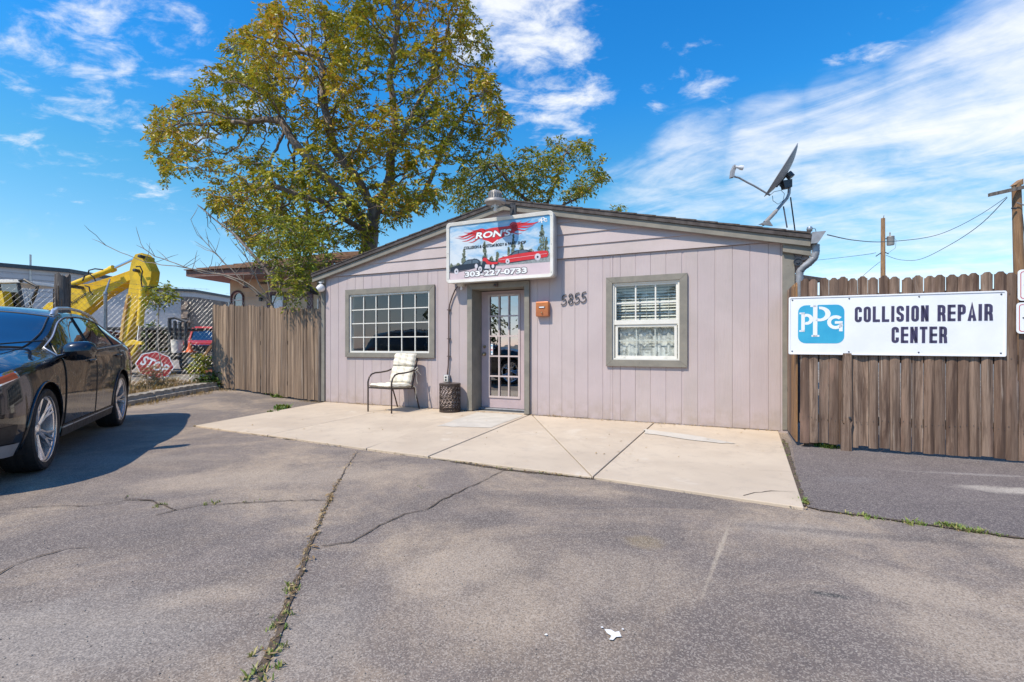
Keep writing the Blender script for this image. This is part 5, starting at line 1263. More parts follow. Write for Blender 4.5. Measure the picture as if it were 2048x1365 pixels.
        # roof rail
        rl_ = [surf(x, .93, s_) + Vector((0, 0, h)) for x, h in ((.22, .005), (.16, .032), (.0, .050), (-.4, .055), (-.9, .055), (-1.25, .052), (-1.55, .045), (-1.70, .030), (-1.82, .004))]
        MB().tube(rl_, [.016, .022, .020, .018, .018, .018, .018, .018, .014], 8).build('roof_rail', 'silver_rail', car, smooth=60)
        MB().prism([tuple(surf(x, .93, s_) + Vector((0, -.02, h))) for x, h in ((.24, -.01), (.04, -.01), (.06, .060), (.15, .055))], (0, .04, 0)).build('rail_foot', 'silver_rail', car, bevel=.006)
        # sill cladding
        sp_ = patch(lambda u, v: (.93 - 1.86 * u, 5.5 + .5 * v), 16, 4, .012, s_); MB().grid(sp_, flip=(s_ < 0)).build('sill_cladding', 'black_plastic', car, smooth=60)
        MB().tube([surf(.93 - 1.86 * k / 16, 5.62, s_) + Vector((0, s_ * .012, 0)) for k in range(17)], .008, 6).build('sill_strip', 'silver_rail', car, smooth=60)
        # mirror
        mm = MB(); c0 = surf(.90, 2.0, s_); cx = c0 + Vector((-.02, s_ * .150, .055)); P = []
        for i in range(13):
            t = -1 + 2 * i / 12; rr_ = math.sqrt(max(0, 1 - abs(t) ** 3.0)); row = []
            for k in range(17):
                a = 2 * math.pi * k / 16; row.append(cx + Vector((.090 * rr_ * math.cos(a) - .03 * t * t, s_ * t * .145, .098 * rr_ * math.sin(a) + .012 * t)))
            P.append(row)
        mm.grid(P, flip=(s_ < 0)); mr = mm.build('wing_mirror', paint, car, smooth=180)
        MB().prism([c0 + Vector(v) for v in ((.07, s_ * -.01, -.03), (-.06, s_ * -.01, -.03), (-.05, s_ * .10, .02), (.04, s_ * .10, .02))], (0, 0, .03)).build('mirror_arm', paint, mr, bevel=.006)
        MB().tube([cx + Vector((.055, s_ * -.11, -.035)), cx + Vector((.055, s_ * .0, -.035)), cx + Vector((.035, s_ * .11, -.02))], .009, 6).build('mirror_signal', 'orange_plastic' if 0 else 'silver_rail', mr, smooth=60)
        # head lamp, fog lamp recess, tail lamp
        hp = patch(lambda u, v: (1.80 + .45 * u, 2.0 + .95 * v - .25 * (1 - u) * (0 if v < .5 else 1)), 12, 6, .005, s_); hl = MB().grid(hp, flip=(s_ < 0)).build('headlight', 'chrome', car, smooth=180)
        hp = patch(lambda u, v: (1.83 + .20 * u, 2.2 + .5 * v), 6, 4, .009, s_); MB().grid(hp, flip=(s_ < 0)).build('indicator_lens', 'orange_plastic', hl, smooth=180)
        fp = patch(lambda u, v: (1.92 + .25 * u, 4.6 + .8 * v), 8, 5, .004, s_); MB().grid(fp, flip=(s_ < 0)).build('fog_lamp_recess', 'black_plastic', car, smooth=180)
        bp_ = patch(lambda u, v: (1.84 + .40 * u, 5.45 + .55 * v), 8, 4, .008, s_); MB().grid(bp_, flip=(s_ < 0)).build('bumper_valance', 'grey_plastic', car, smooth=180)
        tp = patch(lambda u, v: (-2.02 - .25 * u, 2.3 + .8 * v), 8, 5, .006, s_); MB().grid(tp, flip=(s_ > 0)).build('tail_light', 'sign_red', car, smooth=180)
    # windscreen, rear window, wipers
    def ws(x0, x1, sm, nm):
        P = []
        for i in range(15):
            x = x0 + (x1 - x0) * i / 14; row = []
            for j in range(21):
                t = -1 + 2 * j / 20; p = surf(x, abs(t) * sm, 1 if t >= 0 else -1); n_ = snorm(x, abs(t) * sm, 1 if t >= 0 else -1); n_ = n_ if n_.z > 0 else -n_; row.append(p + n_ * .005)
            P.append(row)
        g = MB().grid(P, flip=(x1 < x0)).build(nm, 'tinted_car_glass', car, smooth=180)
        edge = P[0] + [r[-1] for r in P] + P[-1][::-1] + [r[0] for r in P][::-1]; MB().tube(edge, .008, 5, cap=False).build('window_seal', 'black_plastic', g)
    ws(1.02, .31, .92, 'windscreen'); ws(-2.13, -2.26, .9, 'rear_window')
    for yy in (.05, -.55):
        MB().tube([surf(1.08, 0.2) + Vector((0, yy + .1, .005)), surf(.99, .3) + Vector((0, yy + .30, .018)), surf(.93, .4) + Vector((0, yy + .45, .02))], .008, 5).build('wiper', 'black_plastic', car)
    MB().grid([[Vector((2.305 - .02 * abs(t) - (.02 if z > .7 else 0), t * .34, z)) for z in (.40, .50, .60, .70, .76)] for t in [-1 + k / 5 for k in range(11)]], flip=True).build('grille', 'black_plastic', car)
    # hood seam
    for s_ in (1, -1): MB().tube([surf(2.05 - .98 * k / 12, .93, s_) + Vector((0, 0, .001)) for k in range(13)], .004, 5).build('bonnet_seam', 'black_plastic', car)
    # wheels
    RW = .372; tw = .245
    tp_ = [(.292, -.105), (.318, -.118), (.345, -.1225), (.362, -.112), (.370, -.085), (.372, -.04), (.372, .04), (.370, .085), (.362, .112), (.345, .1225), (.318, .118), (.292, .105)]
    tm = MB(); tm.lathe(tp_, 56, (0, 0, 0), (0, 1, 0)); 
    for gy in (-.052, 0, .052): tm.lathe([(RW + .0016, gy - .006), (RW + .0016, gy + .006)], 56, (0, 0, 0), (0, 1, 0), 1)
    for k in range(72):
        a = 2 * math.pi * k / 72
        for sg2 in (1, -1):
            pts = []
            for yy, da, rr_ in ((sg2 * .065, 0, RW + .0016), (sg2 * .090, .012, RW - .001), (sg2 * .113, .020, RW - .0085)):
                pts.append((yy, a + da, rr_))
            vs = []
            for yy, aa, r_ in pts: vs += [(r_ * math.cos(aa), yy, r_ * math.sin(aa)), (r_ * math.cos(aa + .018), yy, r_ * math.sin(aa + .018))]
            tm.add(vs, [(0, 1, 3, 2), (2, 3, 5, 4)], 1)
    tme = tm.mesh('tyre', ['black_rubber', 'black_plastic'], 35)
    rm = MB(); rm.lathe([(.294, .108), (.300, .112), (.296, .100), (.272, .092), (.268, .03), (.262, -.10), (.294, -.108)], 48, (0, 0, 0), (0, 1, 0))
    for k in range(5):
        a0 = 2 * math.pi * k / 5 + .3
        for da, sp in ((-.10, -.21), (.10, .21)):
            def pt(r_, a, y): return Vector((r_ * math.cos(a), y, r_ * math.sin(a)))
            for (r0, r1, w0, w1, y0_, y1_, aa0, aa1) in ((.045, .170, .020, .017, .050, .072, a0 + da * .9, a0 + da * 1.5), (.165, .280, .017, .014, .072, .094, a0 + da * 1.5, a0 + sp * 1.35), (.17, .280, .011, .011, .070, .094, a0 + da * 1.5, a0 + da * .35)):
                p0, p1 = pt(r0, aa0, y0_), pt(r1, aa1, y1_); d = (p1 - p0).normalized(); s2 = d.cross(Vector((0, 1, 0))).normalized()
                rm.add([p0 + s2 * w0, p0 - s2 * w0, p0 - s2 * w0 * .5 - Vector((0, .035, 0)), p0 + s2 * w0 * .5 - Vector((0, .035, 0)), p1 + s2 * w1, p1 - s2 * w1, p1 - s2 * w1 * .5 - Vector((0, .035, 0)), p1 + s2 * w1 * .5 - Vector((0, .035, 0)), p0 + Vector((0, .008, 0)), p1 + Vector((0, .008, 0))],
                       [(8, 9, 4, 0), (1, 5, 9, 8), (0, 4, 7, 3), (2, 6, 5, 1), (3, 7, 6, 2)])
    rm.lathe([(0, .066), (.030, .066), (.045, .060), (.062, .052), (.065, .02)], 24, (0, 0, 0), (0, 1, 0))
    rme = rm.mesh('rim', 'wheel_chrome', 30)
    dm = MB().lathe([(0, .0), (.17, .0), (.17, -.02)], 32, (0, .01, 0), (0, 1, 0)).mesh('brake_disc', 'galvanised')
    for ax_ in (1.37, -1.37):
        for s_ in (1, -1):
            w = bpy.data.objects.new('wheel', tme); COL.objects.link(w); w.parent = car; w.location = (ax_, s_ * .815, RW); w.rotation_euler = (0, random.uniform(0, 1), (0 if s_ > 0 else math.pi) + (R(2) if ax_ > 0 else 0))
            for nm, me2 in (('rim', rme), ('brake_disc', dm)): inst(nm, me2, w)
    return car
suv = build_suv('glossy black SUV with chrome wheels parked at the left edge of the lot', 'black_car_paint', (-5.725, 5.11, 0), math.atan2(-.8752, .4838) - R(.6))
# ------------------------------------------------------------------ left gate of narrow boards between shop corner and planting strip
GA = Vector((-6.82, 10.87, 0)); GB = Vector((-3.80, 9.47, 0)); gd = GB - GA; gl = gd.length; grz = math.atan2(gd.y, gd.x)
gt2 = thing('board_gate', 'tall grey-brown double gate of narrow vertical boards left of the shop', 'gate', (GA.x, GA.y, 0), grz)
rr = random.Random(21); x = .0; k = 0; gm_ = []
for i in range(6):
    gm_.append(picket_mesh(.082 + .005 * (i % 3), 1.0, ear=.008, seed=40 + i, name='gate_board', mat='grey_gate_wood', k=.75))
while x < gl - .06:
    f = x / gl; zb = gh(*(GA.lerp(GB, f)).xy) + .035 + rr.uniform(-.01, .012); zt = 2.075 - .20 * f + rr.uniform(-.034, .016)
    if abs(f - .475) < .013: x += .02
    o = inst('gate_board', gm_[k % 6], gt2, (x, rr.uniform(-.006, .008), zb), (R(rr.uniform(-.4, .4)), R(rr.uniform(-.5, .4) - (1.6 * max(0, f - .6))), R(rr.uniform(-3, 3))), (1, 1, zt - zb)); x += .0865 + rr.uniform(.0, .012); k += 1
for z in (.42, 1.15, 1.78): MB().box(.02, gl - .05, .02, .055, z, z + .085).build('rail', 'grey_gate_wood', gt2)
MB().tube([(gl - .005, -.02, .0), (gl - .0, -.02, 1.0), (gl - .0, -.01, 2.20)], .045, 9).build('post', 'grey_post_wood', gt2, smooth=60)
MB().tube([(-.03, .03, .0), (-.03, .03, 2.05)], .045, 9).build('post', 'grey_post_wood', gt2, smooth=60)

# ------------------------------------------------------------------ chain-link fence with barbed wire, planting strip and kerb
CA = Vector((-6.88, 10.92, .20)); CB = Vector((-9.9, 6.8, .12)); cdv = (CB - CA); cl_ = cdv.length; crz = math.atan2(cdv.y, cdv.x)
cf = thing('chain_link_fence', 'galvanised chain-link fence topped with barbed wire behind the black SUV', 'fence', tuple(CA), crz)
def chain(parent, length, h, pitch, r=.0016, z0=.03, mat='galvanised'):
    mb = MB()
    def bar(a, b):
        a, b = Vector(a), Vector(b); d = (b - a).normalized(); u1 = Vector((0, 1, 0)) * r; u2 = d.cross(Vector((0, 1, 0))) * r
        pts = [a + u1, a - u1 * .5 + u2 * .87, a - u1 * .5 - u2 * .87, b + u1, b - u1 * .5 + u2 * .87, b - u1 * .5 - u2 * .87]
        mb.add(pts, [(0, 1, 4, 3), (1, 2, 5, 4), (2, 0, 3, 5)])
    n = int((length + h) / pitch)
    for s_, yo in ((1, .002), (-1, -.002)):
        for k in range(-int(h / pitch) - 1, int(length / pitch) + int(h / pitch) + 2):
            x0 = k * pitch; a = [x0, z0]; b = [x0 + s_ * h * .82, z0 + h]
            # clip to the panel
            def cl(p, q):
                if (p[0] < 0 and q[0] < 0) or (p[0] > length and q[0] > length): return None
                def c1(p, q):
                    for lim, ok in ((0, lambda v: v >= 0), (length, lambda v: v <= length)):
                        if not ok(p[0]): t = (lim - p[0]) / (q[0] - p[0]); p = [lim, p[1] + (q[1] - p[1]) * t]
                    return p
                return c1(list(p), q), c1(list(q), p)
            r_ = cl(a, b)
            if r_: bar((r_[0][0], yo, r_[0][1]), (r_[1][0], yo, r_[1][1]))
            if 0 < b[0] < length: bar((b[0], yo, b[1]), (b[0] + s_ * .012, yo, b[1] + .028))
    return mb.build('wire_mesh', mat, parent, kind='stuff')
CH = 1.93
chain(cf, cl_, CH, .086)
def postx(px):                                # distance along the fence under photo column px
    r_ = (px - 1024) / FPX; return (r_ * CA.y - CA.x) / ((cdv.x - r_ * cdv.y) / cl_)
for px, arm in ((210, 1), (-120, 1)):
    x = postx(px); MB().tube([(x, .03, -.2), (x, .03, CH + .02)], .030, 10).build('post', 'galvanised', cf, smooth=60)
    MB().lathe([(.036, 0), (.040, .03), (.03, .06), (0, .065)], 10, (x, .03, CH)).build('post_cap', 'galvanised', cf, smooth=60)
    MB().tube([(x, .03, CH + .03), (x - .02, -.0, CH + .10), (x - .12, -.18, CH + .34)], [.022, .018, .012], 6).build('barb_arm', 'galvanised', cf)
for x in (.25, 2.05):
    MB().tube([(x, -.02, -.25), (x, -.02, .35)], .012, 6).build('stake', 'galvanised', cf)
for zz, yy in ((CH + .10, -.02), (CH + .20, -.09), (CH + .31, -.17)):
    mb = MB(); pts = [(cl_ * k / 40, yy + .004 * math.sin(k * 1.9), zz - .03 * math.sin(math.pi * ((k / 40 * 2.2) % 1)) + .004 * math.sin(k * 2.7)) for k in range(41)]
    mb.tube(pts, .0022, 3)
    for k in range(int(cl_ / .12)):
        x = .06 + k * .12; i = min(39, int(x / cl_ * 40)); t = x / cl_ * 40 - i; z = pts[i][2] * (1 - t) + pts[i + 1][2] * t; y = pts[i][1]
        mb.tube([(x - .01, y, z - .018), (x + .01, y, z + .018)], .0016, 3); mb.tube([(x - .006, y - .016, z + .01), (x + .006, y + .016, z - .01)], .0016, 3)
    mb.build('barbed_wire', 'galvanised', cf)
MB().tube([(0, 0, CH - .02), (cl_, 0, CH - .02)], .0025, 4).build('tension_wire', 'galvanised', cf)
# second chain-link run behind the gate
C2 = thing('chain_link_fence', 'chain-link fence with barbed wire rising behind the board gate', 'fence', (-8.2, 13.6, .15), R(-16))
chain(C2, 6.4, 2.22, .086); 
for x in (.1, 3.1, 6.3): MB().tube([(x, .03, 0), (x, .03, 2.25)], .028, 8).build('post', 'galvanised', C2, smooth=60)
for zz in (2.34, 2.48):
    mb = MB(); mb.tube([(0, 0, zz), (3.1, 0, zz - .02), (6.4, 0, zz)], .0025, 3)
    for k in range(50): x = .05 + k * .125; mb.tube([(x - .01, 0, zz - .03), (x + .01, 0, zz + .015)], .002, 3)
    mb.build('barbed_wire', 'galvanised', C2)
op = thing('old_timber_post', 'thick weathered round timber post standing in the chain-link fence', 'post', tuple(W(125, 692, 8.9) - Vector((0, 0, CAMZ))), 0)
rr = random.Random(2); mb = MB(); P = []
for i in range(12):
    z = -.1 + 2.55 * i / 11; row = []
    for k in range(25):
        a = 2 * math.pi * k / 24; r_ = (.118 + .012 * math.sin(a * 5 + i) * .4 + rr.uniform(-.006, .006)) * (1.0 if i < 11 else .93); row.append((r_ * math.cos(a), r_ * math.sin(a), z + (.03 * math.sin(a * 3) + rr.uniform(-.02, .02) if i == 11 else 0)))
    row[-1] = row[0]; P.append(row)
P.append([(0, 0, 2.42)] * 25); mb.grid(P, flip=True); mb.build('trunk_section', 'grey_post_wood', op, smooth=50)
for k in range(9):
    a = rr.uniform(3.4, 6.0); zz = rr.uniform(1.7, 2.3); MB().tube([(.122 * math.cos(a), .122 * math.sin(a), zz), (.123 * math.cos(a + .05), .123 * math.sin(a + .05), zz - rr.uniform(.15, .5))], .006, 4).build('drying_crack', 'crack_dirt', op)
# kerb beam with cast ribs
ka, kb_ = Vector((-7.62, 6.2, 0)), Vector((-6.72, 10.70, 0)); kd = kb_ - ka; kl = kd.length
ku = kd.normalized(); kn = Vector((ku.y, -ku.x, 0))   # towards the lot
kz = lambda f: gh(*(ka.lerp(kb_, f)).xy)
kerb = thing('kerb_beam', 'long ribbed pale concrete kerb beam edging the planting strip', 'kerb', (ka.x, ka.y, 0), math.atan2(kd.y, kd.x))
segs = 3
for sgm in range(segs):
    f0, f1 = sgm / segs, (sgm + 1) / segs - .004; mb = MB(); rows = []
    for i in range(13):
        f = f0 + (f1 - f0) * i / 12; z = kz(f); x = f * kl
        rows.append([(x, -.17, z - .05), (x, -.165, z + .085), (x, -.120, z + .10), (x, -.110, z + .165), (x, .11, z + .17), (x, .12, z - .05)])
    mb.grid(rows, flip=True); mb.f.append(tuple(range(6))); mb.m.append(0); mb.f.append(tuple(range(len(mb.v) - 6, len(mb.v)))[::-1]); mb.m.append(0)
    mb.build('beam_section', 'beam_wood_grey', kerb)
    for i in range(9):
        f = f0 + (f1 - f0) * (i + .5) / 9; z = kz(f); x = f * kl; MB().box(x - .045, x + .045, -.118, .105, z + .155, z + .178).build('rib', 'beam_wood_grey', kerb, bevel=.008)
# planting bed soil
mb = MB(); rows = []; rr = random.Random(8)
for i in range(41):
    f = i / 40 * 1.06 - .03; c = ka.lerp(kb_, f); row = []
    for j in range(13):
        u = .10 + j * (.14 + .10 * (1 - f)); p = c - kn * u; h = kz(min(1, max(0, f))) + .13 + .07 * math.sin(min(1, u / 1.2) * 1.5) + .03 * mnoise.noise(Vector((p.x * 2.3, p.y * 2.3, 0)))
        row.append((p.x, p.y, h))
    rows.append(row)
mb.grid(rows, flip=False); mb.build('planting_bed', 'soil', smooth=180, kind='structure')

# ------------------------------------------------------------------ yard beyond: sapling, stop sign, excavator, trailer, truck, junk
def rotY(v, a): return v
stp = thing('stop_sign', 'red octagonal stop sign leaning askew on the ground behind the fence', 'sign', tuple(W(310, 731, 11.3)), 0)
stp.rotation_euler = (R(-14), R(27), R(28)); stp.scale = (.84, .84, .84)
oc = [(.46 * math.cos(R(22.5 + 45 * k)), .46 * math.sin(R(22.5 + 45 * k))) for k in range(8)]; oc2 = [(x * .945, z * .945) for x, z in oc]
MB().prism([(x, 0, z * .86) for x, z in oc], (0, .004, 0)).build('white_border', 'sign_white', stp); MB().prism([(x, -.002, z * .86) for x, z in oc2], (0, .0015, 0)).build('red_field', 'sign_red', stp)
vs, fs = fit_text('STOP', -.33, .33, -.13, .15, -.0032, bold=.03); MB().add(vs, fs).build('lettering', 'letter_white', stp)
MB().tube([(.0, .03, -.1), (.0, .03, .30)], .02, 6).build('post_stub', 'galvanised', stp)

# excavator arm: plates with real thickness, in a vertical plane 13.5-14.5 m off
ex = thing('excavator', 'yellow backhoe excavator with raised arm behind the chain-link fence', 'excavator', (W(40, 692, 14.3).x, 14.3, .13), 0)
eo = Vector(ex.location)
def E_(px, py, D=14.0): return W(px, py, D) - eo
def plate(name, px, D, th, mat='excavator_yellow', bev=.006): return MB().prism([E_(a, b, D) for a, b in px], (0, th, 0)).build(name, mat, ex, bevel=bev)
plate('boom', [(118, 640), (118, 576), (138, 567), (150, 570), (176, 568), (232, 551), (271, 537), (278, 541), (278, 550), (242, 571), (205, 594), (168, 624), (150, 642)], 14.0, .34)
plate('arm', [(262, 526), (270, 509), (283, 506), (290, 513), (303, 542), (301, 560), (296, 577), (286, 590), (272, 622), (258, 660), (247, 693), (238, 694), (244, 640), (255, 590), (260, 560), (258, 545)], 13.75, .34)
plate('arm_face_plate', [(237, 690), (243, 640), (253, 588), (257, 590), (248, 645), (242, 694)], 13.70, .40, 'rusty_yellow', .005)
def cyl(name, a, b, r, D, mat, n=14): return MB().tube([E_(*a, D), E_(*b, D)], r, n).build(name, mat, ex, smooth=50)
cyl('boom_cylinder', (146, 569), (226, 538), .078, 13.8, 'excavator_yellow'); cyl('cylinder_collar', (221, 540), (228, 537), .098, 13.8, 'excavator_yellow'); cyl('piston_rod', (228, 537), (274, 516), .036, 13.8, 'chrome')
cyl('bucket_cylinder', (286, 575), (280, 652), .088, 13.6, 'excavator_yellow'); cyl('piston_rod', (280, 652), (275, 698), .04, 13.6, 'chrome')
for c in ((141, 573), (270, 541), (280, 513), (290, 575), (243, 690)):
    MB().lathe([(0, -.05), (.045, -.04), (.05, 0), (.05, .5)], 14, E_(*c, 13.62), (0, 1, 0)).build('pivot_pin', 'dark_metal', ex, smooth=50)
for pts in ([(176, 548), (178, 541), (190, 538), (206, 540)], [(165, 562), (170, 551), (180, 549), (188, 556), (191, 563)], [(272, 534), (280, 533), (285, 543), (282, 560), (284, 575), (292, 585)], [(170, 572), (178, 574), (180, 584), (186, 590)]):
    MB().tube([E_(a, b, 13.6) for a, b in pts], .019, 6).build('hose', 'hose_black', ex, smooth=60)
vs, fs = fit_text('Chapman', 0, .62, 0, .16, 0, bold=.01, shear=.2); t = MB().add(vs, fs).build('lettering', 'letter_black', ex); t.location = E_(139, 616, 13.985); t.rotation_euler = (0, R(-33), 0)
plate('bucket', [(228, 702), (250, 692), (258, 704), (252, 722), (238, 731), (222, 722)], 13.6, .5, 'rusty_yellow'); plate('linkage', [(244, 688), (262, 680), (282, 684), (284, 690), (262, 690), (250, 696)], 13.55, .12); plate('linkage', [(270, 690), (276, 688), (264, 712), (256, 712)], 13.5, .08)
for q in range(3): plate('bucket_tooth', [(226 + q * 14, 726), (234 + q * 14, 726), (229 + q * 14, 742)], 13.65 + .1 * q, .08, 'dark_metal', .003)
plate('turret', [(60, 640), (118, 600), (150, 640), (150, 720), (60, 720)], 14.1, .5)
plate('light_housing', [(82, 640), (86, 616), (96, 606), (112, 603), (116, 620), (104, 640)], 13.7, .25)
# cab
mb = MB(); mb.prism([E_(-70, 566, 14.2), E_(37, 565, 14.2), E_(58, 690, 14.2), E_(-70, 690, 14.2)], (0, .03, 0)); mb.build('side_window', 'tinted_car_glass', ex)
plate('cab_roof', [(-80, 560), (34, 559), (39, 566), (-80, 568)], 14.1, 1.4, 'sign_frame_white', .02)
for pts in ([(36, 563), (60, 690)], [(48, 560), (75, 574), (69, 592)], [(36, 564), (48, 560)], [(69, 592), (60, 612), (86, 690)], [(-10, 566), (12, 690)]):
    MB().tube([E_(a, b, 14.15) for a, b in pts], .045, 6).build('cab_frame', 'black_plastic', ex)
for i in range(9): a, b = (44 + i * 2.6, 578 + i * 9), (57 + i * 2.2, 577 + i * 9); MB().tube([E_(*a, 14.1), E_(*b, 14.1)], .012, 4).build('guard_bar', 'galvanised', ex)
for i in range(3): MB().tube([E_(44 + i * 6, 577, 14.1), E_(66 + i * 5.5, 660, 14.1)], .012, 4).build('guard_bar', 'galvanised', ex)
plate('engine_cover', [(-90, 585), (4, 582), (12, 625), (12, 720), (-90, 720)], 13.9, .25)
plate('track', [(-90, 722), (-60, 700), (150, 700), (170, 716), (150, 735), (-60, 738)], 13.8, .5, 'dark_metal')

# white rendered warehouse with dark parapet, and its stone-faced end
wh = thing('warehouse', 'long white flat-roofed building with a dark parapet behind the yard', 'building', (W(0, 692, 34).x, 34, 0), R(0))
def Wl(px, py, D): return W(px, py, D) - Vector(wh.location)
def wall(name, a, b, ztop_a, ztop_b, z0, mat, par, depth=8.0, off=Vector((0, 0, 0))):
    mb = MB(); mb.prism([(a.x, a.y, z0), (b.x, b.y, z0), (b.x, b.y, ztop_b), (a.x, a.y, ztop_a)], (0, depth, 0)); return mb.build(name, mat, par)
o = Vector(wh.location); a = W(-260, 692, 30) - o; b = W(138, 692, 37) - o
zt = 1.13 + (692 - 546) / 950 * 37
wall('wall', a, b, zt, zt, 0, 'render_white', wh); mb = MB(); mb.prism([(a.x, a.y - .15, zt), (b.x + .2, b.y - .15, zt), (b.x + .2, b.y - .15, zt + .28), (a.x, a.y - .15, zt + .28)], (0, 8.3, 0)); mb.build('parapet_cap', 'parapet_dark', wh)
mb = MB(); q = b - a; mb.prism([(a + q * .78 + Vector((0, -.12, .0)) + Vector((0, 0, z))) for z in (0, zt - .02)] + [(a + q * .775 + Vector((0, -.12, z))) for z in (zt - .02, 0)], (0, .1, 0)); mb.build('downpipe', 'sign_frame_white', wh)
for k in range(7):
    z = zt - .35 - k * .42; MB().prism([(a.x, a.y - .02, z), (b.x, b.y - .02, z), (b.x, b.y - .02, z + .03), (a.x, a.y - .02, z + .03)], (0, .03, 0)).build('cladding_joint', 'render_taupe', wh)
w2h = thing('warehouse', 'lower white building with taupe base and brown stone end wall beyond the yard', 'building', (W(360, 692, 33).x, 33, 0), 0)
o = Vector(w2h.location); a = W(150, 692, 30) - o; b = W(362, 692, 33) - o; c = W(388, 692, 33.4) - o; zt = 1.13 + (692 - 583) / 950 * 33
wall('wall', a, b, zt, zt, 2.0, 'render_white', w2h, 6); wall('base_wall', a + Vector((0, -.05, 0)), b + Vector((0, -.05, 0)), 2.02, 2.02, 0, 'render_taupe', w2h, 6)
wall('stone_wall', b + Vector((.02, 0, 0)), c, zt - .35, zt - .35, 0, 'split_stone', w2h, 6); wall('upper_band', b + Vector((.02, 0, 0)), c, zt, zt, zt - .35, 'render_white', w2h, 6)
rr = random.Random(3)
for r_ in range(14):
    x = .06 + (r_ % 2) * .12; ln = (c - b).length - .1; z = .05 + r_ * .30
    while x < ln - .15:
        w_ = rr.uniform(.25, .5); w_ = min(w_, ln - x); p = b.lerp(c, x / (ln + .1)); MB().box(p.x, p.x + w_ - .02, p.y - .05 - rr.uniform(0, .04), p.y + .02, z, z + .285).build('stone', 'split_stone', w2h); x += w_
mb = MB(); mb.prism([(a.x, a.y - .1, zt), (c.x + .1, c.y - .1, zt), (c.x + .1, c.y - .1, zt + .16), (a.x, a.y - .1, zt + .16)], (0, 6.2, 0)); mb.build('parapet_cap', 'parapet_dark', w2h)

# beige house number 5835 with brown roof
hs = thing('beige_house', 'beige stucco house with brown shingle roof and an arched window behind the gate', 'house', tuple(W(460, 692, 21.5) - Vector((0, 0, CAMZ))), R(-13))
def hx(px, D=21.0): return None
HL = 10.5; HZt = 4.10
mb = MB(); wall_with_holes(mb, 0, HL, .1, HZt, [(.15, .68, 1.3, 3.56), (1.95, 2.95, 1.0, 3.50)], 0, .25); mb.build('wall', 'beige_stucco', hs)
mb = MB(); mb.box(.0, .25, .25, 7, .1, HZt); mb.build('side_wall', 'beige_stucco', hs)
ev = .95
mb = MB(); mb.prism([(-ev, -1.3, HZt + .02), (HL + 1, -1.3, HZt + .02), (HL + 1, -1.3, HZt + .26), (-ev, -1.3, HZt + .26)], (0, .06, 0)); mb.prism([(-ev, -1.3, HZt + .02), (-ev, 8, HZt + .02), (-ev, 8, HZt + .26), (-ev, -1.3, HZt + .26)], (-.06, 0, 0)); mb.build('fascia', 'brown_trim', hs)
mb = MB(); mb.box(-ev, HL + 1, -1.3, 8, HZt, HZt + .03); mb.build('soffit', 'taupe_soffit', hs)
rmb = MB(); e0, e1, e2, e3 = Vector((-ev - .08, -1.4, HZt + .27)), Vector((HL + 1.1, -1.4, HZt + .27)), Vector((HL + 1.1, 8.1, HZt + .27)), Vector((-ev - .08, 8.1, HZt + .27)); r0, r1 = Vector((3.4, 3.3, HZt + 1.75)), Vector((HL - 1, 3.3, HZt + 1.75))
for i in range(14):
    for A0, A1, B0, B1 in ((e0, e1, r0, r1), (e3, e0, r0, r0)):
        f0, f1 = i / 14, (i + 1) / 14; p = [A0.lerp(B0, f0), A1.lerp(B1, f0), A1.lerp(B1, f1), A0.lerp(B0, f1)]; up = Vector((0, 0, .035))
        rmb.add([p[0] + up, p[1] + up, p[2], p[3], p[0], p[1]], [(0, 1, 2, 3), (4, 5, 1, 0)])
rmb.build('roof_shingles', 'brown_shingle', hs, kind='stuff')
# arched window, door-side window, trim, letters, lantern
aw = MB(); arc = [(.415 + .265 * math.cos(R(t)), 3.27 + .265 * math.sin(R(t))) for t in range(0, 181, 15)]; outl = [(.68, 1.3)] + arc + [(.15, 1.3)]
aw.prism([(x, .06, z) for x, z in outl], (0, .02, 0)); awo = aw.build('arched_window', 'tinted_car_glass', hs)
MB().tube([(x, .03, z) for x, z in outl] + [(outl[0][0], .03, outl[0][1])], .035, 6).build('window_frame', 'vinyl_white', awo); MB().box(.17, .66, .02, .05, 3.17, 3.22).build('transom', 'vinyl_white', awo)
MB().prism([(x, -.01, z) for x, z in [(.15 - .001, 3.27)] + arc[::-1] + [(.6801, 3.27), (.68, 3.57), (.15, 3.57)]], (0, .05, 0)).build('arch_spandrel', 'beige_stucco', hs)
MB().tube([(.10, -.03, 1.2), (.10, -.03, 3.27)] + [(.415 + .315 * math.cos(R(t)), -.03, 3.27 + .315 * math.sin(R(t))) for t in range(180, -1, -15)] + [(.73, -.03, 1.2)], .045, 6).build('arch_trim', 'maroon_trim', hs)
window_frame('window', 1.95, 2.95, 1.0, 3.50, .14, -.04, .1, 'maroon_trim', hs); MB().box(2.09, 2.81, .05, .06, 1.14, 3.36).build('pane', 'tinted_car_glass', hs); MB().box(2.2, 2.72, .03, .045, 2.55, 3.15).build('window_notice', 'sign_white', hs)
MB().box(4.0, 4.28, -.05, -.005, .1, 3.45).build('corner_trim', 'maroon_trim', hs)
def htext(txt, x0, x1, z0, z1): vs, fs = fit_text(txt, x0, x1, z0, z1, -.02, bold=.03); MB().add(vs, fs).build('lettering', 'letter_black', hs)
htext('CHAPMAN LANDSCAPE &', 1.50, 2.95, 3.86, 3.99); htext('5835', 2.22, 2.66, 3.60, 3.76)
MB().box(.72, .98, -.04, -.005, 3.72, 3.84).build('vent_grille', 'maroon_trim', hs)
MB().box(1.66, 1.76, -.16, -.01, 3.10, 3.28).build('lantern', 'black_plastic', hs); MB().tube([(1.72, -.02, 3.30), (1.63, -.15, 3.38), (1.56, -.2, 3.32)], .025, 6).build('lantern_arm', 'black_plastic', hs)

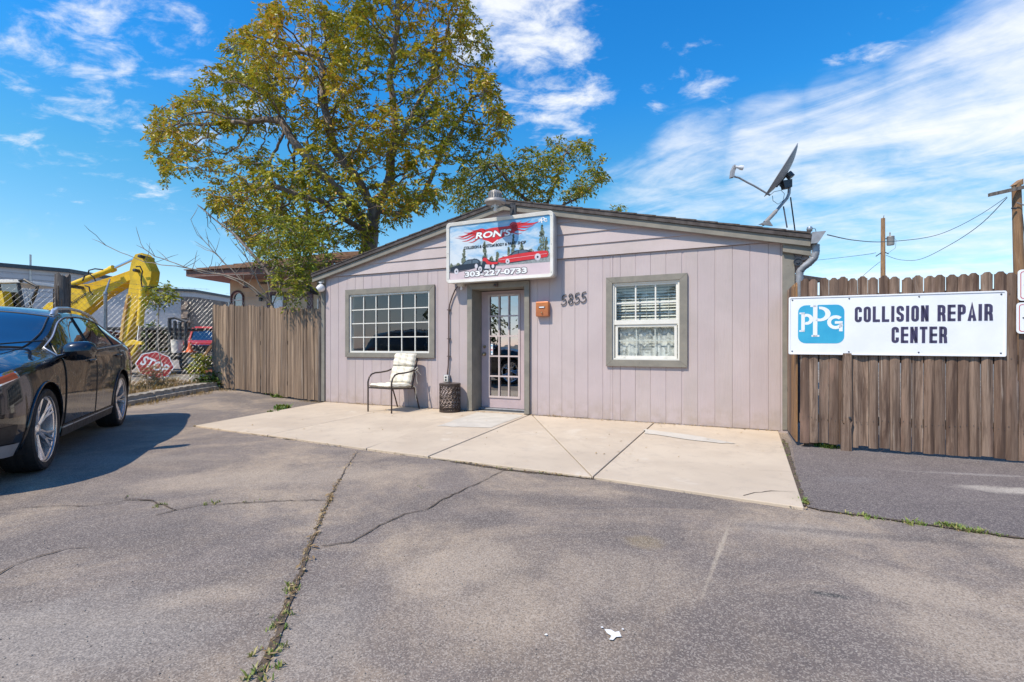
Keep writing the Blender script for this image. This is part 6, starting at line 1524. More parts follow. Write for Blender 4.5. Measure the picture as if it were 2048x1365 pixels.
# flatbed trailer with upright ramp
tr = thing('utility_trailer', 'black flatbed trailer with its mesh loading ramp raised in the yard', 'trailer', tuple(W(300, 692, 16.0) - Vector((0, 0, CAMZ - .15))), 0)
o = Vector(tr.location)
def T_(px, py, D=16.0): return W(px, py, D) - o
def tb(name, pts, r, mat='dark_metal', D=16.0): return MB().tube([T_(a, b, D) for a, b in pts], r, 6).build(name, mat, tr)
MB().prism([T_(200, 655), T_(336, 655), T_(336, 660), T_(200, 660)], (0, 1.9, 0)).build('top_rail', 'dark_metal', tr); MB().prism([T_(195, 706), T_(430, 706), T_(430, 712), T_(195, 712)], (0, 2.0, 0)).build('bed', 'grey_post_wood', tr)
for px in range(205, 336, 22): tb('stanchion', [(px, 657), (px, 708)], .035)
for px in (339, 350, 360, 371): tb('ramp_bar', [(px, 640 + (px - 339) * .2), (px + 1, 712)], .055)
tb('ramp_rail', [(337, 638), (350, 636), (374, 645)], .045); tb('ramp_rail', [(338, 712), (374, 714)], .045)
for k in range(8): tb('ramp_slat', [(339, 648 + k * 8), (372, 651 + k * 8)], .014)
for px in (250, 300, 385):
    MB().lathe([(.16, -.1), (.36, -.09), (.38, 0), (.36, .09), (.16, .1)], 24, T_(px, 722, 15.9), (0, 1, 0)).build('tyre', 'black_rubber', tr, smooth=40); MB().lathe([(0, -.05), (.17, -.06), (.18, .0)], 16, T_(px, 722, 15.9), (0, 1, 0)).build('rim', 'galvanised_dull', tr, smooth=40)
# things loaded on and around it
def item(name, label, cat, px, py, D): t = thing(name, label, cat, tuple(W(px, py, D)), 0); return t
t = item('engine_block', 'grey and black compressor engine loaded on the trailer bed', 'engine', 312, 706, 16.6)
rr = random.Random(9)
for k in range(22):
    x, z = rr.uniform(-.6, .75), rr.uniform(0, .75); w_, h_ = rr.uniform(.06, .2), rr.uniform(.05, .18); MB().box(x, x + w_, rr.uniform(-.1, .2), .5, z, z + h_).build('engine_part', rr.choice(['black_plastic', 'dark_metal', 'grey_plastic', 'galvanised_dull', 'sign_frame_white']), t, bevel=.01)
for k in range(4): x = -.5 + k * .33; MB().tube([(x, -.05, .2), (x + .1, -.1, .5), (x + .25, -.08, .62), (x + .3, 0, .3)], .03, 6).build('hose', 'hose_black', t, smooth=60)
t = item('red_implement', 'red farm implement parked behind the SUV roofline', 'machine', 215, 700, 16.2)
for k in range(8): x = -.5 + k * .15; MB().box(x, x + .10, 0, .6, .0 + .05 * (k % 3), .50 - .05 * (k % 2)).build('tine_frame', 'red_misc' if k % 2 else 'rust_red', t, bevel=.01)
MB().tube([(-.6, 0, .55), (0, -.05, .62), (.7, 0, .5)], .04, 6).build('top_bar', 'red_misc', t)
bk = item('bucket', 'white plastic bucket standing on the trailer bed by the ramp', 'bucket', 354, 706, 15.7)
MB().lathe([(0, 0), (.15, 0), (.175, .40), (.185, .41), (.185, .43), (.17, .43), (.145, .03), (0, .03)], 20).build('pail', 'bucket_white', bk, smooth=40); MB().tube([(.18, 0, .40), (.1, -.12, .25), (0, -.18, .22), (-.1, -.12, .25), (-.18, 0, .40)], .008, 4).build('handle', 'galvanised', bk)
cn = item('traffic_cone', 'small orange traffic cone in front of the red truck grille', 'cone', 380, 705, 15.6)
MB().box(-.15, .15, -.15, .15, 0, .03).build('base', 'orange_plastic', cn, bevel=.005); MB().lathe([(.11, .03), (.025, .34), (0, .34)], 16).build('body', 'orange_plastic', cn, smooth=60)
# red pickup truck, mostly hidden by gate and trailer
rt = thing('red_pickup', 'old red pickup truck with chrome grille parked beyond the trailer', 'truck', tuple(W(402, 692, 19) - Vector((0, 0, CAMZ - .15))), R(18))
MB().box(-.95, .95, .0, 1.4, .55, 1.12).build('body', 'truck_red', rt, bevel=.05)
MB().prism([(-.93, .02, 1.12), (-.93, 1.5, 1.22), (-.93, 1.5, 1.0), (-.93, .02, 1.0)], (1.86, 0, 0)).build('bonnet', 'truck_red', rt, bevel=.04)
MB().prism([(-.88, 1.5, 1.15), (-.76, 2.0, 1.72), (-.76, 3.2, 1.74), (-.88, 3.4, 1.15)], (1.76, 0, 0)).build('cab', 'tinted_car_glass', rt)
MB().prism([(-.78, 1.9, 1.74), (-.78, 3.25, 1.76), (-.78, 3.2, 1.84), (-.78, 2.0, 1.82)], (1.56, 0, 0)).build('cab_roof', 'truck_red', rt, bevel=.04)
for x in (-.87, .81): MB().prism([(x, 1.42, 1.15), (x, 1.52, 1.15), (x, 2.05, 1.76), (x, 1.95, 1.76)], (.06, 0, 0)).build('windscreen_pillar', 'truck_red', rt)
MB().box(-.88, .88, 1.5, 5.2, .55, 1.16).build('bed_side', 'truck_red', rt, bevel=.04)
MB().box(-.80, .80, -.05, .0, .72, 1.02).build('grille', 'chrome', rt, bevel=.01)
for x in (-.68, .40): MB().box(x, x + .28, -.08, -.05, .78, .98).build('headlight', 'clear_glass', rt); MB().box(x - .02, x + .30, -.055, -.051, .76, 1.0).build('headlight_surround', 'black_plastic', rt)
for k in range(7): MB().box(-.38 + k * .12, -.33 + k * .12, -.07, -.051, .74, 1.0).build('grille_bar', 'black_plastic', rt)
MB().box(-1.0, 1.0, -.18, -.05, .42, .60).build('bumper', 'chrome', rt, bevel=.03); MB().box(-.15, .18, -.20, -.181, .44, .58).build('number_plate', 'green_leaf' if 0 else 'sign_white', rt)
for x in (-.85, .65):
    for y in (.7, 4.2): MB().lathe([(.0, 0), (.38, .0), (.38, .2), (0, .2)], 24, (x, y, .38), (1, 0, 0)).build('wheel', 'black_rubber', rt, smooth=40)
# loose timbers
for lab, a, b, mt in (('reddish timber plank lying beyond the sapling', (392, 745), (428, 742), 'rust_red'), ('orange wooden pole leaning against the back of the gate', (404, 720), (428, 686), 'orange_cedar_wood'), ('long pale beam lying in front of the trailer', (262, 762), (400, 752), 'old_curb_concrete')):
    pa, pb = W(*a, 11.9), W(*b, 11.9); mb = MB(); mb.tube([pa, pb], .05, 4); o = mb.build('plank' if 'plank' in lab else ('pole' if 'pole' in lab else 'beam'), mt); tag(o, lab, 'timber')

# ------------------------------------------------------------------ utility poles and wires on the right
def upole(label, px, pytop, D, r0, r1):
    b = W(px, 692, D); z = CAMZ + (HZ - pytop) / FPX * D; t = thing('utility_pole', label, 'utility pole', (b.x, b.y, 0), 0, None)
    MB().tube([(0, 0, 0), (0, 0, z * .5), (0, 0, z)], [r0, (r0 + r1) / 2, r1], 14).build('pole', 'pole_wood', t, smooth=60); return t, z
u1, z1 = upole('near wooden utility pole with a crossarm at the right edge above the fence', 2045, 370, 15.5, .165, .115); u1.rotation_euler = (0, R(-1.8), 0)
mb = MB(); mb.prism([(-.13, -.10, z1 - .02), (.13, -.10, z1 - .02), (.13, -.10, z1 + .17)], (0, .2, 0)); mb.build('sloped_top', 'pole_wood', u1)
mb = MB(); mb.prism([(-1.05, -.20, z1 - .40), (.95, -.24, z1 - .02), (.95, -.24, z1 + .09), (-1.05, -.20, z1 - .29)], (0, .09, 0)); mb.build('crossarm', 'grey_post_wood', u1)
MB().tube([(-.16, -.15, z1 - .62), (0, -.2, z1 - .72), (.18, -.15, z1 - .58)], .02, 6).build('brace', 'galvanised', u1); MB().tube([(-.28, -.1, z1 - .78), (-.15, -.12, z1 - .80)], .03, 6).build('insulator', 'dark_metal', u1)
MB().tube([(-.02, -.17, z1 - 1.0), (.10, -.16, z1 - 2.5), (.02, -.18, z1 - 3.5), (.14, -.16, z1 - 5.2)], .012, 5).build('ground_wire', 'dark_metal', u1)
u2, z2 = upole('farther wooden utility pole carrying a grey transformer', 1766, 437, 30, .155, .11)
MB().lathe([(0, 0), (.19, 0), (.20, .05), (.20, .50), (.21, .52), (.19, .56), (0, .58)], 20, (.40, -.1, z2 - 1.72)).build('transformer', 'lamp_grey', u2, smooth=40)
MB().lathe([(.03, 0), (.045, .05), (.03, .10), (.045, .15), (.02, .25)], 10, (.36, -.1, z2 - 1.14)).build('bushing', 'lamp_grey', u2)
MB().tube([(.1, 0, z2 - 1.3), (.25, -.05, z2 - 1.3)], .03, 6).build('bracket', 'dark_metal', u2); MB().tube([(0, 0, z2 - .1), (.06, 0, z2 + .18)], .02, 5).build('top_pin', 'dark_metal', u2); MB().tube([(-.45, 0, z2 - 2.4), (0, 0, z2 - 2.1), (.35, 0, z2 - 2.25)], .03, 5).build('crossarm', 'dark_metal', u2)
MB().tube([(.55, -.1, z2 - 1.2), (.75, -.1, z2 - 1.4), (.70, -.1, z2 - 1.9), (.3, -.05, z2 - 2.2)], .008, 4).build('jumper', 'dark_metal', u2)
def wire(label, pts, r=.010):
    P = [W(*p) for p in pts]; f = []
    for i in range(len(P) - 1):
        p0, p1, p2, p3 = P[max(0, i - 1)], P[i], P[i + 1], P[min(len(P) - 1, i + 2)]
        for k in range(8):
            t = k / 8; f.append(.5 * ((2 * p1) + (p2 - p0) * t + (2 * p0 - 5 * p1 + 4 * p2 - p3) * t * t + (3 * p1 - p0 - 3 * p2 + p3) * t**3))
    f.append(P[-1]); o = MB().tube(f, r, 5).build('power_line', 'black_plastic'); tag(o, label, 'cable')
wire('upper service cable running from the shop gutter to the near utility pole', [(1655, 470, 6.3), (1710, 481, 8), (1770, 484, 10), (1850, 476, 12), (1900, 461, 13), (1960, 430, 14.5), (2014, 394, 15.4)], .008)
wire('lower sagging cable between the two utility poles', [(1772, 511, 29.8), (1800, 520, 28), (1840, 519, 25), (1900, 490, 21), (1960, 450, 18), (2014, 396, 15.4)], .013)
wire('faint cable running left from the farther pole behind the shop', [(1752, 506, 30), (1728, 510, 32), (1660, 518, 38), (1560, 528, 44)], .014)
wire('faint cable dropping from the farther pole behind the fence', [(1760, 524, 30), (1740, 540, 31), (1722, 556, 32)], .012)
# neighbour roof showing over the fence corner
nr_ = thing('low_shed', 'low dark shed roof just showing between downspout and fence', 'shed', tuple(W(1625, 692, 12) - Vector((0, 0, CAMZ))), 0)
mb = MB(); a, b = W(1590, 548, 12) - Vector(nr_.location), W(1645, 556, 12) - Vector(nr_.location); mb.prism([a, b, b - Vector((0, 0, .1)), a - Vector((0, 0, .1))], (0, 3, 0)); mb.build('roof', 'dark_roof_edge', nr_); MB().box(a.x, b.x - .1, .2, 2.9, 0, b.z - .12).build('wall', 'render_taupe', nr_)
MB().tube([(.0, .5, 1.5), (0, .5, b.z + .6)], .02, 6).build('vent_pipe', 'galvanised', nr_)
# ------------------------------------------------------------------ trees
def grow(att, nodes, par, step=.22, infl=2.6, kill=.42, iters=90, wob=.15, seed=0, up=.0):
    """space colonisation: branches reach for a cloud of points"""
    rs = np.random.RandomState(seed); N = [np.array(p, float) for p in nodes]; Pn = list(par)
    A = np.array(att, float); pos = np.array(N)
    d = np.linalg.norm(A[:, None] - pos[None], axis=2); near = d.argmin(1); nd = d.min(1)
    for it in range(iters):
        ok = nd < infl if it > 14 else nd < infl * 3
        if not ok.any(): break
        idx = np.unique(near[ok]); pos = np.array(N); new = []
        dirs = np.zeros((len(pos), 3)); v = A[ok] - pos[near[ok]]; v /= (np.linalg.norm(v, axis=1)[:, None] + 1e-9); np.add.at(dirs, near[ok], v)
        for i in idx:
            g = dirs[i]; l = np.linalg.norm(g)
            if l < .15: g = g + rs.normal(0, .5, 3); l = np.linalg.norm(g)
            g = g / l + rs.normal(0, wob, 3) + np.array([0, 0, up]); g /= np.linalg.norm(g); q = pos[i] + g * step
            if Pn[i] >= 0 and np.linalg.norm(q - pos[Pn[i]]) < step * .5: continue
            new.append((q, i))
        if not new: break
        base = len(N)
        for q, i in new: N.append(q); Pn.append(i)
        Q = np.array([q for q, _ in new]); d = np.linalg.norm(A[:, None] - Q[None], axis=2); m_ = d.min(1); am = d.argmin(1)
        up_ = m_ < nd; near[up_] = base + am[up_]; nd[up_] = m_[up_]
        keep = nd > kill; A, near, nd = A[keep], near[keep], nd[keep]
        if len(A) == 0 or len(N) > 14000: break
    return np.array(N), Pn
def skeleton_radii(N, Pn, r0, pw):
    ch = [[] for _ in N]
    for i, p in enumerate(Pn):
        if p >= 0: ch[p].append(i)
    r = np.zeros(len(N))
    for i in range(len(N) - 1, -1, -1):
        r[i] = r0 if not ch[i] else sum(r[c] ** pw for c in ch[i]) ** (1 / pw)
    return r, ch
def tree_mesh(N, Pn, r, ch, mat, name, parent, rmin=0.0, rmax=99, split=None):
    mb = MB(); used = set(); starts = [(-1, i) for i, p in enumerate(Pn) if p < 0]
    while starts:
        p, i = starts.pop(); path = [i] if p < 0 else [p, i]; cur = i
        while ch[cur]:
            c = max(ch[cur], key=lambda k: r[k])
            for k in ch[cur]:
                if k != c: starts.append((cur, k))
            path.append(c); cur = c
        rr_ = [r[k] for k in path]
        if p >= 0: rr_[0] = min(r[p], r[i] * 1.25)
        n = 10 if rr_[0] > .09 else (6 if rr_[0] > .03 else 3)
        pts = [Vector(N[k]) for k in path]
        if rr_[0] > .05: pts = [q + Vector((mnoise.noise(q * 1.3), mnoise.noise(q * 1.3 + Vector((9, 0, 0))), 0)) * min(.12, rr_[0] * .5) for q in pts]
        rr_[-1] *= .4
        mb.tube(pts, rr_, n, cap=(n > 3))
    return mb.build(name, mat, parent, smooth=60)
def leaves(pos, dirs, per, name, parent, mat='ailanthus_leaf', L_=(.10, .20), W_=.045, spray=.30, tintf=None, seed=0, nleaf=7, droop=.5):
    """each twig end carries compound leaves: a drooping stalk with pairs of pointed leaflets"""
    rs = np.random.RandomState(seed); V, T = [], []
    M = len(pos) * per; base = np.repeat(pos, per, 0); dr = np.repeat(dirs, per, 0)
    d = dr * .6 + rs.normal(0, .75, (M, 3)); d[:, 2] *= .7; d /= np.linalg.norm(d, axis=1)[:, None]
    s = spray * rs.uniform(.55, 1.25, M); base = base + rs.normal(0, .05, (M, 3))
    t0 = rs.uniform(0, 1, M)
    allv, tint = [], []
    for k in range(nleaf):
        f = (k // 2 + 1) / (nleaf // 2 + 1); side = 1 if k % 2 else -1
        c = base + d * (s * f)[:, None]; c[:, 2] -= droop * s * f * f
        lat = np.cross(d, [0, 0, 1]); lat /= np.linalg.norm(lat, axis=1)[:, None] + 1e-6
        ld = lat * side * .9 + d * .55 + rs.normal(0, .22, (M, 3)); ld[:, 2] -= .45
        if k == nleaf - 1: ld = d + rs.normal(0, .2, (M, 3)); ld[:, 2] -= .5
        ld /= np.linalg.norm(ld, axis=1)[:, None]; wv = np.cross(ld, rs.normal(0, .55, (M, 3)) + np.array([0, 0, 1.0])); wv /= np.linalg.norm(wv, axis=1)[:, None] + 1e-6
        ll = rs.uniform(L_[0], L_[1], M)[:, None]; ww = W_ * rs.uniform(.7, 1.2, M)[:, None]
        q = np.stack([c, c + ld * ll * .45 + wv * ww * .5, c + ld * ll, c + ld * ll * .45 - wv * ww * .5], 1); allv.append(q)
        tv = tintf(base, rs) if tintf else t0; tint.append(np.clip(tv + rs.normal(0, .12, M), 0, 1))
    Vv = np.concatenate(allv, 0).reshape(-1, 3); nq = len(Vv) // 4; tint = np.concatenate(tint)
    me = bpy.data.meshes.new(name); me.vertices.add(len(Vv)); me.vertices.foreach_set('co', Vv.ravel()); me.loops.add(nq * 4); me.loops.foreach_set('vertex_index', np.arange(nq * 4, dtype=np.int32))
    me.polygons.add(nq); me.polygons.foreach_set('loop_start', np.arange(0, nq * 4, 4, dtype=np.int32)); me.polygons.foreach_set('loop_total', np.full(nq, 4, dtype=np.int32))
    at = me.attributes.new('tint', 'FLOAT', 'FACE'); at.data.foreach_set('value', tint.astype(np.float32)); me.materials.append(MATS[mat]); me.update(); me.validate()
    o = bpy.data.objects.new(name, me); COL.objects.link(o); o.parent = parent; return o
def in_poly(x, y, poly):
    c = False; n = len(poly)
    for i in range(n):
        x0, y0 = poly[i]; x1, y1 = poly[(i + 1) % n]
        if (y0 > y) != (y1 > y) and x < (x1 - x0) * (y - y0) / (y1 - y0) + x0: c = not c
    return c
def cloud(poly, D, thick, n, seed=0, gaps=.10, gs=.55, edge_bias=0):
    """points filling a crown: its silhouette from here, its real depth around distance D"""
    rr = random.Random(seed); xs = [p[0] for p in poly]; ys = [p[1] for p in poly]; cx, cy = sum(xs) / len(xs), sum(ys) / len(ys); mx = max(math.hypot(a - cx, b - cy) for a, b in poly); out = []
    while len(out) < n:
        x, y = rr.uniform(min(xs), max(xs)), rr.uniform(min(ys), max(ys))
        if not in_poly(x, y, poly): continue
        k = 1 - .75 * (math.hypot(x - cx, y - cy) / mx) ** 2; dd = D + rr.uniform(-1, 1) * thick * max(.2, k) ** .5
        # keep the silhouette when the depth changes
        q = W(x, y, dd)
        if q.z < .8: continue
        if mnoise.noise(q * gs + Vector((seed * 3.1, 0, 0))) < -gaps: continue
        out.append(tuple(q))
    return out
def limb(nodes, par, start, pts, step=.28):
    """append a hand-placed limb to the skeleton, from node index start"""
    cur = start; p0 = Vector(nodes[start])
    for p in pts:
        p = Vector(p); n = max(1, int((p - p0).length / step))
        for k in range(1, n + 1): nodes.append(tuple(p0.lerp(p, k / n))); par.append(cur); cur = len(nodes) - 1
        p0 = p
    return cur
def finish(t, N, Pn, r0, pw, barkm, leafper, lname, spray, seed, tintf, twig=2.2, mat='ailanthus_leaf', bare=None, tipr=1.9, **k):
    o = np.array(t.location); N = N - o
    r, ch = skeleton_radii(N, Pn, r0, pw)
    trunk = tree_mesh(N, Pn, r, ch, barkm, 'trunk', t)
    clump = k.pop('clump', None)
    idx = [i for i in range(len(N)) if r[i] < r0 * tipr and Pn[i] >= 0 and not (bare and bare(N[i] + o))]
    if clump: idx = [i for i in idx if mnoise.noise(Vector(N[i]) * clump[0]) > clump[1]]
    pos = N[idx]; dirs = np.array([N[i] - N[Pn[i]] for i in idx]); dirs /= np.linalg.norm(dirs, axis=1)[:, None] + 1e-6
    tf = (lambda b, rs: tintf(b + o, rs)) if tintf else None
    leaves(pos, dirs, leafper, lname, t, mat, spray=spray, seed=seed, tintf=tf, **k)
    return r
# the big tree behind the shop
TD = 16.0; root = W(728, 692, TD); root.z = 0
big = thing('big_tree', 'large spreading tree with yellow-green leaves rising behind the left side of the shop', 'tree', tuple(root))
nodes, par = [tuple(root)], [-1]
tr1 = limb(nodes, par, 0, [W(732, 560, TD), W(742, 470, TD)]); fk = limb(nodes, par, tr1, [W(750, 420, TD)])
l1 = limb(nodes, par, tr1, [W(712, 425, TD - .4), W(680, 385, TD - .9), W(640, 345, TD - 1.4), W(600, 300, TD - 1.6), W(560, 240, TD - 1.4)])
l2 = limb(nodes, par, fk, [W(728, 385, TD - .3), W(706, 350, TD - .8), W(668, 300, TD - 1.0), W(650, 220, TD - .9), W(640, 120, TD - .5)])
l3 = limb(nodes, par, fk, [W(776, 380, TD + .2), W(782, 330, TD + .3), W(790, 250, TD), W(782, 170, TD - .2), W(790, 80, TD), W(800, -20, TD)])
l4 = limb(nodes, par, fk, [W(800, 430, TD + .4), W(838, 405, TD + .9), W(862, 360, TD + 1.2), W(890, 290, TD + 1.0), W(930, 220, TD + .8)])
l5 = limb(nodes, par, tr1, [W(690, 440, TD - .8), W(650, 405, TD - 1.6), W(610, 395, TD - 2.0), W(545, 372, TD - 2.2)])
l6 = limb(nodes, par, l3 - 18 if l3 > 18 else l3, [W(840, 200, TD + 1), W(880, 130, TD + 1), W(900, 40, TD + 1)])
poly = [(560, -10), (620, -70), (760, -120), (880, -80), (945, 0), (985, 90), (992, 180), (1025, 240), (1005, 290), (945, 325), (900, 385), (850, 410), (790, 425), (740, 400), (690, 430), (640, 480), (560, 470), (500, 500), (450, 440), (395, 400), (310, 362), (288, 300), (300, 215), (370, 190), (420, 130), (440, 70), (500, 55), (520, 20)]
att = cloud(poly, TD, 3.2, 5200, 3, .06, .62)
att += cloud([(650, 490), (690, 400), (740, 380), (860, 375), (900, 400), (850, 430), (780, 450), (740, 500)], TD, 2.0, 420, 4, .2, .8)
att += cloud([(400, 310), (520, 300), (640, 340), (700, 420), (660, 500), (560, 510), (490, 490), (440, 430)], TD - 1.5, 2.0, 900, 14, .1, .8)
N, Pn = grow(att, nodes, par, .22, 2.2, .31, 120, .17, 5)
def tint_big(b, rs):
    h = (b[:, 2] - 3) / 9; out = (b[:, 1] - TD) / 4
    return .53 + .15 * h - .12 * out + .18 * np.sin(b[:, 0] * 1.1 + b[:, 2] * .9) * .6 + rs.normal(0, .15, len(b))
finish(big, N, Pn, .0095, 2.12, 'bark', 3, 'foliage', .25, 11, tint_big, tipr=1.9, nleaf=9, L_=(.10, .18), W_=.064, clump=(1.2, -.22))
# crown behind the ridge on the right
root = W(1085, 692, 22); root.z = 0
t2 = thing('background_tree', 'smaller tree with olive leaves showing above the roof ridge right of the lamp', 'tree', tuple(root))
nodes, par = [tuple(root)], [-1]
s0 = limb(nodes, par, 0, [W(1085, 430, 22)], .4); limb(nodes, par, s0, [W(1030, 380, 21.5), W(990, 330, 21)], .4); limb(nodes, par, s0, [W(1110, 370, 22), W(1130, 310, 22)], .4); limb(nodes, par, s0, [W(1160, 395, 22), W(1200, 360, 22)], .4)
att = cloud([(930, 330), (975, 300), (1010, 315), (1050, 285), (1085, 300), (1120, 262), (1180, 275), (1192, 330), (1228, 350), (1195, 385), (1120, 395), (1060, 420), (900, 430), (905, 370)], 22, 2.2, 900, 8, .0, .6)
N, Pn = grow(att, nodes, par, .30, 2.2, .5, 60, .18, 9)
finish(t2, N, Pn, .016, 2.3, 'bark', 5, 'foliage', .40, 12, lambda b, rs: .52 + rs.normal(0, .2, len(b)), tipr=1.7, nleaf=7, L_=(.12, .22), W_=.075)
root = W(1232, 692, 26); root.z = 0
t2b = thing('background_tree', 'tiny tree tip poking over the roofline left of the round vent', 'tree', tuple(root))
nodes, par = [tuple(root)], [-1]; s0 = limb(nodes, par, 0, [W(1232, 420, 26)], .5); att = cloud([(1222, 418), (1230, 405), (1240, 408), (1248, 404), (1250, 416), (1240, 430), (1222, 432)], 26, .5, 40, 3, .9)
N, Pn = grow(att, nodes, par, .2, 2, .3, 30, .2, 9); finish(t2b, N, Pn, .014, 2.3, 'bark', 4, 'foliage', .3, 12, lambda b, rs: .45 + rs.normal(0, .2, len(b)), tipr=1.7, nleaf=7, L_=(.12, .22), W_=.07)
# the half-bare tree leaning out from behind the shop corner over the gate
TL = 10.6; root = FW(-1.1, -1.2); root.z = .1
t3 = thing('leaning_tree', 'half-bare tree leaning out over the board gate from behind the shop corner', 'tree', tuple(root))
nodes, par = [tuple(root)], [-1]
a0 = limb(nodes, par, 0, [(root.x + .1, root.y, 1.2), W(652, 590, 10.7), W(628, 586, 10.3)], .2)
b0 = limb(nodes, par, a0, [W(606, 574, 10.2), W(585, 570, 10.1), W(566, 569, 10.0), W(548, 562, 10.0), W(535, 545, 10.0), W(522, 525, 10.1), W(500, 510, 10.2), W(480, 490, 10.3)], .14)
c0 = limb(nodes, par, a0, [W(612, 590, 10.1), W(600, 600, 9.9), W(585, 602, 9.8), W(572, 594, 9.8), W(562, 590, 9.8)], .12)
d0 = limb(nodes, par, b0 - 12, [W(590, 555, 10.2), W(588, 530, 10.3), W(592, 495, 10.4), W(585, 460, 10.4)], .14)
e0 = limb(nodes, par, a0, [W(640, 560, 10.6), W(650, 530, 10.8), W(668, 500, 11), W(680, 480, 11)], .16)
f0 = limb(nodes, par, b0 - 5, [W(470, 470, 10.6), W(430, 440, 10.8), W(395, 410, 11)], .16)
att = cloud([(480, 455), (520, 420), (600, 430), (660, 440), (672, 500), (650, 515), (625, 500), (605, 545), (560, 545), (545, 560), (530, 520), (500, 500)], TL - .3, .9, 520, 5, .05, 1.0) + cloud([(585, 535), (625, 530), (632, 570), (600, 575), (560, 590), (548, 560)], 9.7, .5, 90, 6, .3, 1.0) + cloud([(380, 400), (440, 400), (500, 440), (500, 520), (430, 480)], 10.9, .6, 130, 7, .1, 1.0)
att += [tuple(W(a, b, 9.2 + .2 * (i % 3))) for i, (a, b) in enumerate([(600, 560), (615, 552), (590, 545), (630, 560), (610, 540), (640, 545), (575, 552)])]
N, Pn = grow(att, nodes, par, .13, 1.5, .24, 60, .18, 15)
def bare3(p): px = 1024 + p[0] / p[1] * FPX; return px < 505 or (px < 540 and p[2] < 3.0)
finish(t3, N, Pn, .0075, 2.2, 'bark', 3, 'foliage', .22, 16, lambda b, rs: .38 + rs.normal(0, .2, len(b)), tipr=1.8, nleaf=9, L_=(.06, .11), W_=.036, bare=bare3)
# bare pale suckers fanning out from behind the gate
root = W(548, 692, 11.6); root.z = .15
t4 = thing('bare_sapling_clump', 'clump of bare pale stems fanning out from behind the gate towards the excavator', 'tree', tuple(root))
def twigs(nodes, par, a, b, n, ln, rs, D):
    for _ in range(n):
        i = rs.randint(a, b); p = Vector(nodes[i]); d = Vector((rs.uniform(-1, .6), rs.uniform(-.3, .3), rs.uniform(.1, 1))).normalized() * rs.uniform(.4, 1) * ln; q = p + d * .5 + Vector((0, 0, .02)); limb(nodes, par, i, [q, q + d * .5 + Vector((0, 0, rs.uniform(0, .1)))], .12)
rs_ = random.Random(4); nodes, par = [tuple(root)], [-1]; s0 = limb(nodes, par, 0, [W(546, 612, 11.6)], .2)
for pts in ([(520, 585), (487, 562), (455, 552), (400, 545), (350, 528), (310, 512), (275, 490)], [(515, 590), (470, 548), (430, 505), (395, 470), (380, 440)], [(528, 585), (505, 540), (480, 490), (462, 450)],
            [(538, 590), (535, 560), (548, 530), (560, 500)], [(500, 575), (440, 548), (370, 535), (290, 524), (240, 505), (185, 478)], [(552, 590), (560, 570), (590, 545)]):
    a = len(nodes); limb(nodes, par, s0, [W(x, y, 11.5 - .002 * (546 - x)) for x, y in pts], .14); twigs(nodes, par, a + 4, len(nodes) - 1, 9, .55, rs_, 11)
N = np.array(nodes); r, ch = skeleton_radii(N, par, .0068, 2.5); N = N - np.array(t4.location)
N[1:] += np.random.RandomState(3).normal(0, .010, (len(N) - 1, 3)); tree_mesh(N, par, r, ch, 'pale_bark', 'stem', t4)
# sapling by the kerb
root = Vector((-7.50, 10.15, .24)); sp = thing('sapling', 'slim staked sapling with a small leafy top in front of the stop sign', 'tree', tuple(root))
def SW(px, py): return W(px, py, 10.15)
nodes, par = [tuple(SW(327, 768))], [-1]; a = limb(nodes, par, 0, [SW(322, 735), SW(316, 690), SW(316, 650), SW(318, 610)], .12)
att = cloud([(293, 585), (305, 568), (325, 560), (350, 575), (357, 588), (345, 602), (325, 600), (308, 615), (297, 605)], 10.15, .32, 60, 2, .9)
N, Pn = grow(att, nodes, par, .08, 1.2, .12, 24, .2, 3); r, ch = skeleton_radii(N - 0, Pn, .0055, 2.9); o = np.array(sp.location); tree_mesh(N - o, Pn, np.minimum(r, .020), ch, 'sapling_bark', 'trunk', sp)
idx = [i for i in range(len(N)) if r[i] < .010 and Pn[i] >= 0 and N[i][2] > 1.85]; leaves(N[idx] - o, np.array([N[i] - N[Pn[i]] for i in idx]) * 8, 3, 'foliage', sp, 'ailanthus_leaf', L_=(.06, .10), W_=.042, spray=.13, seed=3, nleaf=5, tintf=lambda b, rs: .42 + rs.normal(0, .15, len(b)))
def bush(label, px, py, D, w, h, n, mat='green_leaf', cat='bush', seed=0, Lr=(.06, .11), Ww=.05, tm=.5, nm='bush'):
    c = W(px, py, D); b = thing(nm, label, cat, tuple(c)); rs = np.random.RandomState(seed)
    p = rs.normal(0, 1, (n, 3)); p /= np.linalg.norm(p, axis=1)[:, None]; p *= rs.uniform(.35, 1, (n, 1)) ** .5; p *= np.array([w, w * .8, h]); p[:, 2] = np.abs(p[:, 2])
    sm = MB()
    for i in range(min(n, 26)): sm.tube([(0, 0, 0), tuple(p[i] * .5 + rs.normal(0, .02, 3)), tuple(p[i])], [.010, .006, .003], 3)
    sm.build('stem', 'pale_bark', b); leaves(p, p / (np.linalg.norm(p, axis=1)[:, None] + 1e-6), 2, 'foliage', b, mat, L_=Lr, W_=Ww, spray=.16, seed=seed, nleaf=5, tintf=lambda bb, r2: tm + r2.normal(0, .2, len(bb))); return b
bush('yellow-green shrub by the gate end of the planting strip', 404, 742, 10.9,   .17, .40, 40, 'ailanthus_leaf', seed=2, tm=.55)
bush('low dark green shrub at the foot of the board gate', 418, 772, 10.7, .22, .22, 60, 'green_leaf', seed=3)
bush('green bush between excavator arm and trailer in the yard', 303, 700, 19, .75, 1.05, 160, 'green_leaf', seed=4, Lr=(.12, .2), Ww=.10)
bush('dry pale weed clump at the foot of the sapling', 308, 760, 10.0, .28, .28, 46, 'dry_leaf', seed=5, Lr=(.09, .15), Ww=.02)
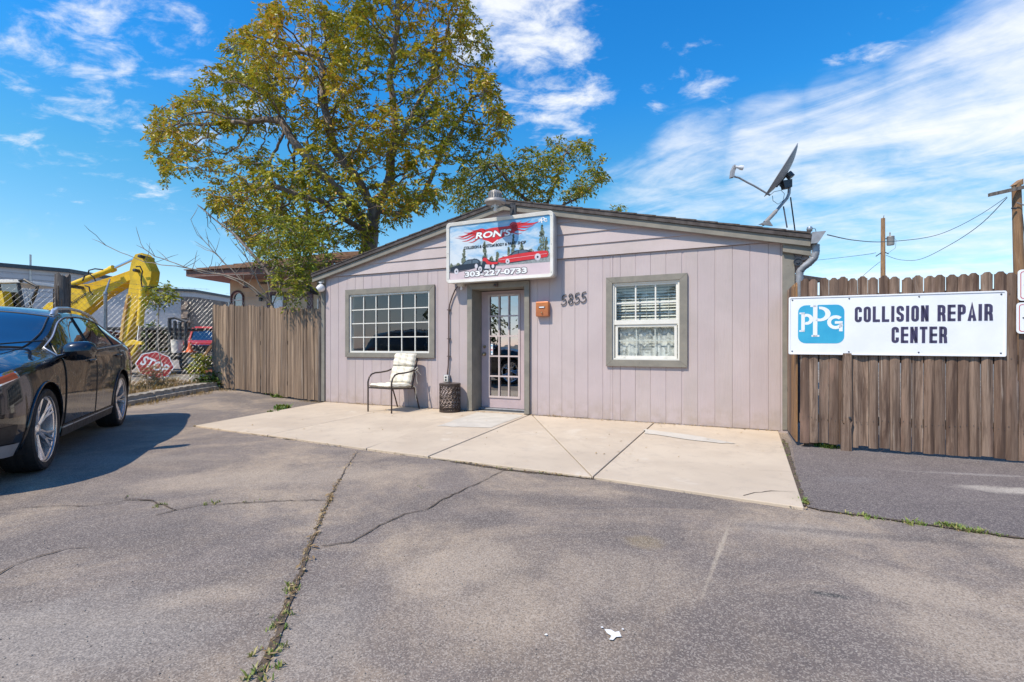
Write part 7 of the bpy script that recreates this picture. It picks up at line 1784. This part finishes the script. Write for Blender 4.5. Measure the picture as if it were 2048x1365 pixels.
bush('distant round treetop above the red pickup', 402, 668, 60, 2.2, 2.0, 120, 'green_leaf', 'tree', 6, (.4, .7), .4, nm='distant_tree')

# ------------------------------------------------------------------ weeds, dry grass and litter
def tufts(name, spots, mat, label=None, seed=0, hgt=(.02, .06), n=10, spread=.04, wid=.006, kind='stuff', tm=.4):
    rs = np.random.RandomState(seed); V, T = [], []
    for (x, y, z, s) in spots:
        for _ in range(max(2, int(n * s))):
            a = rs.uniform(0, 6.28); rr_ = rs.uniform(0, spread * s); bx, by = x + rr_ * math.cos(a), y + rr_ * math.sin(a); h = rs.uniform(*hgt) * s; a2 = rs.uniform(0, 6.28); lean = rs.uniform(.2, 1.3) * h; w = wid * rs.uniform(.6, 1.3) * s
            ex, ey = math.cos(a2), math.sin(a2); px, py = -ey * w, ex * w
            V += [(bx - px, by - py, z), (bx + px, by + py, z), (bx + px * .9 + ex * lean * .5, by + py * .9 + ey * lean * .5, z + h * .65), (bx - px * .9 + ex * lean * .5, by - py * .9 + ey * lean * .5, z + h * .65), (bx + ex * lean, by + ey * lean, z + h * .95)]; T.append(float(np.clip(tm + rs.normal(0, .2), 0, 1)))
    me = bpy.data.meshes.new(name); fs = []; 
    for k in range(len(V) // 5): o = k * 5; fs += [(o, o + 1, o + 2, o + 3), (o + 3, o + 2, o + 4)]
    me.from_pydata(V, [], fs); at = me.attributes.new('tint', 'FLOAT', 'FACE'); at.data.foreach_set('value', np.repeat(np.array(T, np.float32), 2)); me.materials.append(MATS[mat])
    o = bpy.data.objects.new(name, me); COL.objects.link(o); o['kind'] = kind
    return o
rr = random.Random(12)
def along(pts, n, s0, s1, jit=.015, z=None, f0=0, f1=1):
    out = []
    for _ in range(n):
        f = f0 + (f1 - f0) * rr.random(); i = min(len(pts) - 2, int(f * (len(pts) - 1))); p = pts[i].lerp(pts[i + 1], rr.random()); out.append((p.x + rr.uniform(-jit, jit), p.y + rr.uniform(-jit, jit), (gh(p.x, p.y) if z is None else z), rr.uniform(s0, s1)))
    return out
spots = along(CR['main'], 30, .3, .7, .012, f0=.45, f1=1) + along(CR['seam'], 60, .4, 1.1, .02, f0=.1, f1=.85) + along(CR['edge'], 130, .35, 1.0, .018) + along(CR['side'], 34, .4, 1.1, .02)
for px, py, s, k in ((422, 1008, 1.1, 7), (322, 1013, 1.1, 7), (507, 1003, .9, 4), (270, 992, .6, 3), (560, 1003, .4, 2), (500, 866, 1.1, 6), (445, 858, .8, 3), (395, 850, .6, 2), (655, 886, .8, 3), (840, 974, .6, 3), (590, 1178, 1.1, 7), (572, 1225, 1.0, 6), (566, 1252, 1., 5), (540, 1300, 1.1, 8), (525, 1350, 1.3, 8),
                     (1604, 1008, 1.7, 10), (1740, 1036, 1.3, 8), (1825, 1047, 1.3, 9), (1905, 1055, 1.4, 12), (1925, 1059, 1.4, 12), (1945, 1062, 1.3, 10), (1880, 1052, 1.2, 8), (1568, 900, 1.2, 6), (1590, 965, .9, 6), (1100, 948, .7, 4), (1050, 942, .7, 5), (1240, 960, .6, 4), (940, 926, .6, 4), (1020, 937, .8, 6)):
    g = Gd(px, py)
    for _ in range(k): spots.append((g.x + rr.uniform(-.05, .05), g.y + rr.uniform(-.04, .04), gh(g.x, g.y), s * rr.uniform(.6, 1.1)))
tufts('crack_weeds', spots, 'weed_leaf', seed=1, n=7, hgt=(.008, .026), spread=.018, wid=.0030, tm=.66)
tufts('crack_dry_grass', along(CR['main'], 200, .4, 1.0, .012, f0=.3, f1=1) + along(CR['edge'], 260, .4, 1.1, .02) + along(CR['side'], 30, .4, .9, .02) + along(CR['seam'], 50, .3, .7, .02), 'dry_leaf', seed=21, n=7, hgt=(.006, .020), spread=.018, wid=.003)
# leafy weeds at the gate foot and on the lot beside the apron
lw = []
for px, py, s, k in ((540, 791, 2.4, 10), (552, 793, 2.2, 9), (560, 795, 2.0, 6), (533, 790, 1.8, 5), (556, 815, 1.8, 6), (566, 812, 1.9, 7), (548, 820, 1.4, 4), (1640, 893, 1.6, 6), (1660, 896, 1.6, 7)):
    g = Gd(px, py, .05 if px < 1000 else 0)
    for _ in range(k): lw.append((g.x + rr.uniform(-.08, .08), g.y + rr.uniform(-.05, .05), gh(g.x, g.y), s * rr.uniform(.6, 1.1)))
tufts('leafy_weeds', lw, 'weed_leaf', seed=2, n=8, hgt=(.02, .05), spread=.05, wid=.010, tm=.25)
dg = []
for _ in range(520):
    f = rr.random(); c = ka.lerp(kb_, f); u = .16 + rr.random() ** 1.5 * 1.2; p = c - kn * u; dg.append((p.x, p.y, kz(f) + .14 + .05 * min(1, u), rr.uniform(.6, 1.5)))
for _ in range(190):
    f = .35 + .68 * rr.random(); c = ka.lerp(kb_, f); u = .17 + rr.random() ** 2 * .45 * f; p = c + kn * u; dg.append((p.x, p.y, gh(p.x, p.y), rr.uniform(.4, .9)))
for _ in range(60): p = FW(rr.uniform(-.6, .1), rr.uniform(.0, .15)); dg.append((p.x, p.y, gh(p.x, p.y), .4))
tufts('dry_grass', dg, 'dry_leaf', seed=3, n=12, hgt=(.02, .10), spread=.10, wid=.004)
def litter(name, spots, mat, seed, sz=(.01, .03)):
    rs = random.Random(seed); V, F, T = [], [], []
    for (x, y, z) in spots:
        s = rs.uniform(*sz); a = rs.uniform(0, 6.28); c, d = math.cos(a) * s, math.sin(a) * s; o = len(V); up = rs.uniform(0, .5) * s
        V += [(x - c, y - d, z + .001), (x + d * .35, y - c * .35, z + .002 + up * .3), (x + c, y + d, z + .003 + up), (x - d * .35, y + c * .35, z + .002 + up * .6)]; F.append((o, o + 1, o + 2, o + 3)); T.append(rs.random())
    me = bpy.data.meshes.new(name); me.from_pydata(V, [], F); at = me.attributes.new('tint', 'FLOAT', 'FACE'); at.data.foreach_set('value', np.array(T, np.float32)); me.materials.append(MATS[mat]); o = bpy.data.objects.new(name, me); COL.objects.link(o); o['kind'] = 'stuff'
ls = []
for _ in range(330): p = FW(rr.uniform(.0, 7.8), abs(rr.gauss(0, .035)) + .01, PT + .004); ls.append(tuple(p))
for _ in range(70): p = FW(rr.gauss(4.75, .10), abs(rr.gauss(0, .04)) + .01, PT + .004 + rr.uniform(0, .02)); ls.append(tuple(p))
for _ in range(110): p = FW(rr.gauss(1.0, .17), abs(rr.gauss(0, .05)) + .01, PT + .004 + rr.uniform(0, .02)); ls.append(tuple(p))
for _ in range(80): p = FW(rr.uniform(5.0, 6.6), abs(rr.gauss(0, .07)) + .01, PT + .006); ls.append(tuple(p))
for _ in range(120): p = FW(rr.uniform(.8, 7.7), rr.uniform(.05, 3.0), PT + .008); ls.append(tuple(p))
for _ in range(160): q = CR['edge'][rr.randrange(len(CR['edge']))]; ls.append((q.x + rr.gauss(0, .03), q.y + rr.gauss(0, .03), .012))
for _ in range(90): q = CR['main'][rr.randrange(len(CR['main']))]; ls.append((q.x + rr.gauss(0, .02), q.y + rr.gauss(0, .02), .010))
for _ in range(420): p = FW(rr.uniform(.0, 7.85), abs(rr.gauss(0, .018)) + .005, PT + .003); ls.append(tuple(p))
litter('leaf_litter', ls, 'dry_leaf', 4, (.008, .024))
gs = []
for _ in range(2600):
    y = 1.3 + 6.5 * rr.random() ** 1.5; x = rr.uniform(-1.15, 1.15) * (y + .5); gs.append((x, y, gh(x, y) + .002))
for _ in range(900): q = rr.choice(CR['main'] + CR['right'] + CR['left'] + CR['seam'] + CR['edge']); gs.append((q.x + rr.gauss(0, .05), q.y + rr.gauss(0, .05), gh(q.x, q.y) + .008))
gm2 = MB(); rg = random.Random(3)
for x, y, z in gs:
    s_ = rg.uniform(.0015, .0048); a = rg.uniform(0, 2); c_, d_ = math.cos(a) * s_, math.sin(a) * s_
    gm2.add([(x - c_, y - d_, z), (x + d_, y - c_, z), (x + c_, y + d_, z), (x - d_, y + c_, z), (x, y, z + s_ * .9)], [(0, 1, 4), (1, 2, 4), (2, 3, 4), (3, 0, 4)])
gm2.build('loose_grit', 'grit', kind='stuff')

# ------------------------------------------------------------------ what stands across the street behind the camera: it shows in the glass and in the car paint
def simple_tree(label, x, y, h, w, n, seed, tall=False, nm='street_tree'):
    t = thing(nm, label, 'tree', (x, y, 0)); rs = np.random.RandomState(seed)
    MB().tube([(0, 0, 0), (.05, 0, h * .4), (0, .05, h * .9)], [.18, .12, .03], 8).build('trunk', 'bark', t, smooth=60)
    p = rs.normal(0, 1, (n, 3)); p /= np.linalg.norm(p, axis=1)[:, None]; p *= rs.uniform(.2, 1, (n, 1)) ** .5; p *= np.array([w, w, h * (.42 if tall else .36)]); p[:, 2] += h * .57
    leaves(p, np.random.RandomState(1).normal(0, 1, (n, 3)), 1, 'foliage', t, 'green_leaf', L_=(.25, .5), W_=.24, spray=.5, seed=seed, nleaf=7, tintf=lambda b, r2: .4 + r2.normal(0, .2, len(b)))
for i, (x, y, h, w, tl) in enumerate([(-17, -19, 5.6, 3.0, 0), (-11.5, -20, 6.2, 3.2, 0), (-6.5, -19, 5.2, 2.6, 0), (3.0, -18, 5.0, 2.6, 0), (-1.9, -17, 8.5, .9, 1), (8, -20, 6.2, 2.8, 0), (15, -19, 4.6, 2.6, 0), (-23, -18, 6, 3, 0), (-29, -12, 6.5, 3, 0)]):
    simple_tree(['broad green tree across the street, leftmost of the row', 'tall round green tree second in the street row', 'round green tree third in the street row', 'low green tree right of the poplar across the street', 'slender poplar seen mirrored in the door glass', 'bushy green tree across the street mirrored in the right window', 'small green tree at the right end of the street row', 'green tree at the far left of the street', 'dense green tree beside the lot entrance far left'][i], x, y, h, w, 420 if not tl else 240, 50 + i, bool(tl))
hd = thing('hedge', 'long dark green hedge across the street behind the camera', 'hedge', (-12, -16.8, 0)); rs = np.random.RandomState(77); n = 1600
p = np.stack([rs.uniform(-14, 34, n), rs.uniform(-.5, .5, n), rs.uniform(.1, 2.3, n)], 1); leaves(p, rs.normal(0, 1, (n, 3)), 1, 'foliage', hd, 'green_leaf', L_=(.3, .6), W_=.35, spray=.3, seed=5, nleaf=7, tintf=lambda b, r2: .35 + r2.normal(0, .2, len(b)))
MB().box(-14, 34, -.25, .25, 0, 2.0).build('hedge_core', 'bark', hd)
bb = thing('brick_shed', 'tan garage building across the street mirrored in the right window', 'building', (7.5, -24, 0))
MB().box(-4, 5, -6, 0, 0, 3.4).build('wall', 'beige_stucco', bb); MB().prism([(-4.4, .4, 3.4), (5.4, .4, 3.4), (5.4, -3, 4.8), (-4.4, -3, 4.8)], (0, -.05, .15)).build('roof', 'brown_shingle', bb)
